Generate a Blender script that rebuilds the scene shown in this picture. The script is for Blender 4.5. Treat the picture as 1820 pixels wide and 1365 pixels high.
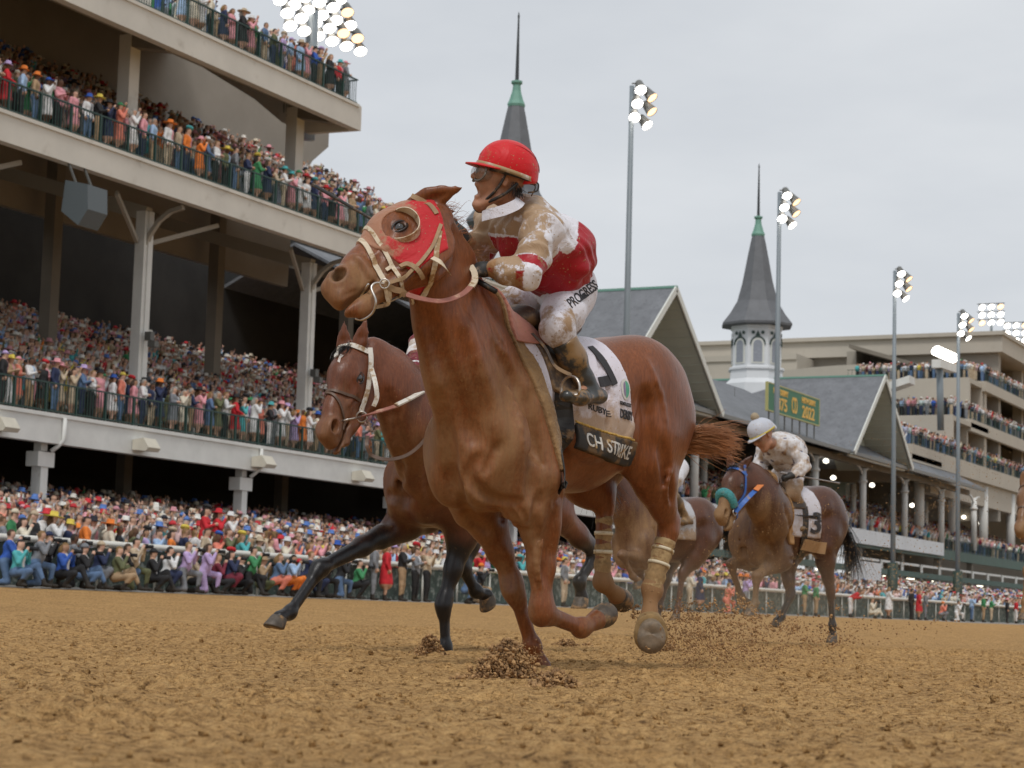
import bpy, bmesh, math, random
import numpy as np
from mathutils import Vector, Matrix, noise as mnoise
from mathutils.bvhtree import BVHTree
import openvdb
for _o in list(bpy.data.objects): bpy.data.objects.remove(_o)
SC = bpy.context.scene
COL = SC.collection
rnd = random.Random(7)
# ------------------------------------------------------------------ camera
# world: X runs along the track (away), Y across it towards the stands, Z up
F = 3600.; ROLL = math.radians(1.6); PITCH = math.radians(6.47); HEAD = math.radians(26.4); CZ = 0.27
_hx, _hy = math.cos(HEAD), math.sin(HEAD)
FWD = np.array([_hx*math.cos(PITCH), _hy*math.cos(PITCH), math.sin(PITCH)])
_r0 = np.array([_hy, -_hx, 0.]); _u0 = np.cross(_r0, FWD)
CR = math.cos(ROLL)*_r0 + math.sin(ROLL)*_u0
CU = -math.sin(ROLL)*_r0 + math.cos(ROLL)*_u0
CP = np.array([0, 0, CZ])
cam = bpy.data.cameras.new('camera'); camo = bpy.data.objects.new('camera', cam); COL.objects.link(camo)
cam.sensor_width = 36; cam.lens = F/1820*36; cam.clip_start = .1; cam.clip_end = 6000
camo.matrix_world = Matrix(((CR[0], CU[0], -FWD[0], 0), (CR[1], CU[1], -FWD[1], 0), (CR[2], CU[2], -FWD[2], CZ), (0, 0, 0, 1)))
cam.dof.use_dof = True; cam.dof.focus_distance = 9.3; cam.dof.aperture_fstop = 8
SC.camera = camo
def ray(px, py): return FWD + CR*(px-910)/F + CU*(682.5-py)/F
def at(px, py, D): return CP + ray(px, py)*D            # metres from the lens along its axis
def onY(px, py, Y):
    r = ray(px, py); return CP + r*(Y/r[1])
def proj(p):
    d = np.asarray(p)-CP; D = d@FWD
    return 910+F*(d@CR)/D, 682.5-F*(d@CU)/D, D
def gz(y):                                             # the track is banked: it rises towards its outer rail
    return 0.0006*min(max(y, 0), 31)**2
# ------------------------------------------------------------------ sky and light: overcast
w = bpy.data.worlds.new('World'); SC.world = w; w.use_nodes = True
_t = w.node_tree; _n = _t.nodes; _l = _t.links; _n.clear()
_out = _n.new('ShaderNodeOutputWorld'); _bg = _n.new('ShaderNodeBackground')
_sky = _n.new('ShaderNodeTexSky'); _sky.sky_type = 'NISHITA'; _sky.sun_disc = False
SUN_EL, SUN_AZ = math.radians(55), math.radians(200)
_sky.sun_elevation = SUN_EL; _sky.sun_rotation = math.radians(90)-SUN_AZ
_tc = _n.new('ShaderNodeTexCoord'); _mp = _n.new('ShaderNodeMapping'); _mp.inputs['Scale'].default_value = (1, 1, 3.2)
_nz = _n.new('ShaderNodeTexNoise'); _nz.inputs['Scale'].default_value = 3.2; _nz.inputs['Detail'].default_value = 5; _nz.inputs['Roughness'].default_value = .55
_rp = _n.new('ShaderNodeValToRGB'); _rp.color_ramp.elements[0].position = .25; _rp.color_ramp.elements[0].color = (6.1, 6.4, 6.8, 1)
_rp.color_ramp.elements[1].position = .75; _rp.color_ramp.elements[1].color = (7.9, 8.1, 8.3, 1)
_mx = _n.new('ShaderNodeMix'); _mx.data_type = 'RGBA'; _mx.inputs[0].default_value = .93
_l.new(_tc.outputs['Generated'], _mp.inputs[0]); _l.new(_mp.outputs[0], _nz.inputs['Vector']); _l.new(_nz.outputs['Fac'], _rp.inputs[0])
_l.new(_sky.outputs[0], _mx.inputs[6]); _l.new(_rp.outputs[0], _mx.inputs[7]); _l.new(_mx.outputs[2], _bg.inputs[0]); _l.new(_bg.outputs[0], _out.inputs[0])
_bg.inputs[1].default_value = .1
_sl = bpy.data.lights.new('sun', 'SUN'); _sl.energy = 1.5; _sl.angle = math.radians(14); _sl.color = (1, .97, .93)
_so = bpy.data.objects.new('sun', _sl); COL.objects.link(_so)
_so.rotation_euler = Vector((math.cos(SUN_AZ)*math.cos(SUN_EL), math.sin(SUN_AZ)*math.cos(SUN_EL), math.sin(SUN_EL))).to_track_quat('Z', 'Y').to_euler()
SC.view_settings.view_transform = 'Standard'; SC.view_settings.look = 'None'; SC.view_settings.gamma = 1
SC.view_settings.exposure = 0.0
SC.cycles.max_bounces = 6; SC.cycles.diffuse_bounces = 3; SC.cycles.use_denoising = True
# ------------------------------------------------------------------ objects, names, labels
def tag(o, label=None, cat=None, group=None, kind=None):
    if label: o['label'] = label
    if cat: o['category'] = cat
    if group: o['group'] = group
    if kind: o['kind'] = kind
    return o
def empty(name, loc=(0, 0, 0), label=None, cat=None, group=None):
    o = bpy.data.objects.new(name, None); COL.objects.link(o); o.location = loc; o.empty_display_size = .1
    return tag(o, label, cat, group)
def link(name, me, mat=None, parent=None, smooth=False):
    o = bpy.data.objects.new(name, me); COL.objects.link(o)
    if mat is not None:
        for m in (mat if isinstance(mat, (list, tuple)) else [mat]): me.materials.append(m)
    if smooth: me.shade_smooth()
    if parent is not None:
        o.parent = parent
        L = Vector(); q = parent
        while q is not None: L += Vector(q.location); q = q.parent
        o.location = -L if any(L) else (0, 0, 0)      # child meshes are given in world coordinates
    return o
def np_mesh(name, V, FA, colors=None, fmat=None):
    """V (n,3); FA (m,k) quads or triangles as an array; colors (n,3) linear"""
    me = bpy.data.meshes.new(name); V = np.asarray(V, np.float32); FA = np.asarray(FA, np.int32)
    m, k = FA.shape
    me.vertices.add(len(V)); me.vertices.foreach_set('co', V.ravel())
    me.loops.add(m*k); me.loops.foreach_set('vertex_index', FA.ravel())
    me.polygons.add(m); me.polygons.foreach_set('loop_start', np.arange(0, m*k, k, dtype=np.int32))
    if fmat is not None: me.polygons.foreach_set('material_index', np.asarray(fmat, np.int32))
    me.update(calc_edges=True)
    if colors is not None:
        a = me.color_attributes.new('Col', 'FLOAT_COLOR', 'POINT')
        c = np.ones((len(V), 4), np.float32); c[:, :3] = colors; a.data.foreach_set('color', c.ravel())
    return me
# ------------------------------------------------------------------ mesh builder for hard things
class MB:
    def __init__(s): s.v = []; s.f = []; s.c = []; s.col = None
    def add(s, vs, fs):
        n = len(s.v); s.v += [tuple(map(float, v)) for v in vs]; s.f += [tuple(i+n for i in f) for f in fs]
        if s.col is not None: s.c += [s.col]*len(vs)
        return s
    def box(s, x0, x1, y0, y1, z0, z1):
        return s.add([(x0, y0, z0), (x1, y0, z0), (x1, y1, z0), (x0, y1, z0), (x0, y0, z1), (x1, y0, z1), (x1, y1, z1), (x0, y1, z1)],
                     [(3, 2, 1, 0), (4, 5, 6, 7), (0, 1, 5, 4), (1, 2, 6, 5), (2, 3, 7, 6), (3, 0, 4, 7)])
    def bar(s, a, b, w, h=None, up=(0, 0, 1)):
        a, b = np.array(a, float), np.array(b, float); d = b-a; d /= np.linalg.norm(d)+1e-9; h = h or w
        u = np.array(up, float); sd = np.cross(d, u)
        if np.linalg.norm(sd) < 1e-3: sd = np.cross(d, (1, 0, 0))
        sd /= np.linalg.norm(sd); u = np.cross(sd, d); q = []
        for p in (a, b):
            for i, j in ((-1, -1), (1, -1), (1, 1), (-1, 1)): q.append(p+sd*i*w/2+u*j*h/2)
        return s.add(q, [(3, 2, 1, 0), (4, 5, 6, 7), (0, 1, 5, 4), (1, 2, 6, 5), (2, 3, 7, 6), (3, 0, 4, 7)])
    def tube(s, pts, rad, n=8, cap=True, sx=1., side=None):
        pts = [np.array(p, float) for p in pts]; m = len(pts); rads = rad if hasattr(rad, '__len__') else [rad]*m
        ring = []; u = None
        for i, p in enumerate(pts):
            d = pts[min(i+1, m-1)]-pts[max(i-1, 0)]; d = d/(np.linalg.norm(d)+1e-9)
            if side is not None: u = np.array(side, float)
            if u is None:
                u = np.cross(d, (0, 0, 1)); 
                if np.linalg.norm(u) < .05: u = np.cross(d, (1, 0, 0))
            u = u-d*(u@d); u /= np.linalg.norm(u)+1e-9; v = np.cross(d, u)
            for k in range(n):
                a = 2*math.pi*k/n; ring.append(p+(u*math.cos(a)*sx+v*math.sin(a))*rads[i])
        f = []
        for i in range(m-1):
            for k in range(n):
                k2 = (k+1) % n; f.append((i*n+k, i*n+k2, (i+1)*n+k2, (i+1)*n+k))
        if cap: f.append(tuple(range(n-1, -1, -1))); f.append(tuple((m-1)*n+k for k in range(n)))
        return s.add(ring, f)
    def lathe(s, c, prof, n=16, axis=(0, 0, 1), cap=True):
        ax = np.array(axis, float); ax /= np.linalg.norm(ax); u = np.cross(ax, (0, 1, 0))
        if np.linalg.norm(u) < .1: u = np.cross(ax, (1, 0, 0))
        u /= np.linalg.norm(u); v = np.cross(ax, u); c = np.array(c, float); r_ = []
        for r, h in prof:
            for k in range(n):
                a = 2*math.pi*k/n; r_.append(c+ax*h+(u*math.cos(a)+v*math.sin(a))*r)
        f = []; m = len(prof)
        for i in range(m-1):
            for k in range(n):
                k2 = (k+1) % n; f.append((i*n+k, i*n+k2, (i+1)*n+k2, (i+1)*n+k))
        if cap: f.append(tuple(range(n-1, -1, -1))); f.append(tuple((m-1)*n+k for k in range(n)))
        return s.add(r_, f)
    def prism(s, poly, vec):
        n = len(poly); v = np.array(vec, float); P = [np.array(p, float) for p in poly]
        return s.add(P+[p+v for p in P], [tuple(range(n-1, -1, -1)), tuple(range(n, 2*n))]+[(i, (i+1) % n, n+(i+1) % n, n+i) for i in range(n)])
    def mesh(s, name, fix=True):
        me = bpy.data.meshes.new(name); me.from_pydata(s.v, [], s.f); me.update()
        if fix:
            bm = bmesh.new(); bm.from_mesh(me); bmesh.ops.recalc_face_normals(bm, faces=bm.faces); bm.to_mesh(me); bm.free()
        if s.c:
            a = me.color_attributes.new('Col', 'FLOAT_COLOR', 'POINT')
            a.data.foreach_set('color', np.array([(*c, 1) for c in s.c], np.float32).ravel())
        return me
    def build(s, name, mat, parent=None, smooth=False): return link(name, s.mesh(name), mat, parent, smooth)
# ------------------------------------------------------------------ implicit surfaces: one continuous skin out of blended forms
def nrm(v): v = np.asarray(v, float); return v/(np.linalg.norm(v)+1e-12)
class SDF:
    def __init__(s, lo, hi, h):
        s.lo = np.array(lo, np.float32); s.h = h; s.n = np.ceil((np.array(hi)-np.array(lo))/h).astype(int)+1
        s.v = np.full(s.n, 9., np.float32)
    def win(s, lo, hi):
        i0 = np.clip(np.floor((np.array(lo)-s.lo)/s.h).astype(int), 0, s.n-1); i1 = np.clip(np.ceil((np.array(hi)-s.lo)/s.h).astype(int)+1, 1, s.n)
        if (i1 <= i0).any(): return None
        g = [(s.lo[k]+s.h*np.arange(i0[k], i1[k])).astype(np.float32) for k in range(3)]
        return (slice(i0[0], i1[0]), slice(i0[1], i1[1]), slice(i0[2], i1[2])), g[0][:, None, None], g[1][None, :, None], g[2][None, None, :]
    def comb(s, sl, d, k, mode):
        a = s.v[sl]
        if mode == 'add':
            hh = np.maximum(k-np.abs(a-d), 0)/k; s.v[sl] = np.minimum(a, d)-hh*hh*k*.25
        else:
            hh = np.maximum(k-np.abs(a+d), 0)/k; s.v[sl] = np.maximum(a, -d)+hh*hh*k*.25
    def cone(s, a, b, ra, rb, k=.03, side=None, w=1., mode='add'):
        a = np.asarray(a, float); b = np.asarray(b, float); m = max(ra, rb)*max(w, 1)+k+4*s.h
        q = s.win(np.minimum(a, b)-m, np.maximum(a, b)+m)
        if q is None: return s
        sl, X, Y, Z = q; ab = b-a; L = ab@ab+1e-12
        x, y, z = X-np.float32(a[0]), Y-np.float32(a[1]), Z-np.float32(a[2])
        t = np.clip((x*np.float32(ab[0]/L)+y*np.float32(ab[1]/L)+z*np.float32(ab[2]/L)), 0, 1)
        rx, ry, rz = x-t*np.float32(ab[0]), y-t*np.float32(ab[1]), z-t*np.float32(ab[2]); d2 = rx*rx+ry*ry+rz*rz
        if side is not None and w != 1:
            sd = nrm(side); q_ = rx*np.float32(sd[0])+ry*np.float32(sd[1])+rz*np.float32(sd[2]); d2 = d2+np.float32(1/w**2-1)*q_*q_
        s.comb(sl, np.sqrt(np.maximum(d2, 0))-(np.float32(ra)+t*np.float32(rb-ra)), k, mode); return s
    def ell(s, c, r, ax=None, k=.03, mode='add'):
        c = np.asarray(c, float); A = np.eye(3) if ax is None else np.array([nrm(v) for v in ax]); r = np.asarray(r, float); m = r.max()+k+4*s.h
        q = s.win(c-m, c+m)
        if q is None: return s
        sl, X, Y, Z = q; x, y, z = X-np.float32(c[0]), Y-np.float32(c[1]), Z-np.float32(c[2]); k0 = 0; k1 = 0
        for i in range(3):
            e = x*np.float32(A[i][0])+y*np.float32(A[i][1])+z*np.float32(A[i][2]); k0 = k0+(e/np.float32(r[i]))**2; k1 = k1+(e/np.float32(r[i]**2))**2
        k0 = np.sqrt(k0); k1 = np.sqrt(k1)+1e-6
        s.comb(sl, (k0*(k0-1)/k1).astype(np.float32), k, mode); return s
    def chain(s, pr, k=.03, side=None, w=1., mode='add'):
        for (a, ra), (b, rb) in zip(pr[:-1], pr[1:]): s.cone(a, b, ra, rb, k, side, w, mode)
        return s
    def mesh(s, name, v=None):
        v = s.v if v is None else v; b = 3*s.h
        g = openvdb.FloatGrid(b); g.copyFromArray(np.ascontiguousarray(np.clip(v, -b, b).astype(np.float32)))
        P, Q = g.convertToQuads(isovalue=0.0); P = P*s.h+s.lo
        me = np_mesh(name, P, Q[:, ::-1] if FLIPQ else Q); return me
    def shell(s, off, region, name):
        """the skin thickened by off, kept where region(X,Y,Z) < 0"""
        X, Y, Z = [(s.lo[k]+s.h*np.arange(s.n[k])).astype(np.float32) for k in range(3)]
        r = region(X[:, None, None], Y[None, :, None], Z[None, None, :])
        return s.mesh(name, np.maximum(s.v-off, r))
FLIPQ = False
def mesh_np(me):
    a = np.empty(len(me.vertices)*3, np.float32); me.vertices.foreach_get('co', a); return a.reshape(-1, 3)
def set_attr(me, name, val):
    a = me.attributes.new(name, 'FLOAT', 'POINT'); a.data.foreach_set('value', np.asarray(val, np.float32))
def smooth_mesh(me, it=2, f=.5):
    V = mesh_np(me).astype(np.float64); E = np.empty(len(me.edges)*2, np.int32); me.edges.foreach_get('vertices', E); E = E.reshape(-1, 2)
    cnt = np.bincount(E.ravel(), minlength=len(V))[:, None]
    for _ in range(it):
        S = np.zeros_like(V)
        for k in range(3): S[:, k] = np.bincount(E[:, 0], V[E[:, 1], k], len(V))+np.bincount(E[:, 1], V[E[:, 0], k], len(V))
        V += f*(S/np.maximum(cnt, 1)-V)
    me.vertices.foreach_set('co', V.astype(np.float32).ravel()); me.update()
def bvh_of(me): return BVHTree.FromPolygons([tuple(v) for v in mesh_np(me).tolist()], [tuple(p.vertices) for p in me.polygons])
def ribbon(name, pts, wid, thick, mat, parent, bvh=None, off=.004, up=None, sub=6, taper=None):
    """a strap along pts; with a bvh it hugs that surface"""
    P = spline(pts, sub); Q = []; N = []
    for p in P:
        if bvh is not None:
            h = bvh.find_nearest(Vector(p)); n = h[1]; d = Vector(p)-h[0]
            n = np.array(n); Q.append(np.array(h[0])+n*off); N.append(n)
        else: Q.append(p); N.append(nrm(up if up is not None else (0, 0, 1)))
    Q = np.array(Q); N = np.array(N)
    for _ in range(2): N[1:-1] = (N[:-2]+2*N[1:-1]+N[2:]); N = N/np.linalg.norm(N, axis=1)[:, None]; 
    if bvh is not None: Q[1:-1] = (Q[:-2]+2*Q[1:-1]+Q[2:])/4
    m = MB(); vs = []; n = len(Q)
    for i in range(n):
        d = nrm(Q[min(i+1, n-1)]-Q[max(i-1, 0)]); b = nrm(np.cross(d, N[i])); ww = wid*(taper[0]+(taper[1]-taper[0])*i/(n-1) if taper else 1)/2
        for e, g in ((-1, 0), (1, 0), (1, 1), (-1, 1)): vs.append(Q[i]+b*ww*e+N[i]*thick*g)
    fs = [(3, 2, 1, 0), tuple((n-1)*4+k for k in range(4))]
    for i in range(n-1):
        for k in range(4): fs.append((i*4+k, i*4+(k+1) % 4, (i+1)*4+(k+1) % 4, (i+1)*4+k))
    m.add(vs, fs); return m.build(name, mat, parent)
def spline(pts, sub=6, closed=False):
    P = [np.array(p, float) for p in pts]; n = len(P); out = []
    if n < 3: return [P[0]+(P[-1]-P[0])*i/sub for i in range(sub+1)]
    for i in range(n if closed else n-1):
        if closed: a, b, c, d = P[(i-1) % n], P[i], P[(i+1) % n], P[(i+2) % n]
        else: a, b, c, d = P[max(i-1, 0)], P[i], P[i+1], P[min(i+2, n-1)]
        for j in range(sub):
            t = j/sub; out.append(.5*((2*b)+(c-a)*t+(2*a-5*b+4*c-d)*t*t+(3*b-a-3*c+d)*t**3))
    if not closed: out.append(P[-1])
    return out
# ------------------------------------------------------------------ materials
def s2l(c):
    """sRGB 0-255 to linear"""
    return tuple((x/255/12.92 if x/255 <= .04045 else ((x/255+.055)/1.055)**2.4) for x in c)
MATS = {}
def mat(name, col=(.5, .5, .5), rough=.6, metal=0., emit=None, estr=0., noise=None, bump=None, spec=.5, attr=None, coat=0., sheen=0., alpha=None, trans=0., noise2=None):
    """noise=(scale, amount): brightness mottling; noise2=(scale, colour, lo, hi): stains of another colour; bump=(scale, strength, distance)"""
    if name in MATS: return MATS[name]
    m = bpy.data.materials.new(name); m.use_nodes = True; t = m.node_tree; n = t.nodes; l = t.links; b = n['Principled BSDF']
    b.inputs['Roughness'].default_value = rough; b.inputs['Metallic'].default_value = metal; b.inputs['Specular IOR Level'].default_value = spec
    b.inputs['Coat Weight'].default_value = coat; b.inputs['Sheen Weight'].default_value = sheen; b.inputs['Transmission Weight'].default_value = trans
    if alpha is not None: b.inputs['Alpha'].default_value = alpha
    src = None
    if attr:
        a = n.new('ShaderNodeAttribute'); a.attribute_name = attr; src = a.outputs['Color']
    tc = n.new('ShaderNodeTexCoord') if (noise or bump or noise2) else None
    if noise:
        z = n.new('ShaderNodeTexNoise'); z.inputs['Scale'].default_value = noise[0]; z.inputs['Detail'].default_value = 6; z.inputs['Roughness'].default_value = .6
        l.new(tc.outputs['Object'], z.inputs['Vector'])
        mr = n.new('ShaderNodeMapRange'); mr.inputs[1].default_value = .3; mr.inputs[2].default_value = .7; mr.inputs[3].default_value = 1-noise[1]; mr.inputs[4].default_value = 1+noise[1]
        l.new(z.outputs['Fac'], mr.inputs[0]); mx = n.new('ShaderNodeVectorMath'); mx.operation = 'SCALE'
        if src is None: mx.inputs[0].default_value = col
        else: l.new(src, mx.inputs[0])
        l.new(mr.outputs[0], mx.inputs['Scale']); src = mx.outputs[0]
    if noise2:
        z = n.new('ShaderNodeTexNoise'); z.inputs['Scale'].default_value = noise2[0]; z.inputs['Detail'].default_value = 8; z.inputs['Roughness'].default_value = .65
        l.new(tc.outputs['Object'], z.inputs['Vector'])
        mr = n.new('ShaderNodeMapRange'); mr.interpolation_type = 'SMOOTHSTEP'; mr.inputs[1].default_value = noise2[2]; mr.inputs[2].default_value = noise2[3]
        l.new(z.outputs['Fac'], mr.inputs[0]); mx = n.new('ShaderNodeMix'); mx.data_type = 'RGBA'; l.new(mr.outputs[0], mx.inputs[0])
        if src is None: mx.inputs[6].default_value = (*col, 1)
        else: l.new(src, mx.inputs[6])
        mx.inputs[7].default_value = (*noise2[1], 1); src = mx.outputs[2]
    if src is None: b.inputs['Base Color'].default_value = (*col, 1)
    else: l.new(src, b.inputs['Base Color'])
    if bump:
        z = n.new('ShaderNodeTexNoise'); z.inputs['Scale'].default_value = bump[0]; z.inputs['Detail'].default_value = 5
        l.new(tc.outputs['Object'], z.inputs['Vector']); bp = n.new('ShaderNodeBump'); bp.inputs['Strength'].default_value = bump[1]; bp.inputs['Distance'].default_value = bump[2]
        l.new(z.outputs['Fac'], bp.inputs['Height']); l.new(bp.outputs[0], b.inputs['Normal'])
    if emit: b.inputs['Emission Color'].default_value = (*emit, 1); b.inputs['Emission Strength'].default_value = estr
    MATS[name] = m; return m
HRES = .0065
MUD = (.30, .175, .075)
def coat_mat(name, top, low, mud=.5, seedoff=0., low_on=True):
    """horse coat: colour varies over the body, points fade to low; mud thrown up from the track where the 'mud' attribute says so"""
    m = bpy.data.materials.new(name); m.use_nodes = True; t = m.node_tree; n = t.nodes; l = t.links; b = n['Principled BSDF']
    tc = n.new('ShaderNodeTexCoord')
    def noise(sc, det=6, ro=.6, vec=None):
        z = n.new('ShaderNodeTexNoise'); z.inputs['Scale'].default_value = sc; z.inputs['Detail'].default_value = det; z.inputs['Roughness'].default_value = ro
        l.new(vec if vec else tc.outputs['Object'], z.inputs['Vector']); return z.outputs['Fac']
    def mrange(src, a, b_, c, d):
        r = n.new('ShaderNodeMapRange'); r.inputs[1].default_value = a; r.inputs[2].default_value = b_; r.inputs[3].default_value = c; r.inputs[4].default_value = d; l.new(src, r.inputs[0]); return r.outputs[0]
    def mix(fac, a, b_):
        x = n.new('ShaderNodeMix'); x.data_type = 'RGBA'; 
        if isinstance(fac, float): x.inputs[0].default_value = fac
        else: l.new(fac, x.inputs[0])
        for s_, v in ((6, a), (7, b_)):
            if isinstance(v, tuple): x.inputs[s_].default_value = (*v, 1)
            else: l.new(v, x.inputs[s_])
        return x.outputs[2]
    def mth(op, a, b_):
        x = n.new('ShaderNodeMath'); x.operation = op; x.use_clamp = False
        for i, v in enumerate((a, b_)):
            if isinstance(v, (int, float)): x.inputs[i].default_value = v
            else: l.new(v, x.inputs[i])
        return x.outputs[0]
    am = n.new('ShaderNodeAttribute'); am.attribute_name = 'mud'; al = n.new('ShaderNodeAttribute'); al.attribute_name = 'low'
    mp = n.new('ShaderNodeMapping'); mp.inputs['Scale'].default_value = (1, 1, .16); l.new(tc.outputs['Object'], mp.inputs[0])
    big = noise(4, 3); hairn = noise(90, 4, .7, mp.outputs[0])
    c1 = mix(mrange(big, .35, .65, 0., 1.), tuple(x*.82 for x in top), tuple(min(1, x*1.12) for x in top))
    hv = mrange(hairn, .3, .7, .70, 1.26); sc_ = n.new('ShaderNodeVectorMath'); sc_.operation = 'SCALE'; l.new(c1, sc_.inputs[0]); l.new(hv, sc_.inputs['Scale']); c1 = sc_.outputs[0]
    c2 = mix(al.outputs['Fac'], c1, low)
    patch = noise(7, 8, .62, mp.outputs[0]); fine = noise(60, 6, .7)
    mf = mth('ADD', mth('MULTIPLY', am.outputs['Fac'], 1.15), mth('MULTIPLY', mth('SUBTRACT', patch, .5), 1.6)); mf = mth('ADD', mf, mth('MULTIPLY', mth('SUBTRACT', fine, .5), .8))
    mf = mrange(mf, .42, 1.05, 0., mud)
    spk = mth('MULTIPLY', mrange(noise(75, 3, .5), .66, .70, 0., .85), mrange(noise(5, 3), .42, .62, 0., 1.)); mf = mth('MAXIMUM', mf, mth('MULTIPLY', spk, mrange(am.outputs['Fac'], .05, .35, .25, 1.)))
    c3 = mix(mf, c2, MUD)
    l.new(c3, b.inputs['Base Color']); l.new(mrange(mf, 0, .8, .33, .75), b.inputs['Roughness'])
    b.inputs['Specular IOR Level'].default_value = .38; b.inputs['Sheen Weight'].default_value = .03
    bp = n.new('ShaderNodeBump'); bp.inputs['Strength'].default_value = .5; bp.inputs['Distance'].default_value = .006
    hgt = mth('ADD', mth('MULTIPLY', hairn, .5), mth('MULTIPLY', noise(22, 5, .6, mp.outputs[0]), 1.2)); l.new(hgt, bp.inputs['Height']); l.new(bp.outputs[0], b.inputs['Normal'])
    return m
def cloth_mat(name, col, mud=0., scale=9, rough=.75, wrinkle=.5, lo=.5, hi=.6, wscale=14, mudcol=(.36, .22, .10)):
    """silk or cotton with creases; mud spatter in ragged patches; 'mud' attribute adds more"""
    m = bpy.data.materials.new(name); m.use_nodes = True; t = m.node_tree; n = t.nodes; l = t.links; b = n['Principled BSDF']
    tc = n.new('ShaderNodeTexCoord'); am = n.new('ShaderNodeAttribute'); am.attribute_name = 'mud'
    z = n.new('ShaderNodeTexNoise'); z.inputs['Scale'].default_value = scale; z.inputs['Detail'].default_value = 9; z.inputs['Roughness'].default_value = .7; z.inputs['Distortion'].default_value = .15
    l.new(tc.outputs['Object'], z.inputs['Vector'])
    a = n.new('ShaderNodeMath'); a.operation = 'MULTIPLY_ADD'; l.new(am.outputs['Fac'], a.inputs[0]); a.inputs[1].default_value = .35; l.new(z.outputs['Fac'], a.inputs[2])
    r = n.new('ShaderNodeMapRange'); r.inputs[1].default_value = lo; r.inputs[2].default_value = hi; r.inputs[3].default_value = 0; r.inputs[4].default_value = mud; l.new(a.outputs[0], r.inputs[0])
    if mud > .3:                                         # spatter: small separate specks
        zz = n.new('ShaderNodeTexNoise'); zz.inputs['Scale'].default_value = 85; zz.inputs['Detail'].default_value = 3; l.new(tc.outputs['Object'], zz.inputs['Vector']); rr_ = n.new('ShaderNodeMapRange'); rr_.inputs[1].default_value = .66; rr_.inputs[2].default_value = .69; l.new(zz.outputs['Fac'], rr_.inputs[0])
        mm_ = n.new('ShaderNodeMath'); mm_.operation = 'MAXIMUM'; l.new(rr_.outputs[0], mm_.inputs[0]); l.new(r.outputs[0], mm_.inputs[1]); r = mm_
    x = n.new('ShaderNodeMix'); x.data_type = 'RGBA'; l.new(r.outputs[0], x.inputs[0]); x.inputs[7].default_value = (*mudcol, 1)
    if col is None:
        ac = n.new('ShaderNodeAttribute'); ac.attribute_name = 'Col'; l.new(ac.outputs['Color'], x.inputs[6])
    else: x.inputs[6].default_value = (*col, 1)
    l.new(x.outputs[2], b.inputs['Base Color']); b.inputs['Roughness'].default_value = rough; b.inputs['Specular IOR Level'].default_value = .3; b.inputs['Sheen Weight'].default_value = .15
    w_ = n.new('ShaderNodeTexNoise'); w_.inputs['Scale'].default_value = wscale; w_.inputs['Detail'].default_value = 3; w_.inputs['Distortion'].default_value = 1.2; l.new(tc.outputs['Object'], w_.inputs['Vector'])
    bp = n.new('ShaderNodeBump'); bp.inputs['Strength'].default_value = wrinkle; bp.inputs['Distance'].default_value = .02; l.new(w_.outputs['Fac'], bp.inputs['Height'])
    bp2 = n.new('ShaderNodeBump'); bp2.inputs['Strength'].default_value = .4; bp2.inputs['Distance'].default_value = .004; l.new(r.outputs[0], bp2.inputs['Height']); l.new(bp.outputs[0], bp2.inputs['Normal'])
    l.new(bp2.outputs[0], b.inputs['Normal']); return m
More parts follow.
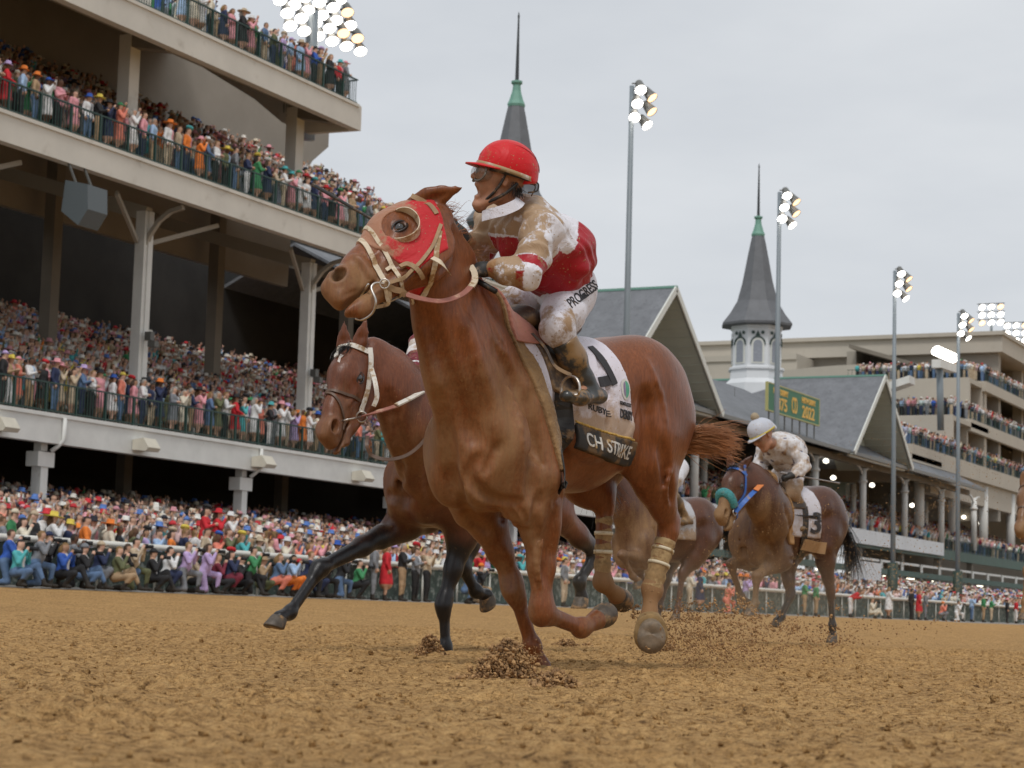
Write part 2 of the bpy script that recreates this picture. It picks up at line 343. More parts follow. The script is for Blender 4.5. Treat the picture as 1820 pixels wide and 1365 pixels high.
# ------------------------------------------------------------------ the track and the apron
def vnoise(x, y, sc, seed):
    """smooth lattice noise on arrays, 0..1"""
    r = np.random.RandomState(seed); G = r.rand(256, 256).astype(np.float32)
    x = x/sc; y = y/sc; xi = np.floor(x).astype(int); yi = np.floor(y).astype(int); fx = x-xi; fy = y-yi
    fx = fx*fx*(3-2*fx); fy = fy*fy*(3-2*fy); a = G[xi & 255, yi & 255]; b = G[(xi+1) & 255, yi & 255]; c = G[xi & 255, (yi+1) & 255]; d = G[(xi+1) & 255, (yi+1) & 255]
    return (a*(1-fx)+b*fx)*(1-fy)+(c*(1-fx)+d*fx)*fy
def gzv(Y): return 0.0006*np.clip(Y, 0, 31)**2
def dirt_mat():
    m = bpy.data.materials.new('dirt'); m.use_nodes = True; t = m.node_tree; n = t.nodes; l = t.links; b = n['Principled BSDF']; tc = n.new('ShaderNodeTexCoord')
    def nz_(s, d=7, r=.65):
        z = n.new('ShaderNodeTexNoise'); z.inputs['Scale'].default_value = s; z.inputs['Detail'].default_value = d; z.inputs['Roughness'].default_value = r; l.new(tc.outputs['Object'], z.inputs['Vector']); return z.outputs['Fac']
    def ramp(src, stops):
        r = n.new('ShaderNodeValToRGB'); e = r.color_ramp.elements; e[0].position, e[0].color = stops[0][0], (*stops[0][1], 1); e[1].position, e[1].color = stops[-1][0], (*stops[-1][1], 1)
        for p_, c_ in stops[1:-1]: q = e.new(p_); q.color = (*c_, 1)
        l.new(src, r.inputs[0]); return r.outputs[0]
    c1 = ramp(nz_(26, 9, .72), [(.33, (.10, .050, .019)), (.41, (.33, .190, .076)), (.51, (.54, .325, .138)), (.70, (.68, .44, .20))])
    x = n.new('ShaderNodeMix'); x.data_type = 'RGBA'; x.blend_type = 'MULTIPLY'; x.inputs[0].default_value = 1; l.new(c1, x.inputs[6])
    l.new(ramp(nz_(.9, 5, .6), [(.3, (.86, .84, .80)), (.7, (1.08, 1.06, 1.0))]), x.inputs[7]); l.new(x.outputs[2], b.inputs['Base Color'])
    b.inputs['Roughness'].default_value = .95; b.inputs['Specular IOR Level'].default_value = .15
    bp = n.new('ShaderNodeBump'); bp.inputs['Strength'].default_value = .9; bp.inputs['Distance'].default_value = .02; 
    vo = n.new('ShaderNodeTexVoronoi'); vo.inputs['Scale'].default_value = 75; vo.inputs['Randomness'].default_value = 1; vo2 = n.new('ShaderNodeTexVoronoi'); vo2.inputs['Scale'].default_value = 30
    dn = n.new('ShaderNodeTexNoise'); dn.inputs['Scale'].default_value = 40; dn.inputs['Detail'].default_value = 3; dm = n.new('ShaderNodeVectorMath'); dm.operation = 'MULTIPLY_ADD'; l.new(tc.outputs['Object'], dn.inputs['Vector']); l.new(dn.outputs['Color'], dm.inputs[0]); dm.inputs[1].default_value = (.03, .03, .03); l.new(tc.outputs['Object'], dm.inputs[2])
    l.new(dm.outputs[0], vo.inputs['Vector']); l.new(dm.outputs[0], vo2.inputs['Vector'])
    a1 = n.new('ShaderNodeMath'); a1.operation = 'MULTIPLY_ADD'; l.new(vo.outputs['Distance'], a1.inputs[0]); a1.inputs[1].default_value = -.8; l.new(nz_(38, 8, .75), a1.inputs[2])
    a2 = n.new('ShaderNodeMath'); a2.operation = 'MULTIPLY_ADD'; l.new(vo2.outputs['Distance'], a2.inputs[0]); a2.inputs[1].default_value = -.9; l.new(a1.outputs[0], a2.inputs[2]); l.new(a2.outputs[0], bp.inputs['Height'])
    bp2 = n.new('ShaderNodeBump'); bp2.inputs['Strength'].default_value = .6; bp2.inputs['Distance'].default_value = .06; l.new(nz_(5, 6, .7), bp2.inputs['Height']); l.new(bp.outputs[0], bp2.inputs['Normal'])
    l.new(bp2.outputs[0], b.inputs['Normal']); MATS['dirt'] = m; return m
DIRT = dirt_mat()
def grid_mesh(name, x0, x1, y0, y1, nx, ny, fz):
    xs = np.linspace(x0, x1, nx); ys = np.linspace(y0, y1, ny); X, Y = np.meshgrid(xs, ys, indexing='ij'); Z = fz(X, Y)
    V = np.stack([X, Y, Z], -1).reshape(-1, 3); i = np.arange(nx*ny).reshape(nx, ny)
    Fq = np.stack([i[:-1, :-1], i[1:, :-1], i[1:, 1:], i[:-1, 1:]], -1).reshape(-1, 4); return np_mesh(name, V, Fq)
NEAR = (2.2, 22.0, .35, 12.5)
def near_z(X, Y):
    n1 = vnoise(X, Y, .55, 1)-.5; n2 = vnoise(X, Y, .16, 2)-.5; n3 = vnoise(X+.3, Y, .06, 3)-.5; n4 = vnoise(X, Y+.2, .03, 4)-.5
    z = .020*n1+.016*n2+.016*n3+.012*n4+.012*np.clip(n3*2, 0, 1)**2*np.clip(n2*2+.4, 0, 1)
    # hoof prints pressed in by the field
    r = np.random.RandomState(5)
    for _ in range(260):
        cx, cy = r.uniform(3, 21), r.uniform(.6, 11); d2 = ((X-cx)/.10)**2+((Y-cy)/.085)**2; z = z-.030*np.exp(-d2**1.5)+.016*np.exp(-(d2-2.6)**2)
    ed = np.minimum(np.minimum(X-NEAR[0], NEAR[1]-X), np.minimum(Y-NEAR[2], NEAR[3]-Y)); return gzv(Y)+.004+z*np.clip(ed/1.0, 0, 1)
_k = 1.0 if HRES < .01 else .5
me = grid_mesh('near_track', *NEAR, int(1250*_k), int(800*_k), near_z); tag(link('track_surface', me, DIRT, None, True), kind='structure')
def mid_z(X, Y):
    n1 = vnoise(X, Y, .9, 7)-.5; n2 = vnoise(X, Y, .30, 8)-.5; n3 = vnoise(X, Y, .16, 9)-.5; ed = np.minimum(np.minimum(X-6, 120-X)/3, np.minimum(Y-.4, 31-Y))
    return gzv(Y)-.026+np.clip(ed, 0, 1)*(.03*n1+.035*n2+.02*n3)
me = grid_mesh('mid_track', 6, 120, .4, 31.3, int(1500*_k), int(420*_k), mid_z); tag(link('track_middle', me, DIRT, None, True), kind='structure')
# the rest of the track, an open ring round the near patch
def plane(name, x0, x1, ys, mat_, off=0.):
    m = MB(); P = []
    for y in ys: P += [(x0, y, gz(y)+off), (x1, y, gz(y)+off)]
    m.add(P, [(2*i, 2*i+1, 2*i+3, 2*i+2) for i in range(len(ys)-1)]); return tag(m.build(name, mat_), kind='structure')
plane('track', -60, 1500, [-60, -10, 0]+list(np.linspace(1, 31, 31))+[31.5], DIRT, -.075)
mc = mat('apron_concrete', (.30, .29, .27), .9, noise=(.8, .2), bump=(20, .3, .01))
def apz(Y): return .58 if Y < 32 else .58+(Y-32)*.135
m = MB(); P = []; ys = [31.2, 31.5, 32]+list(np.linspace(33, 62, 15))
for y in ys: P += [(-60, y, apz(y)-.0 if y > 31.3 else .40), (700, y, apz(y) if y > 31.3 else .40)]
m.add(P, [(2*i, 2*i+1, 2*i+3, 2*i+2) for i in range(len(ys)-1)]); tag(m.build('apron', mc), kind='structure')
tag(MB().add([(-600, -900, -.6), (2600, -900, -.6), (2600, 2500, -.6), (-600, 2500, -.6)], [(0, 1, 2, 3)]).build('ground', mat('far_ground', (.10, .11, .05), .95, noise=(.05, .3))), kind='structure')
# ------------------------------------------------------------------ loose dirt: clods lying about, heaps thrown up by hooves, crumbs in the air
def clod_templates(seed=3, k=14):
    r = np.random.RandomState(seed); out = []
    for _ in range(k):                                   # broken lumps: hulls of a few random points
        bm = bmesh.new(); P = r.normal(0, 1, (13, 3)); P /= np.linalg.norm(P, axis=1)[:, None]; P = P*r.uniform(.55, 1.15, (13, 1))*r.uniform(.6, 1.2, (1, 3))
        for q in P: bm.verts.new(q)
        h_ = bmesh.ops.convex_hull(bm, input=bm.verts); bmesh.ops.delete(bm, geom=[v for v in bm.verts if not v.link_faces], context='VERTS'); bm.verts.index_update(); bm.faces.ensure_lookup_table()
        out.append((np.array([v.co[:] for v in bm.verts]), np.array([[v.index for v in f.verts] for f in bm.faces]))); bm.free()
    return out
CT = clod_templates()
def scatter(name, P, R, seed, mat_, label=None, colors=None):
    r = np.random.RandomState(seed); Vs = []; Fs = []; n0 = 0; Cs = []
    for i, (p_, s_) in enumerate(zip(P, R)):
        V, Fa = CT[i % len(CT)]; a = r.uniform(0, 6.28); c, s = math.cos(a), math.sin(a); b = r.uniform(0, 6.28); c2, s2 = math.cos(b), math.sin(b)
        M = np.array([[c, -s, 0], [s, c, 0], [0, 0, 1]])@np.array([[1, 0, 0], [0, c2, -s2], [0, s2, c2]]); Vs.append((V*s_)@M.T+p_); Fs.append(Fa+n0); n0 += len(V)
    o = link(name, np_mesh(name, np.concatenate(Vs), np.concatenate(Fs)), mat_); o['kind'] = 'stuff'
    if label: o['label'] = label
    return o
def gh(x, y): return float(near_z_s(x, y))
def near_z_s(x, y): return near_z(np.array([[x]]), np.array([[y]]))[0, 0]
r_ = np.random.RandomState(11); n_ = 30000 if HRES < .01 else 12000
u = r_.rand(n_)**.8; xs = 2.6+u*18; ys = xs*np.tan(np.radians(r_.uniform(9, 43, n_))); keep = (ys > .4) & (ys < 12); xs, ys = xs[keep], ys[keep]
zs = near_z(xs[:, None], ys[:, None])[:, 0]; rr = .0028+.011*r_.rand(len(xs))**5
rr[:260] = r_.uniform(.010, .026, 260)
scatter('dirt_clods', np.stack([xs, ys, zs+rr*.3], 1), rr, 12, DIRT)
wet = mat('damp_dirt', (.22, .12, .050), .9, noise=(30, .4), noise2=(18, (.46, .27, .115), .44, .58), bump=(60, .5, .004))
def heap(c, rad, hgt, n, seed, back=(1, .1)):
    """damp soil bursting up round a hoof"""
    r = np.random.RandomState(seed); P = []; R = []
    for i in range(n):
        a = r.uniform(0, 6.28); q = abs(r.normal(0, .5)); x = q*math.cos(a)*rad[0]; y = q*math.sin(a)*rad[1]; z = max(0, r.rand()**1.3*hgt*math.exp(-(q*1.25)**2)+.004)
        P.append((c[0]+x, c[1]+y, c[2]+z)); R.append(.0032+.014*r.rand()**3)
    return P, R
# ------------------------------------------------------------------ horses
Rh = np.array([_hy, -_hx, 0.]); Fh = np.array([_hx, _hy, 0.])
class Frame:
    """a horse's own axes: f forward, l its left, u up; O on the ground under the withers"""
    def __init__(s, O, f, up=(0, 0, 1)):
        s.O = np.array(O, float); s.f = nrm(f); s.l = nrm(np.cross(up, s.f)); s.u = nrm(np.cross(s.f, s.l))
    def p(s, a, b, c): return s.O+s.f*a+s.l*b+s.u*c
    def J(s, px, py, L):                                # where the sight line meets the plane L metres to the horse's left
        r = ray(px, py); t = ((s.O+s.l*L-CP)@s.l)/(r@s.l); return CP+r*t
    def loc(s, P): q = np.asarray(P)-s.O; return q@s.f, q@s.l, q@s.u
def horse_leg_front(S, fr, sgn, elbow, knee, fet, hoof, toe, sc=1.):
    """elbow > knee > fetlock > coronet (hoof); toe: direction the hoof points"""
    l = fr.l; e, k, ft, h = map(np.array, (elbow, knee, fet, hoof)); d = nrm(k-e)
    fw = nrm(np.cross(l, d)); fw = fw if fw@fr.f > 0 else -fw
    S.chain([(e+fw*.01, .098*sc), (e+(k-e)*.3+fw*.012, .082*sc), (e+(k-e)*.62, .056*sc), (e+(k-e)*.9, .044*sc)], .05, l, .86)
    S.cone(e+(k-e)*.0-fw*.05, e+(k-e)*.45-fw*.03, .06*sc, .04*sc, .05)
    S.cone(k-d*.045, k+nrm(ft-k)*.045, .049*sc, .043*sc, .03); S.ell(k+fw*.010, (.046*sc, .052*sc, .056*sc), (fw, l, d), .025); S.ell(k-fw*.040-d*.015, (.020*sc, .022*sc, .03*sc), (fw, l, d), .03)
    c = nrm(ft-k); bk = nrm(np.cross(l, c)); bk = bk if bk@fw < 0 else -bk
    S.cone(k+c*.05, ft-c*.03, .031*sc, .0285*sc, .03, l, .95)
    S.cone(k+c*.05+bk*.026, ft-c*.01+bk*.022, .017*sc, .017*sc, .022)          # tendons
    S.ell(ft+bk*.008, (.041*sc, .037*sc, .044*sc), (bk, l, c), .03)
    S.cone(ft, h, .034*sc, .034*sc, .03); S.cone(h-nrm(h-ft)*.012, h, .038*sc, .042*sc, .02)
def horse_leg_hind(S, fr, sgn, hip, stifle, hock, fet, hoof, toe, sc=1., wrap=0.):
    l = fr.l; hp, st, hk, ft, h = map(np.array, (hip, stifle, hock, fet, hoof)); d = nrm(hk-st)
    fw = nrm(np.cross(l, d)); fw = fw if fw@fr.f > 0 else -fw
    S.chain([(hp, .2*sc), (hp+(st-hp)*.55, .185*sc), (st, .13*sc)], .08, l, .66)
    S.cone(hp-fr.f*.13-fr.u*.04, st+(hk-st)*.35-fw*.06, .16*sc, .085*sc, .08, l, .72)   # hamstrings
    S.chain([(st, .125*sc), (st+(hk-st)*.35, .105*sc), (st+(hk-st)*.7, .066*sc), (hk-d*.04, .048*sc)], .06, l, .72)
    S.cone(st+(hk-st)*.4-fw*.05, hk-fw*.052-d*.02, .03*sc, .016*sc, .04)              # achilles
    c = nrm(ft-hk); bk = nrm(np.cross(l, c)); bk = bk if bk@fw < 0 else -bk
    S.ell(hk, (.054*sc, .043*sc, .065*sc), (bk, l, c), .04)
    S.cone(hk-d*.055+bk*.055, hk+c*.06+bk*.03, .023*sc, .02*sc, .03)                   # point of hock
    S.cone(hk+c*.04, ft-c*.03, (.036+wrap)*sc, (.030+wrap)*sc, .03, l, .92); S.cone(hk+c*.06+bk*.026, ft-c*.01+bk*.022, .018*sc, .018*sc, .025)
    S.ell(ft+bk*.008, ((.042+wrap)*sc, (.038+wrap)*sc, .045*sc), (bk, l, c), .03)
    S.cone(ft, h, .035*sc, .035*sc, .03); S.cone(h-nrm(h-ft)*.012, h, .038*sc, .043*sc, .02)
def hoof_mesh(fr, fet, hoof, toe, sc=1.):
    """a hoof: a slanted truncated cone, longer at the toe, its sole flat"""
    h = np.array(hoof); ax = nrm(h-np.array(fet)); t = nrm(np.array(toe)); t = nrm(t-ax*(t@ax)*.0)
    dn = nrm(ax-t*(ax@t)*.85); dn = nrm(dn); t = nrm(t-dn*(t@dn)); sd = np.cross(dn, t); m = MB(); V = []; n = 20
    rows = [(-.006, .040, 0, 0.), (.006, .045, .003, .01), (.03, .050, .010, .02), (.058, .0565, .020, .03), (.064, .0555, .021, .03), (.063, .03, .015, 0), (.058, .0, .01, 0)]
    for dz, r, sh, tl in rows:
        for k in range(n):
            a = 2*math.pi*k/n; ca, sa = math.cos(a), math.sin(a)
            q = r*(1.0+.08*max(ca, 0)); 
            V.append(h+(dn*(dz*(1 if ca > -.3 else .85)) + t*(q*ca+sh) + sd*(q*.92*sa))*sc)
    f = []
    for i in range(len(rows)-1):
        for k in range(n): k2 = (k+1) % n; f.append((i*n+k, i*n+k2, (i+1)*n+k2, (i+1)*n+k))
    f.append(tuple(range(n-1, -1, -1))); m.add(V, f); return m.mesh('hoof')
class HeadAx:
    """u from poll to lips, v towards the forehead side, w to the horse's left; all lengths for a head 0.62 long"""
    def __init__(s, poll, muzzle, left, sc=None, vs=1.):
        s.vs = vs
        s.o = np.array(poll, float); d = np.array(muzzle)-s.o; s.sc = (np.linalg.norm(d)/.62) if sc is None else sc
        s.u = nrm(d); s.w = nrm(np.array(left)-s.u*(np.array(left)@s.u)); s.v = nrm(np.cross(s.u, s.w))
    def p(s, u, v, w=0.): return s.o+(s.u*u+s.v*v*s.vs+s.w*w)*s.sc
    def uvw(s, X, Y, Z):
        x, y, z = (X-s.o[0])/s.sc, (Y-s.o[1])/s.sc, (Z-s.o[2])/s.sc
        return x*s.u[0]+y*s.u[1]+z*s.u[2], (x*s.v[0]+y*s.v[1]+z*s.v[2])/s.vs, x*s.w[0]+y*s.w[1]+z*s.w[2]
def horse_head(S, H, mouth=0.02, ear=None, k=1.):
    c = H.sc; e = c*H.vs; P = H.p; ax = (H.u, H.v, H.w)
    S.cone(P(.02, .0), P(.2, .02), .088*e, .092*e, .05, H.w, .80)                       # skull
    S.ell(P(.13, .045), (.13*c, .062*e, .085*c), ax, .05)                               # forehead
    S.cone(P(.2, .035), P(.42, .012), .070*e, .052*c, .05, H.w, .84)                    # nasal bone
    S.cone(P(.40, .008), P(.54, -.01), .052*c, .052*c, .05, H.w, .95)
    for q in (-1, 1):
        S.ell(P(.155, -.075, q*.042), (.145*c, .118*e, .040*c), ax, .05)                # cheek disc
        S.cone(P(.2, .018, q*.078), P(.165, .04, q*.066), .026*c, .022*c, .03)          # brow
        S.cone(P(.245, -.02, q*.072), P(.36, -.035, q*.052), .018*c, .014*c, .035)      # facial crest
        S.ell(P(.205, -.002, q*.084), (.038*c, .028*e, .019*c), ax, .016)               # lids
        S.ell(P(.538, -.010, q*.042), (.056*c, .044*c, .034*c), ax, .025)                # nostril flare
        S.ell(P(.20, -.002, q*.108), (.027*c, .018*e, .022*c), ax, .006, 'sub')
    S.cone(P(.22, -.07), P(.45, -.06), .078*e, .054*c, .06, H.w, .70)                   # cheek to lips
    S.ell(P(.555, -.045), (.062*c, .060*e, .054*c), ax, .045)                           # muzzle
    S.ell(P(.604, -.066), (.034*c, .040*e, .046*c), ax, .03); S.ell(P(.60, -.015), (.030*c, .034*e, .040*c), ax, .03)                            # upper lip
    m = mouth                                                                            # lower jaw swings open by m
    for q in (-1, 1): S.cone(P(.2, -.165, q*.040), P(.42, -.125-m*.6, q*.022), .030*c, .022*c, .04)
    S.cone(P(.35, -.125-m*.45), P(.54, -.120-m, 0), .034*c, .030*c, .045, H.w, 1.05)
    S.ell(P(.560, -.130-m), (.050*c, .030*e, .036*c), ax, .03)                          # chin
    S.cone(P(.56, -.116-m), P(.618, -.110-m), .022*c, .019*c, .02, H.w, 1.5)            # lower lip
    S.cone(P(.44, -.092-m*.3, -.08), P(.44, -.092-m*.3, .08), .004*c, .004*c, .006, mode='sub')
    S.cone(P(.43, -.088-m*.25), P(.64, -.096-m*.55), .0055*c+m*.10, .006*c+m*.36, .012, H.w, 6, 'sub')   # mouth
    for q in (-1, 1):
        S.ell(P(.545, -.010, q*.066), (.040*c, .025*c, .046*c), (nrm(H.u-.35*H.v), nrm(H.v+.35*H.u), H.w), .012, 'sub')  # nostril
        S.ell(P(.548, -.012, q*.050), (.027*c, .015*c, .050*c), (nrm(H.u-.35*H.v), nrm(H.v+.35*H.u), H.w), .006, 'sub')
        S.cone(P(.30, -.05, q*.07), P(.45, -.045, q*.058), .004*c, .004*c, .02, mode='sub')
def horse_ears(S, H, dirs, sc=1., face=None):
    for q, d in dirs:
        c = H.sc*sc; b = H.p(.03, .06, q*.055); d = nrm(d); t = b+d*.19*c
        sd = nrm(np.cross(d, face if face is not None else H.u)); fc = nrm(np.cross(sd, d))
        S.chain([(b, .034*c), (b+d*.05*c, .042*c), (b+d*.1*c, .033*c), (b+d*.15*c, .014*c), (t, .004)], .02, fc, .5)
        S.chain([(b+d*.03*c+fc*.028*c, .012*c), (b+d*.07*c+fc*.026*c, .019*c), (b+d*.12*c+fc*.018*c, .008*c)], .01, fc, .9, 'sub')
def horse_eye(H, q, par, mats):
    lid = MB()
    for sg in (1, -1):
        pts = [H.p(.201+.036*math.cos(a), -.002+sg*.0235*math.sin(a)/H.vs, q*(.0905+.010*math.sin(a))) for a in np.linspace(0, math.pi, 9)]; lid.tube(spline(pts, 2), [.0055*H.sc]*17, 6)
    lid.build('eyelid', mat('dark_lid', (.022, .012, .009), .45), par, True)
    m = MB(); c = H.sc; n = 16; C_ = H.p(.201, -.002, q*.080); vs = []; R_ = .028*c
    for i in range(9):
        ph = math.pi*i/8
        for k in range(n):
            a = 2*math.pi*k/n; vs.append(C_+(H.w*q*math.cos(ph)+(H.u*math.cos(a)*1.1+H.v*math.sin(a)*.9)*math.sin(ph))*R_)
    f = [(i*n+k, i*n+(k+1) % n, (i+1)*n+(k+1) % n, (i+1)*n+k) for i in range(8) for k in range(n)]
    m.add(vs, f); return m.build('eye', mat('horse_eye', (.012, .007, .004), .08, spec=.8, coat=1), par, True)
def horse_trunk(S, fr, g=1., chest=0., hind=(0, 0), belly=0.):
    p = fr.p; l = fr.l; A = (fr.f, fr.l, fr.u); hf, hz = hind
    S.chain([(p(.16, 0, 1.42), .12*g), (p(.0, 0, 1.50), .085*g), (p(-.28, 0, 1.46), .09*g)], .1, l, .8)
    S.ell(p(-.08, 0, 1.17), (.40*g, .225*g, .40*g), A, .08)
    S.ell(p(-.42, 0, 1.22+belly), (.46*g, .27*g, .335*g), A, .1)
    S.cone(p(-.3, 0, 1.38), p(-.92+hf, 0, 1.43+hz), .19*g, .2*g, .12, l, 1.05)
    S.ell(p(.17, 0, 1.07+chest), (.24*g, .2*g, .28*g), A, .1)
    S.cone(p(-.5, 0, 1.1), p(-.85+hf, 0, 1.24+hz), .2*g, .18*g, .12, l, .95)
    for q in (-1, 1):
        S.cone(p(-.02, q*.09, 1.44), p(.2, q*.15, 1.08), .09*g, .125*g, .09)             # shoulder blade
        S.ell(p(.27, q*.088, .96+chest), (.12*g, .092*g, .16*g), A, .045)               # breast muscles
        S.cone(p(.2, q*.15, 1.02), p(-.03, q*.16, .88), .115*g, .10*g, .06)             # upper arm
        S.ell(p(-.05, q*.165, 1.02), (.14*g, .075*g, .16*g), (nrm(fr.f-.5*fr.u), fr.l, nrm(fr.u+.5*fr.f)), .05)  # triceps
        S.ell(p(-.93+hf, q*.12, 1.42+hz), (.28*g, .15*g, .2*g), A, .1)                  # croup
        S.ell(p(-1.14+hf, q*.10, 1.28+hz), (.18*g, .125*g, .25*g), A, .08)              # buttock
        S.cone(p(-.62, q*.17, 1.38), p(-.8+hf, q*.19, 1.40+hz), .05*g, .07*g, .08)      # point of hip
    for q in (-1, 1):
        S.chain([(p(.30, 0, 1.16), .010), (p(.36, q*.03, 1.03), .010), (p(.365, q*.02, .88), .008)], .05, mode='sub')
        S.chain([(p(.15, q*.235, 1.22), .008), (p(.10, q*.26, 1.05), .008), (p(.02, q*.25, .93), .006)], .045, mode='sub')

def ring(H, bvh, u, tilt=0., n=28, v0=-.04, a0=0, a1=2*math.pi, off=.004, closed=True):
    """points round the head at u, leaning back by tilt towards the jaw"""
    P = []
    for i in range(n+(0 if closed else 1)):
        a = a0+(a1-a0)*i/n; c, s_ = math.cos(a), math.sin(a)
        d = H.v*c+H.w*s_+H.u*(-tilt*c); o = H.p(u, v0); h = bvh.ray_cast(Vector(o+d*.35), Vector(-nrm(d)))
        P.append(np.array(h[0])+nrm(d)*off if h[0] is not None else o+d*.1)
    return P
def hit(bvh, px, py, off=.006, D=8.8):
    r = nrm(ray(px, py)); h = bvh.ray_cast(Vector(CP), Vector(r))
    if h[0] is None:
        q = at(px, py, D)
        for _ in range(4):
            h = bvh.find_nearest(Vector(q)); q = CP+r*((np.array(h[0])-CP)@r)
    return np.array(h[0])+np.array(h[1])*off, np.array(h[1])
def strands(name, roots, mat_, parent, n, length, wid, seed, flow, spread, grav=.0, curl=.02, seg=7):
    """hair: roots = list of points, flow(t, root) = direction at t"""
    r = random.Random(seed); m = MB()
    for i in range(n):
        b = roots[r.randrange(len(roots))]; p = np.array(b)+np.array([r.gauss(0, 1) for _ in range(3)])*.008; L = length*r.uniform(.55, 1.05)
        sp = np.array([r.gauss(0, 1) for _ in range(3)])*spread; ph = r.uniform(0, 6.28); fr_ = r.uniform(2, 6); wv = np.array([r.gauss(0, 1) for _ in range(3)])*curl
        pts = [p]
        for k in range(seg):
            t = (k+1)/seg; d = nrm(np.array(flow(t))+sp*t); p = p+d*L/seg+wv*math.sin(fr_*t+ph)/seg+np.array((0, 0, -grav*t*L/seg)); pts.append(p)
        m.tube(pts, [wid*(1-.75*k/seg) for k in range(seg+1)], 3, False)
    return m.build(name, mat_, parent)

def carve(S, bv, lines, r=.010, k=.05, mode='sub', out=0.):
    for pts in lines:
        P = [hit(bv, x, y, out)[0] for x, y in spline([np.array(q, float) for q in pts], 3)]
        n = len(P)-1; S.chain([(q, r*(.45+.55*math.sin(math.pi*i/n))) for i, q in enumerate(P)], k, mode=mode)
HR_O = at(905, 575, 9.55); HR_O[2] = 0.0
hero = Frame(HR_O, -.656*Rh-.755*Fh)
def nz(V, s, off=0.):
    """cheap smooth noise per vertex, about -1..1"""
    V = np.asarray(V)*s+off
    return (np.sin(V[:, 0]*1.7+np.sin(V[:, 1]*2.3)*1.5)+np.sin(V[:, 1]*1.9+np.sin(V[:, 2]*2.1)*1.5+1.3)+np.sin(V[:, 2]*2.2+np.sin(V[:, 0]*1.8)*1.5+2.1))/3
def coat_attrs(me, fr, low_z=.55, mudf=None, low_w=.15, lowf=None):
    V = mesh_np(me).astype(float); q = V-fr.O; f = q@fr.f; u = q@fr.u; l_ = q@fr.l
    low = np.clip((low_z-u)/low_w+nz(V, 6)*.3, 0, 1)
    mud = np.clip((f+.35)/.5, 0, 1)*np.clip((1.75-u)/.5, 0, 1)*.60+.08
    mud += np.clip((.75-u)/.3, 0, 1)*.1
    if mudf is not None: mud = mudf(V, f, l_, u, mud)
    if lowf is not None: low = lowf(V, low)
    set_attr(me, 'low', low); set_attr(me, 'mud', mud)
def build_hero():
    fr = hero; J = fr.J; p = fr.p
    root = empty('racehorse', HR_O, 'chestnut racehorse in a red blinker hood, leading the field under the red-capped jockey', 'horse', 'racehorses galloping on the dirt track')
    S = SDF((7.0, 3.1, .0), (10.4, 5.0, 2.35), HRES)
    horse_trunk(S, fr, 1.02, -.05, (.05, .03))
    for q in (-1, 1): S.cone(p(.22, q*.12, .95), p(.06, q*.16, .74), .115, .082, .09)
    N = [(at(858, 740, 9.32), .28), (at(830, 640, 9.2), .245), (at(797, 560, 9.12), .185), (at(775, 480, 9.06), .15), (at(768, 425, 9.05), .12)]
    S.chain(N, .1, fr.l, .6)
    S.chain([(at(900, 590, 9.5), .06), (at(862, 548, 9.35), .05), (at(818, 460, 9.2), .04), (at(785, 395, 9.12), .035)], .1)
    H = HeadAx(at(768, 388, 9.02), at(586, 508, 8.72), -FWD*.90-CR*.36+CU*.10, 1.05, 1.22)
    horse_head(S, H, .014)
    eL, kL, fL, hL = p(-.06, .17, .86), J(963, 1090, .14), J(1033, 1118, .14), J(1060, 1102, .14)
    horse_leg_front(S, fr, 1, eL, kL, fL, hL, None, 1.16)
    eR, kR, fR, hR = p(.0, -.17, .84), J(913, 1045, -.1), J(945, 1150, -.07), J(962, 1184, -.05)
    horse_leg_front(S, fr, -1, eR, kR, fR, hR, None, 1.1)
    hkL, ftL, hfL = J(1190, 935, .13), J(1158, 1048, .10), J(1154, 1096, .12)
    horse_leg_hind(S, fr, 1, p(-.93, .13, 1.3), J(1150, 815, .16), hkL, ftL, hfL, None, 1.1, .012)
    hkR, ftR, hfR = J(1075, 885, -.1), J(1070, 1035, -.1), J(1096, 1058, -.1)
    horse_leg_hind(S, fr, -1, p(-.93, -.13, 1.3), J(1040, 850, -.17), hkR, ftR, hfR, None, 1.08, .006)
    b0 = bvh_of(S.mesh('tmp'))
    carve(S, b0, [[(782, 700), (792, 760), (799, 820), (806, 880)], [(944, 700), (948, 760), (948, 820), (944, 880)], [(986, 700), (998, 760), (1006, 830)],
        [(1145, 700), (1153, 760), (1150, 810), (1138, 856)], [(1178, 790), (1186, 840), (1190, 890)]],   .016, .055)
    carve(S, b0, [[(850, 812), (834, 846), (852, 872), (885, 890), (925, 893)], [(812, 850), (822, 890), (840, 925), (866, 945)], [(960, 880), (950, 930), (955, 970)], [(1060, 640), (1080, 700), (1075, 770)]], .016, .035)
    carve(S, b0, [[(880, 905), (905, 930), (935, 945)], [(862, 840), (880, 800), (895, 740)]], .009, .03)
    carve(S, b0, [[(760, 560), (785, 640), (820, 720), (840, 780)], [(880, 610), (910, 670), (930, 720)], [(985, 920), (975, 980), (966, 1030)], [(880, 990), (905, 1040)]], .012, .07)
    carve(S, b0, [[(820, 560), (850, 640), (875, 720), (885, 770)], [(965, 720), (975, 800), (985, 860)], [(1000, 770), (1040, 800), (1080, 800)]], .010, .08, 'add', -.004)
    carve(S, b0, [[(690, 430), (672, 455), (662, 480)], [(735, 470), (722, 492), (712, 505)]], .005, .02)
    carve(S, b0, [[(648, 470), (655, 488), (650, 505)], [(636, 470), (644, 490), (640, 508)], [(640, 515), (625, 520), (608, 528)], [(597, 468), (590, 480), (588, 495)]], .004, .014)
    carve(S, b0, [[(905, 905), (918, 925), (925, 945)], [(915, 895), (930, 915), (938, 935)], [(990, 860), (1000, 885), (1000, 905)], [(870, 560), (880, 590), (900, 620)]], .006, .02)
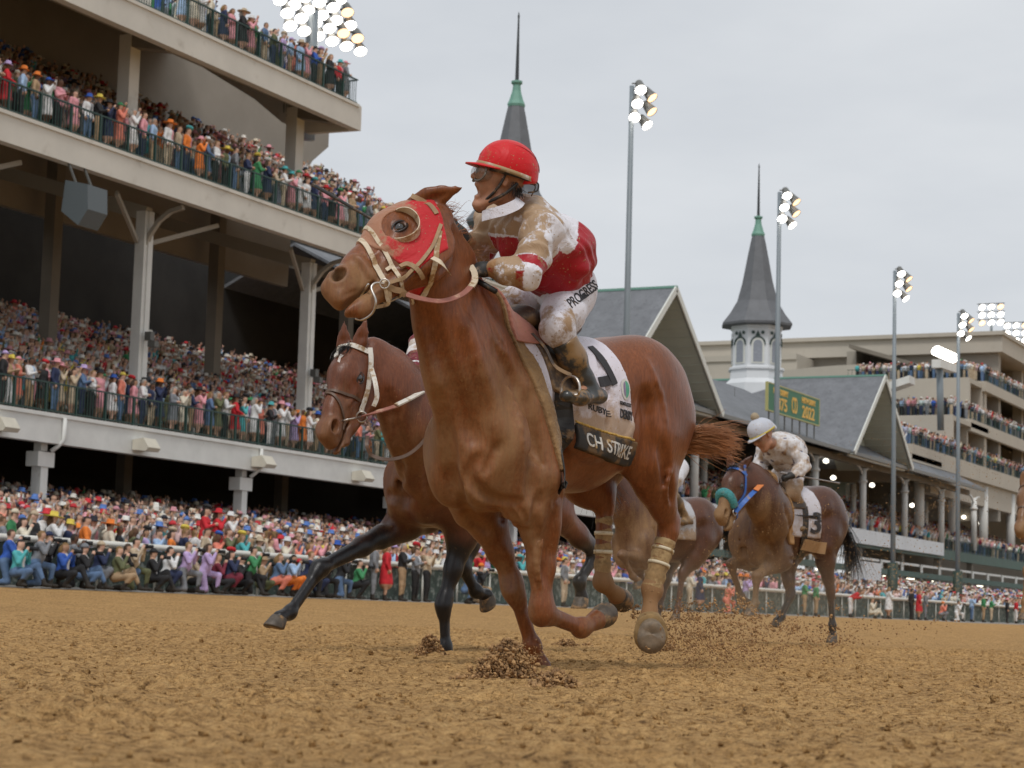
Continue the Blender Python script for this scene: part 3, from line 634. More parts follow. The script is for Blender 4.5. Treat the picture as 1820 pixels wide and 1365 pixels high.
    carve(S, b0, [[(668, 500), (655, 480), (642, 462), (630, 455)], [(905, 690), (925, 740), (930, 800)], [(965, 960), (955, 1000), (960, 1040)], [(1150, 640), (1175, 700), (1185, 760)], [(1130, 720), (1120, 760), (1105, 790)], [(1195, 830), (1185, 870), (1188, 900)]], .010, .022, 'add', -.006)
    HB = SDF((7.2, 3.9, 1.5), (8.6, 5.0, 2.35), .007)   # the head alone, for the hood
    horse_head(HB, H, .014); HB.chain(N[2:], .1, fr.l, .6)
    horse_ears(S, H, [(1, CR*.93+CU*.30-FWD*.1), (-1, CR*.9+CU*.25+FWD*.6)], 1.15, -FWD-.4*CU)
    me = S.mesh('coat'); smooth_mesh(me, 6); bv = bvh_of(me)
    def mudf(V, f, l_, u, mud):
        d = np.linalg.norm(V-H.p(.55, -.05), axis=1); mud = np.maximum(mud, np.clip(1.0-d/.33, 0, .75))
        for c_, r_, a_ in ((ftL, .26, 1.3), (ftR, .22, 1.0), (hfR, .1, .3), (fL, .15, .5)): mud = np.maximum(mud, a_*np.clip(1.3-np.linalg.norm(V-c_, axis=1)/r_, 0, 1))
        return mud
    def lowf(V, low):
        low = low*0
        for q in (-1, 1): low = np.maximum(low, np.clip(1.5-np.linalg.norm(V-H.p(.201, 0, q*.09), axis=1)/.032, 0, 1)); low = np.maximum(low, np.clip(1.6-np.linalg.norm(V-H.p(.548, -.01, q*.045), axis=1)/.034, 0, 1))
        return low
    coat_attrs(me, fr, .2, mudf, .15, lowf)
    link('coat', me, coat_mat('chestnut_coat', (.195, .060, .018), (.035, .016, .010), .72), root, True)
    hm = mat('hoof_horn', (.075, .058, .042), .55, noise=(30, .4), noise2=(14, MUD, .48, .62), bump=(60, .4, .003))
    hmud = mat('hoof_muddy', (.27, .17, .07), .85, noise=(30, .25), bump=(50, .5, .004))
    for ft, h, t, s_, m_ in ((fL, hL, CR*.9+CU*.5-FWD*.2, 1.16, hm), (fR, hR, fr.f, 1.1, hmud), (ftL, hfL, -CU*.5-FWD*1., 1.45, hmud), (ftR, hfR, CR*.8-.6*CU, 1.16, hm)):
        if ft is ftL:                                     # caked in dirt, its sole turned forwards
            c_ = J(1155, 1108, .13); link('hoof', hoof_mesh(fr, c_+FWD*.8+CU*.35, c_+FWD*.02, -CU*.9-CR*.1, 1.62), m_, root, True); link('shoe', hoof_mesh(fr, c_+FWD*.8+CU*.35, c_-FWD*.048-CU*.02, -CU*.9-CR*.1, 1.35), mat('worn_steel', (.20, .15, .10), .6, noise=(30, .3)), root, True); continue
        link('hoof', hoof_mesh(fr, ft, h, t, s_), m_, root, True)
    for q in (1, -1): horse_eye(H, q, root, None)
    # --- hood
    def hood(X, Y, Z):
        u, v, w_ = H.uvw(X, Y, Z); r = np.maximum(u-(.335+.25*(v+.02)), -.005-u-.5*(v+.02)); r = np.maximum(r, np.maximum(-.165-v, -.10-v-(u-.05)*1.2))
        for q in (-1, 1): r = np.maximum(r, .074-np.sqrt((u-.195)**2+((v-.0)*1.12)**2+np.maximum(0, -(w_*q))*9))
        ear = np.sqrt((u-.02)**2+(v-.1)**2+(np.abs(w_)-.06)**2); r = np.maximum(r, .05-ear)
        return r*H.sc
    hd = HB.shell(.0065, hood, 'hood'); smooth_mesh(hd, 1); Vh = mesh_np(hd); u_, v_, w_ = H.uvw(*Vh.T)
    set_attr(hd, 'mud', np.clip(u_*3.2+v_*4.5-.35, -1.2, 1.15))
    link('blinker_hood', hd, cloth_mat('red_hood', (.50, .012, .018), .93, 11, .6, .7, .50, .66, 9, (.36, .19, .11)), root, True)
    cup = MB()                                          # eye cups: a half ring round the back and underside of each eye hole
    for q in (1, -1):
        vs = []; n = 22
        for i in range(n+1):
            a = math.radians(58-215*i/n); rr = .076
            base = H.p(.195+rr*math.cos(a+math.pi/1), rr/1.12*math.sin(a)*-1, 0) if 0 else H.p(.195-rr*math.cos(a), rr*.95*math.sin(a), 0)
            h = bv.ray_cast(Vector(base+H.w*q*.3), Vector(-H.w*q)); b = np.array(h[0]) if h[0] is not None else base+H.w*q*.08
            hh = .052*math.sin(math.pi*min(1, (i+.5)/n*1.0))**.6+.004; inn = nrm(H.p(.195, 0)-base)
            vs += [b-inn*.004-H.w*q*.004, b-inn*.002+H.w*q*hh+inn*.006, b+inn*.008+H.w*q*hh, b+inn*.006-H.w*q*.004]
        cup.add(vs, [(i*4+k, i*4+(k+1) % 4, i*4+4+(k+1) % 4, i*4+4+k) for i in range(n) for k in range(4)])
    cream = mat('cream_leather', (.62, .52, .38), .6, noise=(18, .12), noise2=(16, (.33, .2, .09), .47, .6), bump=(40, .3, .003))
    cup.build('eye_cup', cream, root, False)
    tan = mat('rolled_leather', (.30, .19, .10), .65, noise=(20, .3), noise2=(14, (.36, .24, .13), .45, .6), bump=(40, .3, .003))
    rb = mat('rubber_rein', (.30, .115, .085), .6, noise=(25, .2), noise2=(12, (.5, .3, .2), .5, .65)); steel = mat('steel', (.55, .5, .45), .35, 1., noise=(20, .2))
    black = mat('black_strap', (.018, .016, .015), .55, noise2=(14, (.2, .12, .06), .52, .66))
    hp = lambda pts, o=.006: [hit(bv, *q, o)[0] for q in pts]
    nb = ring(H, bv, .385, .35, 30); nb2 = ring(H, bv, .325, .30, 30)
    ribbon('noseband', nb+[nb[0]], .022, .007, cream, root, bv, .004, sub=2)
    ribbon('noseband_strap', nb2+[nb2[0]], .018, .006, cream, root, bv, .006, sub=2)
    ribbon('noseband_link', hp([(686, 482), (700, 472)]), .016, .005, cream, root, bv, .010)
    ribbon('cheekpiece', hp([(782, 402), (768, 440), (748, 468), (722, 490), (698, 502), (684, 506)]), .016, .008, tan, root, bv, .009)
    ribbon('cheek_lining', hp([(781, 412), (776, 440), (770, 478), (758, 515), (750, 530)]), .024, .004, cream, root, bv, .006)
    ribbon('headpiece', hp([(733, 350), (748, 356), (762, 366), (775, 382)]), .022, .007, tan, root, bv, .006)
    loose = at(800, 488, 8.80); q0 = hit(bv, 768, 460)[0]
    ribbon('strap_end', [q0-FWD*.01, at(782, 466, 8.74), at(792, 476, 8.76), loose], .022, .004, cream, root, up=-FWD+CU)
    ribbon('throat_latch', hp([(712, 480), (724, 472), (740, 478), (748, 490)], .01), .02, .012, tan, root, bv, .012)
    bit = hit(bv, 684, 508, .02)[0]; m = MB()
    loop = [bit, at(668, 503, 8.66), at(660, 512, 8.64), at(668, 535, 8.62), at(662, 556, 8.63), at(645, 568, 8.64), at(632, 566, 8.68)]
    m.tube(spline(loop, 6), .0055, 8); m.tube(spline([bit+(-FWD)*.01+nrm(-CU*math.cos(a)+CR*math.sin(a))*.020 for a in np.linspace(0, 6.28, 12)], 2), .0045, 6)
    m.tube([at(655, 505, 8.66), at(645, 520, 8.72), at(640, 530, 8.85)], .006, 6); m.build('bit', steel, root, True)
    ribbon('chin_strap', [bit, at(688, 528, 8.70), at(690, 540, 8.72), at(672, 545, 8.80), at(655, 548, 8.9)], .016, .006, cream, root, up=-FWD)
    ribbon('bit_strap', [bit, at(700, 514, 8.70), at(715, 518, 8.72), at(722, 526, 8.73)], .026, .008, tan, root, up=-FWD)
    # reins run from the bit round to the jockey's hand, the near one in a slack loop
    ribbon('rein', [at(722, 524, 8.72), at(750, 532, 8.74), at(785, 536, 8.80), at(818, 526, 8.88), at(838, 508, 8.98), at(843, 490, 9.1), at(836, 478, 9.14)], .026, .006, rb, root, up=CU*.8-FWD, sub=8)
    ribbon('rein_end', [at(837, 511, 8.968), at(844, 500, 9.03), at(843, 486, 9.10), at(836, 474, 9.13)], .028, .009, cream, root, up=CU*.8-FWD)
    ribbon('curb_strap', hp([(690, 545), (715, 541), (735, 540)], .006), .012, .005, cream, root, bv, .006)
    # --- saddle cloth, with the name band; hugs the barrel
    sp = lambda px, py, o=.016: hit(bv, px, py, o)[0]
    def clothreg(X, Y, Z):
        x, y, z = X-fr.O[0], Y-fr.O[1], Z-fr.O[2]; f_ = x*fr.f[0]+y*fr.f[1]; l_ = x*fr.l[0]+y*fr.l[1]; a = np.abs(l_)
        front = f_-(.10-.30*(1.5-z)); back = -.54-.24*(1.6-z)-f_; low = 1.17+.05*np.sin(f_*3)+.06*(f_+.3)-z
        return np.maximum(np.maximum(front, back), low)
    cl = S.shell(.011, clothreg, 'saddle_cloth'); smooth_mesh(cl, 1)
    Vc = mesh_np(cl).astype(float)-fr.O; set_attr(cl, 'mud', np.clip((1.36-Vc[:, 2])*4, -.6, .9))
    clo = link('saddle_cloth', cl, cloth_mat('white_cloth', (.70, .66, .72), .8, 7, .8, .5, .55, .72, 8), root, True)
    def clothreg2(X, Y, Z):
        x, y, z = X-fr.O[0], Y-fr.O[1], Z-fr.O[2]; f_ = x*fr.f[0]+y*fr.f[1]
        front = f_-(.145-.33*(1.5-z)); back = (.06-.33*(1.5-z))-f_
        return np.maximum(np.maximum(front, back), np.maximum(.93-z, 0*f_-1))
    c2 = S.shell(.015, clothreg2, 'cloth_edge'); link('cloth_edge', c2, cloth_mat('muddy_leather', (.25, .15, .07), .8, 9, .8, .6, .4, .6, 20), root, True)
    bcl = bvh_of(cl)
    def band(name, z0, z1, f0, f1, off, m_):
        def reg(X, Y, Z):
            x, y, z = X-fr.O[0], Y-fr.O[1], Z-fr.O[2]; f_ = x*fr.f[0]+y*fr.f[1]; zz = z-.05*np.sin(f_*3)-.06*(f_+.3)
            return np.maximum(np.maximum(z0-zz, zz-z1), np.maximum(f_-f0, f1-f_))
        q = S.shell(off, reg, name); o = link(name, q, m_, clo); return q
    bk = mat('name_band', (.030, .027, .024), .8, noise2=(9, (.17, .10, .045), .48, .64), bump=(30, .3, .004)); gold = mat('gold_braid', (.50, .31, .07), .6, noise=(40, .3))
    z1, z2 = 1.065, 1.185
    bcl0 = bcl; bcl = bvh_of(band('name_band', z1, z2, -.18, -.70, .018, bk)); band('gold_braid', z2, z2+.013, -.18, -.67, .016, gold)
    def lettering(name, txt, f0, z0, size, m_, off, font=None, sx=1., italic=0., bold=0, body=None, sub=.012):
        cu = bpy.data.curves.new(name, 'FONT'); cu.body = txt; cu.size = size; cu.extrude = .0015; cu.offset = bold; cu.align_x = 'LEFT'; cu.shear = italic
        to = bpy.data.objects.new(name, cu); COL.objects.link(to); dg = bpy.context.evaluated_depsgraph_get(); m_e = bpy.data.meshes.new_from_object(to.evaluated_get(dg)); bpy.data.objects.remove(to)
        bm = bmesh.new(); bm.from_mesh(m_e); bmesh.ops.triangulate(bm, faces=bm.faces); bmesh.ops.subdivide_edges(bm, edges=[e for e in bm.edges if e.calc_length() > sub], cuts=2); bm.to_mesh(m_e); bm.free()
        V = mesh_np(m_e).astype(float); out = np.empty_like(V)
        for i, (x, y, z) in enumerate(V):
            f_ = f0-x*sx; zz = z0+y+.05*math.sin(f_*3)+.06*(f_+.3); P_ = fr.p(f_, .6, zz); c_ = []
            for b_ in (bcl, bv):
                h = b_.ray_cast(Vector(P_), Vector(-fr.l))
                if h[0] is not None: c_.append(np.array(h[0]))
            if not c_: c_ = [np.array(bv.find_nearest(Vector(fr.p(f_, .26, zz)))[0])]
            b = max(c_, key=lambda t: t@fr.l); out[i] = b+fr.l*(off+z)
        m_e.vertices.foreach_set('co', out.astype(np.float32).ravel()); m_e.update(); m_e.materials.clear(); return link(name, m_e, m_, clo)
    wt = mat('white_lettering', (.62, .60, .56), .7, noise2=(12, (.42, .27, .12), .52, .62)); bt = mat('black_lettering', (.03, .028, .03), .7)
    lettering('lettering', 'CH STRIKE', -.235, z1+.030, .088, wt, .002, sx=.98, bold=.0012); bcl = bcl0
    lettering('lettering', 'DERBY', -.50, z2+.095, .062, bt, .003, sx=.62, bold=.001); lettering('lettering', 'KENTUCKY', -.50, z2+.158, .026, bt, .003, sx=.78)
    lettering('lettering', 'RUBY E', -.26, z2+.085, .042, bt, .003, sx=1.25)
    ribbon('number', [hit(bcl, *q)[0] for q in ((1048, 617), (1064, 634), (1080, 658), (1092, 684))], .048, .003, bt, clo, bcl, .004); ribbon('number', [hit(bcl, *q)[0] for q in ((1064, 680), (1084, 676))], .05, .003, bt, clo, bcl, .004)
    em = mat('emblem_green', (.10, .36, .24), .6); 
    def disc(name, f0, z0, rf, rz, m_, off, a0=0, a1=2*math.pi):
        mb = MB(); n = 22; vs = [None]*(n+1)
        for i in range(n+1):
            a = a0+(a1-a0)*i/n; f_, zz = (f0-rf*math.cos(a), z0+rz*math.sin(a)) if i < n+1 else 0
            h = bcl.ray_cast(Vector(fr.p(f_, .6, zz)), Vector(-fr.l)); vs[i] = np.array(h[0])+fr.l*off if h[0] is not None else fr.p(f_, .28, zz)
        c_ = bcl.ray_cast(Vector(fr.p(f0, .6, z0)), Vector(-fr.l)); vs.append(np.array(c_[0])+fr.l*off)
        mb.add(vs, [(i, i+1, n+1) for i in range(n)]); mb.build(name, m_, clo)
    disc('emblem', -.555, z2+.225-.05, .036, .052, mat('emblem_white', (.66, .64, .6), .7), .004); disc('emblem', -.555, z2+.225-.05, .026, .042, em, .006, -1.57, 1.57)
    disc('emblem', -.55, z2+.225-.05, .014, .036, mat('emblem_violet', (.25, .18, .32), .6), .007, 1.57, 4.71)
    # --- saddle, pad and girth
    g_ = [J(x, y, .30) for x, y in ((1012, 690), (1012, 760), (1010, 810), (1004, 850), (1003, 868))]
    ribbon('girth', [bv.find_nearest(Vector(q))[0] for q in g_], .085, .006, black, root, bv, .012)
    pad = SDF((8.0, 3.4, 1.3), (9.5, 4.8, 1.9), .009)
    pad.chain([(p(.13, 0, 1.60), .045), (p(-.05, 0, 1.66), .055), (p(-.3, 0, 1.63), .07), (p(-.42, 0, 1.66), .05)], .05, fr.l, 1.9)
    pm = pad.mesh('saddle'); smooth_mesh(pm, 2); link('saddle', pm, mat('saddle_leather', (.06, .04, .028), .5, noise2=(9, (.25, .15, .07), .45, .6), bump=(30, .3, .004)), root, True)
    def flap(X, Y, Z):
        x, y, z = X-fr.O[0], Y-fr.O[1], Z-fr.O[2]; f_ = x*fr.f[0]+y*fr.f[1]; l_ = x*fr.l[0]+y*fr.l[1]
        return np.maximum(np.maximum(f_-(.03-.25*(1.6-z)), -.22-.25*(1.6-z)-f_), 1.27+.3*np.abs(f_+.17)-z)
    fl = S.shell(.024, flap, 'saddle_flap'); smooth_mesh(fl, 3); link('saddle_flap', fl, MATS['saddle_leather'], root, True)
    def withers_pad(X, Y, Z):
        x, y, z = X-fr.O[0], Y-fr.O[1], Z-fr.O[2]; f_ = x*fr.f[0]+y*fr.f[1]; l_ = x*fr.l[0]+y*fr.l[1]
        return np.maximum(np.maximum(f_-(.16-.28*(1.6-z)), -.06-.28*(1.6-z)-f_), 1.52-z)
    wp = S.shell(.028, withers_pad, 'withers_pad'); smooth_mesh(wp, 3); link('withers_pad', wp, cloth_mat('pink_pad', (.50, .22, .17), .5, 8, .8, .4, .5, .7), root, True)
    # --- bandages with bright tape
    bnd = mat('muddy_bandage', (.30, .19, .085), .9, noise=(40, .25), noise2=(10, (.42, .29, .14), .5, .6), bump=(60, .5, .004)); tape = mat('bright_tape', (.66, .58, .42), .5, noise2=(20, (.4, .27, .12), .5, .62))
    for a_, b_, w0, w1, ta in ((hkL, ftL, .052, .050, (.35, .58)), (hkR, ftR, .042, .044, (.40, .62))):
        a_, b_ = np.array(a_), np.array(b_); L = b_-a_; mb = MB(); pts = [a_+L*t for t in np.linspace(.22, 1.02, 14)]
        mb.tube(pts, [w0+.004*math.sin(i*2.2) for i in range(14)], 20); o = mb.build('leg_bandage', bnd, root, True)
        for t in ta: mb = MB(); mb.tube([a_+L*t, a_+L*(t+.045)], [w0+.006, w0+.006], 20); mb.build('tape', tape, o, True)
    # --- tail and mane
    dock = p(-1.33, 0, 1.42); hair = mat('chestnut_hair', (.34, .13, .05), .5, noise=(8, .25), spec=.6)
    dirs = [CR*.85-CU*.1+FWD*.2, CR*1.0+CU*.02, CR*1.0-CU*.10, CR*.95-CU*.2]
    def flow(t): x = t*3; i = min(int(x), 2); return dirs[i]*(1-(x-i))+dirs[i+1]*(x-i)
    roots = [at(1214+rnd.uniform(-6, 6), 772+rnd.uniform(-12, 30), 10.35) for _ in range(40)]
    strands('tail', roots, mat('tail_hair', (.42, .19, .08), .5, noise=(8, .3), spec=.6), root, 650,   .30, .0018, 3, flow, .22, .02, .05, 8)
    mr = [at(x, y, d) for x, y, d in ((790, 372, 9.05), (800, 392, 9.1), (808, 415, 9.14), (822, 450, 9.2), (840, 495, 9.3))]
    strands('mane', mr, hair, root, 70, .10, .0016, 4, lambda t: CR*1.0+CU*(.5-.5*t), .45, .05, .05, 6)
    return root, S, bv
HERO = build_hero()
# ------------------------------------------------------------------ jockeys
def hand(S, w, pdir, back, thumb, sc=1., curl=1.):
    """a fist round something: palm from the wrist along pdir, back = back of the hand, thumb side"""
    p_, b, t = nrm(pdir), nrm(back), nrm(thumb); pc = w+p_*.05*sc
    S.cone(w, w+p_*.03*sc, .026*sc, .032*sc, .02); S.ell(pc, (.042*sc, .018*sc, .040*sc), (p_, b, t), .015)
    for i, ln in enumerate((.92, 1.0, .95, .78)):
        o = (i-1.5)*-.020*sc; k0 = w+p_*.085*sc+t*o+b*.004*sc; a1 = curl*1.15; a2 = curl*2.6
        k1 = k0+(p_*math.cos(a1)-b*math.sin(a1))*.036*ln*sc; k2 = k1+(p_*math.cos(a2)-b*math.sin(a2))*.026*ln*sc; k3 = k2+(p_*math.cos(a2*1.25)-b*math.sin(a2*1.25))*.018*ln*sc
        S.chain([(k0, .0105*sc), (k1, .0100*sc), (k2, .0092*sc), (k3, .008*sc)], .004)
    q0 = w+p_*.03*sc+t*.030*sc; q1 = q0+(p_*.6+t*.5-b*.5)*.034*sc; q2 = q1+(p_*.8-t*.25-b*.7)*.028*sc
    S.chain([(q0, .014*sc), (q1, .012*sc), (q2, .0095*sc)], .008)
def human_head(S, c, fd, hu, sc=1., mouth=.0):
    fd = nrm(fd); hu = nrm(hu-fd*(hu@fd)); sd = np.cross(hu, fd); P = lambda a, b, d=0.: c+(fd*a+hu*b+sd*d)*sc; ax = (fd, hu, sd); m = mouth
    S.ell(P(-.012, .035), (.098*sc, .092*sc, .076*sc), ax, .03); S.ell(P(.035, -.02), (.060*sc, .085*sc, .062*sc), ax, .03)
    for q in (-1, 1):
        S.cone(P(-.005, -.075, q*.052), P(.05, -.108-m, q*.022), .020*sc, .018*sc, .03)      # jaw
        S.ell(P(.068, -.018, q*.034), (.024*sc, .020*sc, .022*sc), ax, .02)                 # cheekbone
        S.ell(P(.093, .012, q*.030), (.012*sc, .011*sc, .017*sc), ax, .012, 'sub')          # eye hollow
        S.ell(P(.082, .012, q*.030), (.013*sc, .012*sc, .013*sc), ax, .006)
        S.cone(P(.088, .032, q*.016), P(.080, .034, q*.045), .008*sc, .006*sc, .012)        # brow
        e = P(-.008, -.005, q*.076); S.ell(e, (.018*sc, .030*sc, .009*sc), (nrm(fd-.2*hu), nrm(hu+.2*fd), nrm(sd*q-fd*.4)), .006)
        S.ell(e+(sd*q*.008)*sc, (.009*sc, .018*sc, .007*sc), ax, .004, 'sub')
    S.cone(P(.088, .012), P(.112, -.026), .009*sc, .0125*sc, .014)                          # nose
    for q in (-1, 1): S.ell(P(.103, -.030, q*.011), (.010*sc, .008*sc, .008*sc), ax, .006)
    S.cone(P(.042, -.112-m, 0), P(.060, -.106-m, 0), .023*sc, .016*sc, .025)                 # chin
    S.cone(P(.064, -.108-m), P(.064, -.084-m), .015*sc, .011*sc, .012)
    S.cone(P(.086, -.052, -.016), P(.086, -.052, .016), .0085*sc, .0085*sc, .012)           # lips
    S.cone(P(.070, -.076-m, -.014), P(.070, -.076-m, .014), .0095*sc, .0095*sc, .012)
    S.ell(P(.088, -.065-m*.5), (.030*sc, (.003+m*.62)*sc, .022*sc), ax, .005, 'sub')        # open mouth
    return P
def jockey(name, label, fr, j, sc, cols, h=.008, rough_mud=1., group=None, holds=None, parts=None):
    """j: joints in world coordinates; cols: jersey function (kind, t, V) -> colour, breeches, boots, cap, skin, glove"""
    root = empty(name, tuple(j['pelvis']), label, 'jockey', 'jockeys riding in the race')
    A = lambda k: np.array(j[k], float); lat = fr.l
    allp = np.array([v for k, v in j.items() if k not in ('fd', 'hu', 'mouth', 'headsc') and not k.startswith(('hand', 'back'))]); lo = allp.min(0)-.3*sc; hi = allp.max(0)+.3*sc
    fd, hu = nrm(j['fd']), nrm(j['hu']); hd = A('head')
    hs = sc*j.get('headsc', 1.)
    S = SDF(lo, hi, h)                                    # the body, one skin from head to hands and feet
    HP = human_head(S, hd, fd, hu, hs, j.get('mouth', .0))
    S.chain([(hd-fd*.02*sc-hu*.06*sc, .052*sc), (A('neck'), .056*sc)], .03)
    S.chain([(A('pelvis'), .11*sc), (A('mid'), .11*sc), (A('chest'), .13*sc), (A('neck'), .06*sc)], .05, lat, 1.1)
    for q, s_ in (('L', 1), ('R', -1)):
        S.cone(A('chest')*.5+A('neck')*.5, A('sh'+q), .07*sc, .052*sc, .03); S.chain([(A('sh'+q), .050*sc), (A('el'+q), .038*sc), (A('wr'+q), .024*sc)], .02)
        S.chain([(A('hip'+q), .085*sc), (A('kn'+q), .052*sc), (A('an'+q), .032*sc), (A('an'+q)*.72+A('toe'+q)*.28, .018*sc)], .03)
        pd = nrm(j.get('hand'+q, A('wr'+q)-A('el'+q))); hand(S, A('wr'+q), pd, nrm(j.get('back'+q, np.array((0, 0, 1.)))-pd*(pd@j.get('back'+q, np.array((0, 0, 1.))))), nrm(np.cross(pd, j.get('back'+q, np.array((0, 0, 1.))))*s_), sc*1.08)
    me = S.mesh('body'); smooth_mesh(me, 1); link('body', me, cols['skin'], root, True)
    def gl(q):
        w_ = A('wr'+q); pd = nrm(j.get('hand'+q, w_-A('el'+q)))
        reg = lambda X, Y, Z: np.maximum(-((X-w_[0])*pd[0]+(Y-w_[1])*pd[1]+(Z-w_[2])*pd[2])-.02, np.sqrt((X-w_[0])**2+(Y-w_[1])**2+(Z-w_[2])**2)-.19*sc)
        return S.shell(.003*sc, reg, 'glove')
    if cols.get('glove') is not None:
        for q in 'LR': g = gl(q); smooth_mesh(g, 1); link('glove', g, cols['glove'], root, True)
    # jersey: loose silk, ballooned at the back
    T = SDF(lo, hi, h)
    T.chain([(A('pelvis')*.75+A('mid')*.25, .125*sc), (A('mid'), .152*sc), (A('chest'), .148*sc), (A('neck')*.7+A('chest')*.3, .10*sc), (A('neck'), .068*sc)], .06, lat, 1.12)
    if 'billow' in j: T.ell(A('billow'), np.array((.15, .16, .15))*sc, None, .08)
    for q, s_ in (('L', 1), ('R', -1)):
        T.cone(A('chest')*.6+A('neck')*.4, A('sh'+q), .10*sc, .085*sc, .06)
        T.chain([(A('sh'+q), .078*sc), (A('sh'+q)*.4+A('el'+q)*.6, .066*sc), (A('el'+q), .055*sc)], .05)
        T.chain([(A('el'+q), .056*sc), (A('el'+q)*.5+A('wr'+q)*.5, .052*sc), (A('el'+q)*.12+A('wr'+q)*.88, .036*sc)], .04)
    # folds: rings round the sleeves and drag lines on the trunk
    X, Y, Z = [(T.lo[k]+T.h*np.arange(T.n[k])).astype(np.float32)[tuple(slice(None) if i == k else None for i in range(3))] for k in range(3)]
    u1 = fd; ph = (X*31+Y*17+Z*23)/sc; T.v += (.0035*sc*np.sin(ph*2.1+2*np.sin(Z*31/sc+X*12/sc))+.008*sc*np.sin(ph*.8+2.6*np.sin(X*9/sc+Z*12/sc+Y*7/sc))+.004*sc*np.sin((X*-22+Z*47)/sc+2*np.sin(Y*17/sc)+Y*9/sc)).astype(np.float32)
    T.v = np.maximum(T.v, -(S.v*0+9)); 
    tm = T.mesh('jersey'); smooth_mesh(tm, 1); V = mesh_np(tm).astype(float)
    def seg(a, b):
        ab = b-a; t = np.clip(((V-a)@ab)/(ab@ab), 0, 1); return np.linalg.norm(V-a-t[:, None]*ab, axis=1), t
    ds = [seg(A('pelvis'), A('neck'))]+[seg(A('sh'+q), A('el'+q)) for q in 'LR']+[seg(A('el'+q), A('wr'+q)) for q in 'LR']
    D = np.stack([ds[0][0]-.09*sc]+[d[0] for d in ds[1:]]); k = D.argmin(0); t = np.stack([d[1] for d in ds])[k, np.arange(len(V))]
    C_ = cols['jersey'](k, t, V); a = tm.color_attributes.new('Col', 'FLOAT_COLOR', 'POINT'); cc = np.ones((len(V), 4), np.float32); cc[:, :3] = C_; a.data.foreach_set('color', cc.ravel())
    set_attr(tm, 'mud', cols['mud'](k, t, V)); link('jersey', tm, cols['jersey_mat'], root, True)
    B = SDF(lo, hi, h)                                    # breeches
    B.chain([(A('pelvis'), .135*sc), (A('pelvis')*.4+A('mid')*.6, .12*sc)], .05, lat, 1.15)
    for q in 'LR':
        B.chain([(A('hip'+q), .125*sc), (A('hip'+q)*.5+A('kn'+q)*.5, .098*sc), (A('kn'+q), .072*sc), (A('kn'+q)*.75+A('an'+q)*.25, .052*sc)], .05)
    B.v += (.0035*sc*np.sin((X*35+Z*27)/sc+2*np.sin(Y*16/sc))).astype(np.float32)
    bm_ = B.mesh('breeches'); smooth_mesh(bm_, 1); Vb = mesh_np(bm_).astype(float)
    kd = np.minimum(np.linalg.norm(Vb-A('knL'), axis=1), np.linalg.norm(Vb-A('knR'), axis=1)); set_attr(bm_, 'mud', np.clip(1.2-kd/(.17*sc), -.5, 1)); link('breeches', bm_, cols['breeches'], root, True)
    for q in 'LR':
        O = SDF(lo, hi, h); kn, an, toe = A('kn'+q), A('an'+q), A('toe'+q); d = nrm(an-kn)
        O.chain([(kn*.78+an*.22, .066*sc), (kn*.5+an*.5, .063*sc), (kn*.15+an*.85, .046*sc), (an, .044*sc)], .03)
        heel = an+d*.056*sc-nrm(toe-an)*.065*sc; O.cone(an, heel, .036*sc, .030*sc, .03); O.chain([(heel, .031*sc), (an*.5+toe*.5+d*.030*sc, .034*sc), (toe, .028*sc)], .03, fr.l, 1.25)
        top = kn*.80+an*.20; O.v = np.maximum(O.v, ((X-top[0])*-d[0]+(Y-top[1])*-d[1]+(Z-top[2])*-d[2]).astype(np.float32))
        ob = O.mesh('boot'); smooth_mesh(ob, 1); link('boot', ob, cols['boots'], root, True)
    # cap over the helmet, with peak
    K = SDF(hd-.22*hs, hd+.25*hs, min(h, .006)); c0 = HP(-.018, .052); axh = (fd, hu, np.cross(hu, fd)); K.ell(c0, (.132*hs, .118*hs, .108*hs), axh, .01)
    Xk, Yk, Zk = [(K.lo[k]+K.h*np.arange(K.n[k])).astype(np.float32)[tuple(slice(None) if i == k else None for i in range(3))] for k in range(3)]
    rel = lambda p_, n_: ((Xk-p_[0])*n_[0]+(Yk-p_[1])*n_[1]+(Zk-p_[2])*n_[2])
    bn = nrm(hu+fd*.10); cut = HP(0, .028); a_ = np.maximum(K.v, -rel(cut, bn)); K.v = a_.astype(np.float32)
    lob = HP(-.105, .012); K.ell(lob, (.045*hs, .05*hs, .08*hs), axh, .03); K.v = np.maximum(K.v, -rel(HP(0, -.028), nrm(hu+fd*.4)).astype(np.float32))
    K.v = np.maximum(K.v, -(((rel(c0, fd)/(.112*hs))**2+(rel(c0, hu)/(.100*hs))**2+(rel(c0, axh[2])/(.09*hs))**2)**.5-1).astype(np.float32)*.09*hs*1)
    km = K.mesh('riding_cap'); smooth_mesh(km, 1); cap = link('riding_cap', km, cols['cap'], root, True)
    pk = MB(); n = 18; vs = []
    for i in range(n+1):
        a = math.radians(-72+144*i/n); e = fd*math.cos(a)*.126*hs+axh[2]*math.sin(a)*.106*hs; o = fd*math.cos(a)*.178*hs+axh[2]*math.sin(a)*.112*hs-hu*.016*hs*math.cos(a)
        b0 = HP(-.018, .036); vs += [b0+e, b0+o, b0+o-hu*.006*hs, b0+e-hu*.008*hs]
    pk.add(vs, [(i*4+k, i*4+(k+1) % 4, i*4+4+(k+1) % 4, i*4+4+k) for i in range(n) for k in range(4)]+[(3, 2, 1, 0), (n*4, n*4+1, n*4+2, n*4+3)]); pk.build('peak', cols['cap'], cap, True)
    return root, dict(S=S, T=tm, B=bm_, HP=HP, cap=cap, km=km, fd=fd, hu=hu, sd=axh[2], axh=axh, body=me)
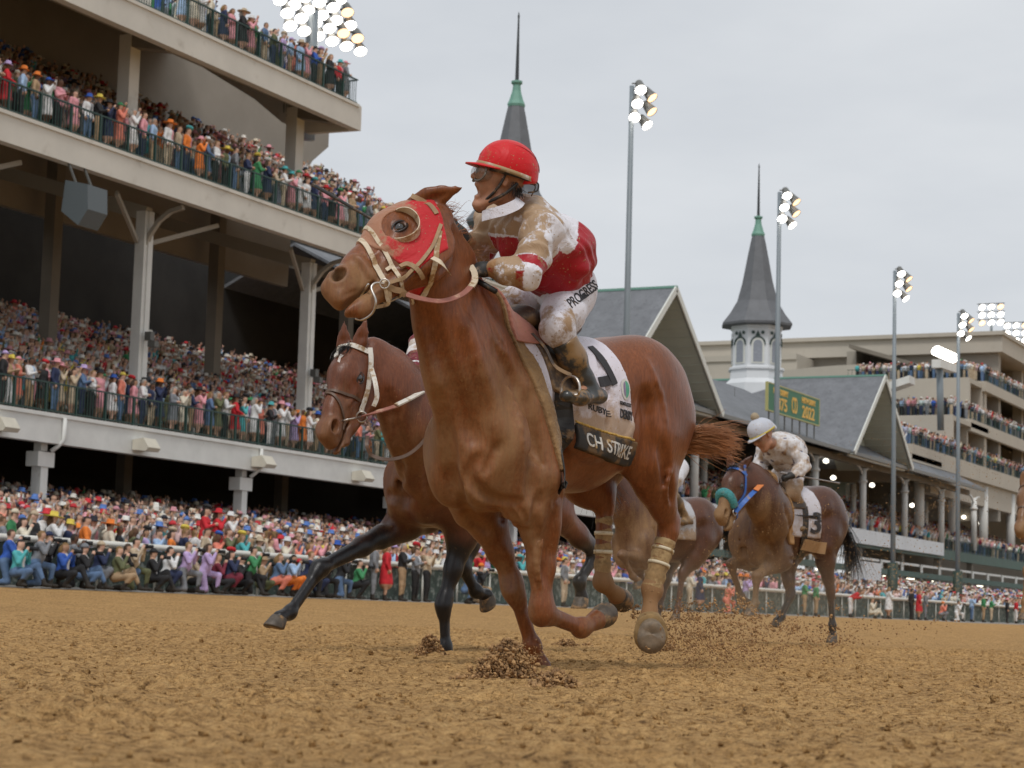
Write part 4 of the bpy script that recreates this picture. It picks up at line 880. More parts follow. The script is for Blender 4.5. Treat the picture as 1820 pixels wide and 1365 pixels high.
def ring_on(HP, ax, c, r, h0, t, wid, thick, mat_, par, name, a0=0, a1=360, n=40, tilt=0.):
    fd, hu, sd = ax; m = MB(); vs = []
    for i in range(n+1):
        a = math.radians(a0+(a1-a0)*i/n); e = fd*math.cos(a)*r[0]+sd*math.sin(a)*r[1]; o = nrm(e); z = h0+tilt*math.cos(a)
        for k, (dz, do) in enumerate(((-wid/2, 0), (wid/2, -t), (wid/2, thick-t), (-wid/2, thick))): vs.append(c+e+o*do+hu*(z+dz))
    fs = [(i*4+k, i*4+(k+1) % 4, i*4+4+(k+1) % 4, i*4+4+k) for i in range(n) for k in range(4)]+[(3, 2, 1, 0), (n*4, n*4+1, n*4+2, n*4+3)]
    m.add(vs, fs); return m.build(name, mat_, par, True)
def hero_jockey():
    J = hero.J; fd = nrm(-CR*.92+CU*.30-FWD*.22); hu = CU*.93+CR*.33; sc = 1.0
    hd = at(889, 318, 9.30)
    j = dict(head=hd, fd=fd, hu=hu, mouth=.025, headsc=1.1, neck=at(928, 378, 9.42), chest=at(948, 425, 9.46), mid=at(985, 468, 9.62), pelvis=at(1003, 505, 9.72), billow=at(1000, 440, 9.6),
        shL=at(962, 410, 9.26), shR=at(876, 400, 9.58), elL=at(938, 490, 9.12), elR=at(850, 452, 9.62), wrL=at(872, 478, 9.17), wrR=at(826, 425, 9.42), handL=-CR*.95-CU*.05-FWD*.1, handR=-CR*.55+CU*.6-FWD*.2, backL=CU*.8-FWD*.6, backR=CR*.2+CU*.6-FWD*.5,
        hipL=J(1012, 528, .12), hipR=J(965, 530, -.12), knL=J(990, 583, .26), knR=J(893, 552, -.22), anL=J(1046, 690, .30), anR=at(905, 650, 9.9), toeL=J(1006, 704, .36), toeR=at(880, 668, 9.8))
    sk = mat('skin', (.40, .19, .11), .5, noise=(25, .18), noise2=(12, (.34, .2, .1), .58, .7), bump=(60, .25, .002))
    red = (.36, .005, .014); wh = (.74, .73, .78)
    def jc(k, t, V):
        C_ = np.tile(wh, (len(V), 1)); nn = nz(V, 8)*.03
        lowfront = (V-j['chest'])@CU+.25*((V-j['chest'])@CR); r = (k == 0) & ((t+nn < .58) | (lowfront+nn < -.035)); r |= ((k == 1) | (k == 2)) & (t > .74) & (t < .93); r |= ((k == 3) | (k == 4)) & ((t > .82) | ((t < .22) & (V@np.array(CU) < (j['elL']@CU)+.02)))
        C_[r] = red; return C_
    def mu(k, t, V):
        m = np.where(k == 0, np.clip((t-.55)*2.6, -.6, .75), .6); fr_ = (V-j['chest'])@fd; m = m+np.where(k == 0, np.clip(fr_*3, -.5, .10)-.18, 0)
        lf = (V-j['chest'])@CU+.25*((V-j['chest'])@CR); m = m-np.where((k == 0) & (lf < -.02), 1.3, 0)
        m = np.where((k == 3) | (k == 4), .62, m); m = np.where(((k == 1) | (k == 2)) & (t > .72), .1, m); m -= np.where((k == 1), np.clip((V-j['shL'])@CR*9-.1, 0, 1.2), 0); return m
    cols = dict(skin=sk, jersey=jc, mud=mu, jersey_mat=cloth_mat('racing_silk', None, .9, 13, .42, .7, .60, .68, 9, (.37, .225, .10)), breeches=cloth_mat('white_breeches', (.72, .71, .77), .93, 10, .7, .4, .66, .78, 14, (.33, .20, .09)),
        boots=mat('riding_boot', (.035, .036, .034), .35, coat=.2, noise2=(9, (.24, .14, .058), .44, .54), bump=(18, .5, .006)), cap=cloth_mat('red_cap', (.60, .006, .010), .6, 11, .5, .35, .62, .72, 9), glove=mat('black_glove', (.02, .019, .018), .6, noise2=(22, (.2, .14, .09), .55, .65), bump=(60, .3, .002)))
    root, q = jockey('person', 'jockey in red cap and muddy red and white silks, mouth open, on the leading horse', hero, j, sc, cols, HRES*.8 if HRES > .008 else .006)
    HP, ax = q['HP'], q['axh']; c0 = HP(-.018, .052)
    m = MB()
    for s_ in (-.6, 0, .6):                               # stitched seams of the silk over the helmet
        pts = [c0+(fd*.146*math.cos(a)+hu*.131*math.sin(a)*math.cos(s_)+q['sd']*.120*math.sin(s_)*math.sin(a)) for a in np.linspace(.15, math.pi-.25, 22)]; m.tube(pts, .0016, 4)
    m.build('seam', mat('dark_red_seam', (.30, .004, .008), .6), q['cap'], True)
    bw = mat('cap_band', (.62, .58, .55), .6, noise2=(9, (.36, .24, .12), .42, .56), bump=(50, .3, .002)); bk = mat('black_strap', (.018, .016, .015), .55)
    ring_on(HP, ax, c0, (.147, .121), -.020, .002, .020, .003, bw, q['cap'], 'cap_band')
    g = ring_on(HP, ax, HP(-.018, .030), (.143, .108), -.004, .0, .022, .006, bk, root, 'goggle_strap', 50, 310, 40, -.008)
    # goggles
    lens = mat('goggle_lens', (.20, .16, .12), .08, coat=1., alpha=.30, noise2=(26, (.5, .38, .25), .60, .72)); fm = mat('goggle_frame', (.14, .12, .10), .45)
    G = SDF(hd-.2, hd+.2, .004); 
    for s_ in (-1, 1): G.ell(HP(.080, -.002, s_*.036), (.046, .044, .052), ax, .02)
    gm = G.mesh('goggles'); smooth_mesh(gm, 1); go = link('goggles', gm, lens, root, True)
    fr_ = MB(); 
    for s_ in (-1, 1):
        pts = [HP(.104-.42*max(0, abs(.036+.044*math.cos(a))-.025), -.002+.040*math.sin(a), s_*(.036+.044*math.cos(a))) for a in np.linspace(0, 2*math.pi, 20)]
        fr_.tube(pts, .0055, 6)
    fr_.build('goggle_frame', fm, go, True)
    for s_ in (-1, 1):
        m = MB(); m.tube(spline([HP(.0, .02, s_*.083), HP(.008, -.03, s_*.080), HP(.028, -.085, s_*.060), HP(.052, -.132, s_*.012)], 5), .007, 6); m.build('chin_strap', bk, root, True)
        m = MB(); m.tube(spline([HP(-.06, .0, s_*.085), HP(-.03, -.05, s_*.080), HP(.01, -.095, s_*.064), HP(.05, -.134, s_*.012)], 5), .008, 6); m.build('chin_strap', bk, root, True)
    hr = strands('hair', [HP(-.08, -.015, d) for d in (-.05, -.03, 0, .03, .05)]+[HP(-.05, -.01, s_*.074) for s_ in (-1, 1)], mat('black_hair', (.012, .010, .009), .45), root, 260, .055, .0013, 9, lambda t: -ax[1]*.9-ax[0]*.3, .3, .0, .02, 5)
    m = MB(); m.tube(spline([HP(-.125, .025, .03), HP(-.15, .03, .045), HP(-.155, .0, .05), HP(-.12, -.02, .055)], 5), .004, 6); m.tube(spline([HP(-.12, .02, .05), HP(-.142, .012, .055), HP(-.138, -.03, .05)], 5), .003, 6); m.build('cap_tie', bk, root, True)
    m = MB(); m.tube([HP(.074, -.0585, -.016), HP(.084, -.0585, 0), HP(.074, -.0585, .016)], .0035, 6); m.build('teeth', mat('teeth', (.62, .56, .45), .3), root, True)
    # spare goggles hanging under the chin
    ribbon('jersey_collar', [HP(-.10, -.06, 0.045), HP(-.085, -.085, .075), HP(-.04, -.125, .085), HP(.005, -.155, .07), HP(.03, -.175, .03)], .05, .006, cols['breeches'], root, up=ax[2]+.3*ax[1], sub=5)
    # writing down the thigh
    bvb = bvh_of(q['B']); cu = bpy.data.curves.new('lettering', 'FONT'); cu.body = 'PROGRESS'; cu.size = .105; cu.extrude = .001; cu.offset = .0016
    to = bpy.data.objects.new('x', cu); COL.objects.link(to); me = bpy.data.meshes.new_from_object(to.evaluated_get(bpy.context.evaluated_depsgraph_get())); bpy.data.objects.remove(to)
    bm = bmesh.new(); bm.from_mesh(me); bmesh.ops.triangulate(bm, faces=bm.faces); bmesh.ops.subdivide_edges(bm, edges=[e for e in bm.edges if e.calc_length() > .012], cuts=2); bm.to_mesh(me); bm.free()
    V = mesh_np(me).astype(float); out = np.empty_like(V); a0 = np.array((1016., 548.)); ux = nrm(np.array((44., -33., 0)))[:2]; uy = np.array((ux[1], -ux[0])); uy = -uy if uy[1] > 0 else uy
    for i, (x, y, z) in enumerate(V):
        px, py = a0+ux*(x*.62*390*.52)+uy*(y*390*.62); P_, n_ = hit(bvb, px, py, .0015+z); out[i] = P_
    me.vertices.foreach_set('co', out.astype(np.float32).ravel()); me.update(); me.materials.clear(); link('lettering', me, mat('black_lettering', (.03, .028, .03), .7), root)
    # stirrup on the near side
    m = MB(); t_ = np.array(j['toeL']); a_ = nrm(hero.f*.1+FWD*0+hero.u); pts = [t_+hero.l*(.055*math.cos(a))+hero.u*(.06*math.sin(a)+.035)+hero.f*(-.03) for a in np.linspace(-.5, math.pi+.5, 14)]
    pts.append(pts[0]); m.tube(pts, .007, 6); m.build('stirrup', mat('steel', (.55, .5, .45), .35, 1.), HERO[0], True)
    ribbon('stirrup_leather', [t_+hero.u*.10-hero.f*.03, J(985, 650, .31), J(968, 618, .28), J(945, 592, .22)], .018, .004, mat('saddle_leather'), HERO[0], up=hero.l)
    w_ = MB(); a_, b_ = at(881, 518, 9.12), at(556, 328, 9.9); d = b_-a_; w_.tube([a_, a_+d*.12, a_+d*.16, a_+d*.6, a_+d*.93, a_+d*1.0], [.013, .013, .008, .0065, .009, .009], 10)
    wo = w_.build('riding_whip', mat('black_strap'), None, True); tag(wo, 'long dark riding whip pointing forward past the head of the leading horse', 'whip', 'riding whips')
    return root, j, q
HJ = hero_jockey()
# ------------------------------------------------------------------ grandstands
M_con = mat('pale_concrete', (.62, .59, .53), .8, noise=(.6, .07), noise2=(.9, (.40, .36, .30), .55, .8), bump=(12, .15, .01))
M_white = mat('white_painted_steel', (.68, .68, .65), .5, noise=(1.5, .08), noise2=(3, (.42, .38, .32), .62, .78))
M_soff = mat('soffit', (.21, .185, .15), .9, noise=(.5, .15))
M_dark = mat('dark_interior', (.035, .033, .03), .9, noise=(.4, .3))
M_green = mat('green_rail', (.012, .045, .034), .45)
M_tier = mat('tier_concrete', (.12, .11, .10), .9, noise=(1, .2))
M_glass = mat('rail_glass', (.05, .12, .09), .15, alpha=.35)
def railing(name, par, x0, x1, y, z, h=1.0, glass=False, step=.14, post=1.5):
    m = MB(); m.box(x0, x1, y-.03, y+.03, z+h-.05, z+h); m.box(x0, x1, y-.02, y+.02, z+.08, z+.12)
    k = x0
    while k <= x1: m.box(k-.035, k+.035, y-.035, y+.035, z, z+h-.05); k += post
    k = x0+step/2
    while k <= x1: m.box(k-.010, k+.010, y-.010, y+.010, z+.12, z+h-.05); k += step
    return m.build(name, M_green, par)
def strut_y(m, x, y0, y1, z0, z1, w=.16, n=6):
    """a curved bracket arm from the column at y1,z0 out to y0,z1"""
    pts = [(x, y1+(y0-y1)*(1-math.cos(t)), z0+(z1-z0)*math.sin(t)) for t in np.linspace(0, math.pi/2, n)]
    for a, b in zip(pts[:-1], pts[1:]): m.bar(a, b, w, w*1.2, (1, 0, 0))
# --- clubhouse stand beside the leaders: two balconies over an open ground floor, a third above
SA = empty('grandstand', (0, 41, .6), 'near multi-storey concrete grandstand with three packed balconies and dark green railings', 'grandstand')
XA, XB1, XB2, XB3 = 18, 98, 82, 68.1
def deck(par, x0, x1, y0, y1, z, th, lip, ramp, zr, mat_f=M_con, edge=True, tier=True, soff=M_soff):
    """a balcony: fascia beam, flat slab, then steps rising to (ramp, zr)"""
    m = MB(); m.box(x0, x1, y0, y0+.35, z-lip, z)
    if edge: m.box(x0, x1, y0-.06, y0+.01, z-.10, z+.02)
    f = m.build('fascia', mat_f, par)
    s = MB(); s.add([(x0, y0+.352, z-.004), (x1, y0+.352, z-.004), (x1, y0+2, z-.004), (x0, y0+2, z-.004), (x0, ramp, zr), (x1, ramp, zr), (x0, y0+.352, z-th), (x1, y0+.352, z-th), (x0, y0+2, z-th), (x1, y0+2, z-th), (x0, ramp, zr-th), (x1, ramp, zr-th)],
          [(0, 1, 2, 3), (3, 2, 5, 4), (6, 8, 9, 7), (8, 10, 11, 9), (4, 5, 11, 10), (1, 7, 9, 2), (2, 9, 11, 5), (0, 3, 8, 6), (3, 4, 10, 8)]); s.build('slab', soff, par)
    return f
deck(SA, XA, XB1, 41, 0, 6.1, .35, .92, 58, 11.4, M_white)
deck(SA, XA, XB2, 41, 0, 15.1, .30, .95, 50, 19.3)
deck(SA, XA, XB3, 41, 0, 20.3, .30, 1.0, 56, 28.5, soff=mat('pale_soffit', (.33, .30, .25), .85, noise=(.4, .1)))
MB().prism([(x, 50.6, z) for x, z in ((XA, 15), (78.3, 15), (78.5, 18.6), (79.2, 20.2), (80.0, 21.3), (81.4, 22.3), (81.4, 23.3), (80, 23.65), (76, 23.6), (72, 23.9), (68.4, 24.5), (68.3, 24.95), (XA, 24.95))], (0, .3, 0)).build('back_wall', mat('grey_plaster', (.30, .27, .23), .9, noise=(.4, .1)), SA)
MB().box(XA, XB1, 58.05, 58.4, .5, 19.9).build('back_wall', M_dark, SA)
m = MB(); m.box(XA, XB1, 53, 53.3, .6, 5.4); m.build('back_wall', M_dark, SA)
for x in (39.2, 50.45, 61.7, 72.9, 84.1):                     # ground floor: T-headed posts
    m = MB(); m.box(x-.17, x+.17, 41.35, 41.72, .9, 4.45); m.box(x-.40, x+.40, 41.3, 41.78, 4.45, 4.92); m.box(x-.15, x+.15, 41.4, 41.7, 4.95, 5.2); m.build('column', M_white, SA)
    m = MB(); m.tube([(x+.35, 40.93, 6.0), (x+.35, 40.93, 5.3), (x+.25, 41.1, 5.1), (x+.1, 41.2, 4.95)], .07, 8); m.build('drainpipe', M_white, SA, True)
    m = MB(); m.box(x+1.6, x+2.1, 48, 48.4, 1.5, 7.6); m.build('column', M_soff, SA)
for x in (35.4, 46.3, 57.2, 68.1, 79.0, 89.9):                # first balcony: tall columns with curved brackets
    m = MB(); m.box(x-.20, x-.02, 42.85, 43.25, 6.1, 14.0); m.box(x-.02, x+.24, 42.8, 43.3, 6.1, 14.0); m.build('column', M_white, SA)
    m = MB(); strut_y(m, x, 41.4, 43.1, 11.9, 14.05, .14); 
    for q in (-1, 1): m.bar((x+q*.3, 43.1, 12.9), (x+q*3.0, 42.0, 14.0), .12, .16)
    m.bar((x, 42.9, 13.9), (x, 55, 17.5), .35, .5); m.build('bracket', mat('bracket_steel', (.36, .33, .28), .6), SA)
    m = MB(); m.box(x+3.0, x+3.5, 49.5, 50, 8.7, 19.4); m.build('column', M_soff, SA)
    m = MB(); m.box(x-.12, x+.12, 42.45, 42.7, 9.4, 9.7); m.box(x-.2, x+.05, 42.2, 42.5, 9.15, 9.35); m.build('wall_lamp', mat('lamp_grey', (.10, .10, .09), .5), SA)
for x in (34.0, 44.9, 55.9, 66.7):
    m = MB(); m.box(x-.28, x+.28, 42.8, 43.3, 15.1, 20.0 if x > 0 else 0); m.build('column', M_con, SA)
    m = MB(); m.bar((x, 43.3, 19.9), (x, 41.3, 19.5), .5, .5); m.build('bracket', M_soff, SA)
for k in range(7):                                            # joists under the balconies
    pass
m = MB()
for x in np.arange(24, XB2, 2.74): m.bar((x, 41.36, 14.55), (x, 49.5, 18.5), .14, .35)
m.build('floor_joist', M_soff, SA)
for x in (33.1, 40.2, 47.3, 54.4, 61.5, 68.6):                # wedge shaped lamp boxes on the lower beam
    p_ = [(x, 40.98, 5.66), (x, 40.98, 5.32), (x, 40.42, 5.28), (x, 40.32, 5.40), (x, 40.55, 5.72)]; MB().prism(p_, (.68, 0, 0)).build('lamp_housing', mat('off_white_housing', (.62, .58, .48), .5, noise=(2, .08)), SA)
railing('railing', SA, XA+20, XB1, 41.08, 6.1); railing('railing', SA, XA+22, XB2, 41.08, 15.1); railing('railing', SA, XA+25, XB3, 41.08, 20.3, 1.05)
m = MB(); m.box(XB3-.04, XB3+.0, 41.1, 44.5, 21.3, 21.35)
for y in np.arange(41.3, 44.6, .14): m.box(XB3-.03, XB3-.01, y-.01, y+.01, 20.3, 21.3)
m.build('railing', M_green, SA)
m = MB(); poly = [(XB3, 41, 19.3), (XB3, 41, 20.3), (XB3, 56, 28.5), (XB3, 56, 27.0), (XB3, 46, 21.0), (XB3, 44.6, 19.9), (XB3, 43.4, 19.35)]; m.prism([(XB3+.003, y, z) for _, y, z in poly], (.25, 0, 0)); m.build('end_wall', M_con, SA)
for x in (50.9, 39.5):                                  # loudspeaker cabinets hanging under the second balcony
    t = empty('loudspeaker', (x, 40.6, 13.3), f'grey loudspeaker cabinet hung under the middle balcony, {"beside the tall column" if x == 50.9 else "deep in shade further along" if x == 58.9 else "outermost and cropped by the picture edge"}', 'loudspeaker', 'loudspeakers under the middle balcony')
    m = MB(); m.prism([(x-.5, 40.2, 13.4), (x-.5, 41.1, 13.6), (x-.5, 41.2, 12.6), (x-.5, 40.5, 12.1), (x-.5, 40.15, 12.6)], (1.0, 0, 0)); m.build('cabinet', mat('speaker_grey', (.10, .12, .13), .5), t)
    m = MB(); m.bar((x-.4, 40.7, 13.4), (x-.4, 41.1, 14.2), .06); m.bar((x+.4, 40.7, 13.4), (x+.4, 41.1, 14.2), .06); m.build('hanger', mat('lamp_grey'), t)
# --- old wooden grandstand with gables and twin spires
SB = empty('grandstand', (140, 45, .6), 'old grandstand with slate gables and white columns, below the twin spires', 'grandstand')
M_slate = mat('slate_roof', (.165, .172, .185), .75, noise=(1.2, .18), noise2=(4, (.10, .105, .115), .5, .75), bump=(6, .5, .03))
M_cream = mat('cream_boarding', (.50, .53, .47), .7, noise=(.8, .06))
M_trim = mat('white_trim', (.66, .67, .62), .5)
BX0, BX1 = 84, 186
m = MB(); m.add([(BX0, 43.6, 12.9), (BX1, 43.6, 12.9), (BX1, 54, 18.3), (BX0, 54, 18.3), (BX0, 64, 13.5), (BX1, 64, 13.5), (BX0, 43.6, 12.75), (BX1, 43.6, 12.75), (BX1, 54, 18.15), (BX0, 54, 18.15), (BX0, 64, 13.3), (BX1, 64, 13.3)],
    [(0, 1, 2, 3), (3, 2, 5, 4), (6, 9, 8, 7), (9, 10, 11, 8), (0, 6, 7, 1), (0, 3, 9, 6), (1, 7, 8, 2), (3, 4, 10, 9), (2, 8, 11, 5)]); m.build('roof', M_slate, SB)
MB().box(BX0, BX1, 43.45, 43.62, 12.62, 12.88).build('gutter', mat('grey_gutter', (.2, .2, .19), .6), SB)
MB().box(BX0, BX1, 44.9, 45.2, 12.3, 12.75).build('eaves_beam', M_soff, SB)
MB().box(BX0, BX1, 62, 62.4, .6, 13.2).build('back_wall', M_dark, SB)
for gx in (108, 151.7, 195.4):
    if gx > 190: continue
    hw, z0, z1, yf, yw = 7.6, 13.1, 19.2, 43.2, 46.4
    m = MB()
    for q in (-1, 1):
        a, b = (gx+q*(hw+.4), z0-.35), (gx, z1+.1)
        m.add([(a[0], yf, a[1]), (b[0], yf, b[1]), (b[0], 60, b[1]), (a[0], 60, a[1])], [(0, 1, 2, 3)])
    g = m.build('gable_roof', M_slate, SB)
    m = MB()
    for q in (-1, 1):                                         # boarded underside of the overhang
        a, b = (gx+q*(hw+.4), z0-.50), (gx, z1-.10)
        m.add([(a[0], yf+.1, a[1]), (b[0], yf+.1, b[1]), (b[0], yw+3, b[1]), (a[0], yw+3, a[1])], [(0, 1, 2, 3)])
        for k in range(1, 14):
            t = k/14; x_, z_ = a[0]+(b[0]-a[0])*t, a[1]+(b[1]-a[1])*t; m.bar((x_, yf+.15, z_-.02), (x_, yw, z_-.02), .05, .05)
    m.build('soffit_boards', M_cream, g)
    m = MB(); m.prism([(gx-hw, yw, z0-.3), (gx+hw, yw, z0-.3), (gx, yw, z1-.2)], (0, .25, 0)); w_ = m.build('pediment', M_cream, SB)
    m = MB()
    for q in (-1, 1): m.bar((gx+q*(hw+.45), yf-.05, z0-.42), (gx, yf-.05, z1+.02), .10, .38, (0, 0, 1))
    m.bar((gx-hw, yf+.6, z0-.45), (gx+hw, yf+.6, z0-.45), .2, .3); m.build('bargeboard', M_trim, g)
    m = MB()
    for k in range(9):                                        # arched row of dark carved ornaments
        a = math.radians(150-15*k); x_, z_ = gx+3.6*math.cos(a), z0+.5+3.2*math.sin(a); m.box(x_-.18, x_+.18, yw-.06, yw-.01, z_-.32 if k % 2 else z_-.18, z_+.32 if k % 2 else z_+.18)
    m.build('ornament', mat('dark_green_paint', (.02, .05, .04), .5), w_)
    MB().box(gx-.08, gx+.08, yf-.1, 60, z1+.08, z1+.22).build('ridge_cap', mat('copper_green', (.16, .33, .26), .6), g)
for k in range(8):
    x = 104.4+12*k
    for y, zt in ((45.1, 12.3), (51, 14.5)):
        xx = x+(5.0 if y > 50 else 0); m = MB(); m.tube([(xx, y, 7.3), (xx, y, 12.2)], .27, 12); m.tube([(xx, y, 11.1), (xx, y, 11.3)], .36, 12)
        if y < 50:
            for q in (-1, 1): 
                pts = [(xx+q*2.0*(1-math.cos(t)), y, 11.3+1.1*math.sin(t)) for t in np.linspace(0, 1.57, 5)]
                for a, b in zip(pts[:-1], pts[1:]): m.bar(a, b, .14)
        m.build('column', M_white, SB, True)
    m = MB(); m.box(x-.3, x+.3, 45.2, 45.7, 1.2, 6.2); m.build('column', M_soff, SB)
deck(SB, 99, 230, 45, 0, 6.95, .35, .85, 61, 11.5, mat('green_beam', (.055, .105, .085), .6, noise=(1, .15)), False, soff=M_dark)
for a, b in ((100, 128), (128.3, 176)): MB().box(a, b, 44.75, 44.95, 6.35, 7.45).build('white_panel', mat('white_panel', (.68, .70, .72), .5, noise=(.7, .05)), SB)
railing('railing', SB, 176.5, 214, 45.08, 6.95, 1.0, step=.3)
m = MB()
for x in np.arange(102, 214, 6.0): m.bar((x, 44.6, 5.2), (x+5.0, 44.6, 5.2), .18, .18); m.bar((x, 44.6, 4.0), (x, 44.6, 5.3), .16)
m.build('canopy_frame', M_white, SB); MB().box(102, 214, 44.2, 44.5, 4.15, 4.6).build('canopy_edge', MATS['green_beam'], SB)
L_em = mat('tube_light', (1, .95, .85), .4, emit=(1, .9, .7), estr=4)
for i, x in enumerate(np.arange(104, 210, 4.4)): m = MB(); m.box(x, x+1.6+(i % 3)*.3, 46.5+(i % 2)*2.2, 46.62+(i % 2)*2.2, 4.35, 4.42); m.build('tube_light', L_em, SB)
lamp_em = mat('globe_lamp', (1, .95, .85), .4, emit=(1, .93, .78), estr=3.5)
for px, py in ((1468, 819), (1481, 849), (1550, 862), (1560, 930), (1621, 898), (1690, 916), (1713, 919), (1743, 930), (1795, 941), (1305, 742)):
    p_ = onY(px, py, 50); m = MB(); m.lathe(p_, [(.02, .2), (.17, .13), (.25, 0), (.2, -.14), (.02, -.2)], 12); g = m.build('globe_lamp', lamp_em, SB, True); m = MB(); m.tube([p_+(0, 0, .2), p_+(0, 0, 2.2)], .02, 5); m.build('lamp_rod', mat('lamp_grey'), SB)
# the green sign on the roof
SG = empty('roof_sign', (130.2, 43.4, 14), 'green roof sign with gold lettering standing on the slate eaves between the gables', 'sign')
MB().box(124.9, 135.7, 43.35, 43.5, 13.95, 15.7).build('board', mat('sign_green', (.022, .15, .065), .5), SG)
m = MB(); m.box(124.8, 135.8, 43.33, 43.52, 13.87, 13.95); m.box(124.8, 135.8, 43.33, 43.52, 15.7, 15.78); m.box(124.8, 124.9, 43.33, 43.52, 13.95, 15.7); m.box(135.7, 135.8, 43.33, 43.52, 13.95, 15.7); m.build('frame', mat('sign_edge', (.42, .40, .16), .5), SG)
for x in np.arange(125.5, 135.6, 1.6): MB().bar((x, 43.5, 12.95), (x, 43.5, 13.9), .08).build('sign_leg', mat('lamp_grey'), SG)
goldm = mat('gold_lettering', (.78, .45, .07), .5)
def sign_text(txt, x, z, size, par, m_, y=43.34, sx=1., bold=.02, name='lettering'):
    cu = bpy.data.curves.new(name, 'FONT'); cu.body = txt; cu.size = size; cu.extrude = .012; cu.offset = bold; cu.align_x = 'CENTER'
    to = bpy.data.objects.new('x', cu); COL.objects.link(to); me = bpy.data.meshes.new_from_object(to.evaluated_get(bpy.context.evaluated_depsgraph_get())); bpy.data.objects.remove(to)
    V = mesh_np(me).copy(); V2 = np.stack([x+V[:, 0]*sx, y-V[:, 2], z+V[:, 1]], 1); me.vertices.foreach_set('co', V2.astype(np.float32).ravel()); me.update(); me.materials.clear(); return link(name, me, m_, par)
sign_text('FIRST DERBY', 127.4, 15.15, .52, SG, goldm); sign_text('1875', 127.4, 14.15, 1.15, SG, goldm, sx=1.2); sign_text('CD', 130.3, 14.25, 1.5, SG, goldm, sx=.55)
sign_text('148TH DERBY', 133.3, 15.15, .52, SG, goldm, sx=.95); sign_text('2022', 133.3, 14.15, 1.15, SG, goldm, sx=1.2)
# --- the twin spires
M_sp = mat('spire_slate', (.125, .13, .14), .6, noise=(2, .12), bump=(5, .3, .02)); M_cop = mat('copper_green', (.16, .33, .26), .6); M_wh = mat('white_lantern', (.66, .68, .70), .55, noise=(1, .04))
for k, (sx_, lab) in enumerate(((108.3, 'nearer grey slate spire, its tip rising directly behind the red riding cap'), (152.6, 'farther grey slate spire, its white lantern fully in view beside the green sign'))):
    T = empty('spire', (sx_, 54, 18), lab, 'spire', 'twin spires on the old grandstand'); c = (sx_, 54, 0)
    m = MB(); m.lathe(c, [(2.75, 17.0), (2.65, 18.9), (2.25, 19.3), (2.2, 20.0), (2.35, 20.05), (2.35, 20.2), (2.05, 20.3), (2.05, 23.3), (2.2, 23.4), (2.2, 23.55)], 8); m.build('lantern', M_wh, T)
    m = MB(); m.lathe(c, [(2.2, 23.55), (2.95, 23.62), (2.98, 23.8), (2.35, 24.6), (1.75, 25.6), (1.30, 27.2), (.95, 29.0), (.62, 30.6), (.50, 31.1), (.05, 31.2)], 8); m.build('spire_roof', M_sp, T)
    m = MB(); m.lathe(c, [(.54, 31.0), (.58, 31.15), (.46, 31.4), (.28, 32.0), (.24, 32.4), (.36, 32.5), (.36, 32.62), (.1, 32.7)], 8); m.build('collar', M_cop, T)
    m = MB(); m.lathe(c, [(.12, 32.6), (.09, 34.5), (.05, 36.6), (.07, 36.7), (.01, 37.0)], 6); m.build('finial', mat('dark_iron', (.03, .035, .04), .5), T)
    for i in range(8):
        a = math.radians(22.5+45*i+0); d = np.array((math.cos(a), math.sin(a), 0)); t = np.array((-d[1], d[0], 0)); b = np.array(c)+d*(2.05*math.cos(math.pi/8)+.02)
        def arch(w_, h0, h1, o): return [b+d*o+t*w_+(0, 0, h0), b+d*o+t*w_+(0, 0, h1)]+[b+d*o+t*w_*math.cos(q)+np.array((0, 0, h1+w_*math.sin(q))) for q in np.linspace(.3, math.pi-.3, 7)]+[b+d*o-t*w_+(0, 0, h1), b+d*o-t*w_+(0, 0, h0)]
        m = MB(); m.prism(arch(.50, 20.5, 22.0, 0), d*.05); f = m.build('window', M_trim, T); m = MB(); m.prism(arch(.36, 20.6, 22.0, .052), d*.02); m.build('pane', mat('louver', (.26, .28, .32), .5, noise=(8, .2)), f)
        m = MB()
        for k2 in range(8): q0, q1 = (math.pi*j/8 for j in (k2, k2+1)); m.bar(b+d*.06+t*.58*math.cos(q0)+np.array((0, 0, 22.0+.62*math.sin(q0))), b+d*.06+t*.58*math.cos(q1)+np.array((0, 0, 22.0+.62*math.sin(q1))), .09, .09, d)
        for o_ in (-.38, .38): m.lathe(b+d*.05+t*o_+(0, 0, 22.95), [(.14, 0), (.14, .03)], 10, d)
        m.prism([b+d*.05+t*-.2+(0, 0, 22.66), b+d*.05+t*.2+(0, 0, 22.66), b+d*.05+(0, 0, 23.1)], d*.03); m.build('ornament', mat('dark_green_paint'), T)
# --- modern stand beyond, its decks stepping down towards the old one
SCc = empty('grandstand', (200, 46, .6), 'modern beige grandstand beyond the old one, with five open decks and a flat roof', 'grandstand')
M_beige = mat('beige_concrete', (.46, .42, .355), .8, noise=(.3, .06), noise2=(.5, (.38, .34, .28), .55, .8))
def cdeck(x0, z, th, x1=420, yb=80, wall=True):
    m = MB(); m.box(x0, x1, 46, 46.4, z-th, z); m.box(x0, x0+.4, 46.4, yb, z-th-1.8, z+.0); m.build('fascia', M_beige, SCc)
    MB().add([(x0+.4, 46.4, z-.03), (x1, 46.4, z-.03), (x1, 60, z+4.2), (x0+.4, 60, z+4.2), (x0+.4, 46.4, z-.4), (x1, 46.4, z-.4), (x1, 60, z+3.8), (x0+.4, 60, z+3.8)], [(0, 1, 2, 3), (4, 7, 6, 5), (0, 3, 7, 4), (3, 2, 6, 7)]).build('slab', M_soff, SCc)
    railing('railing', SCc, x0, 330, 46.06, z, 1.05, step=.35, post=2)
cdeck(197, 24.2, 1.0); cdeck(191, 19.9, 1.15); cdeck(170, 15.7, 1.5); 
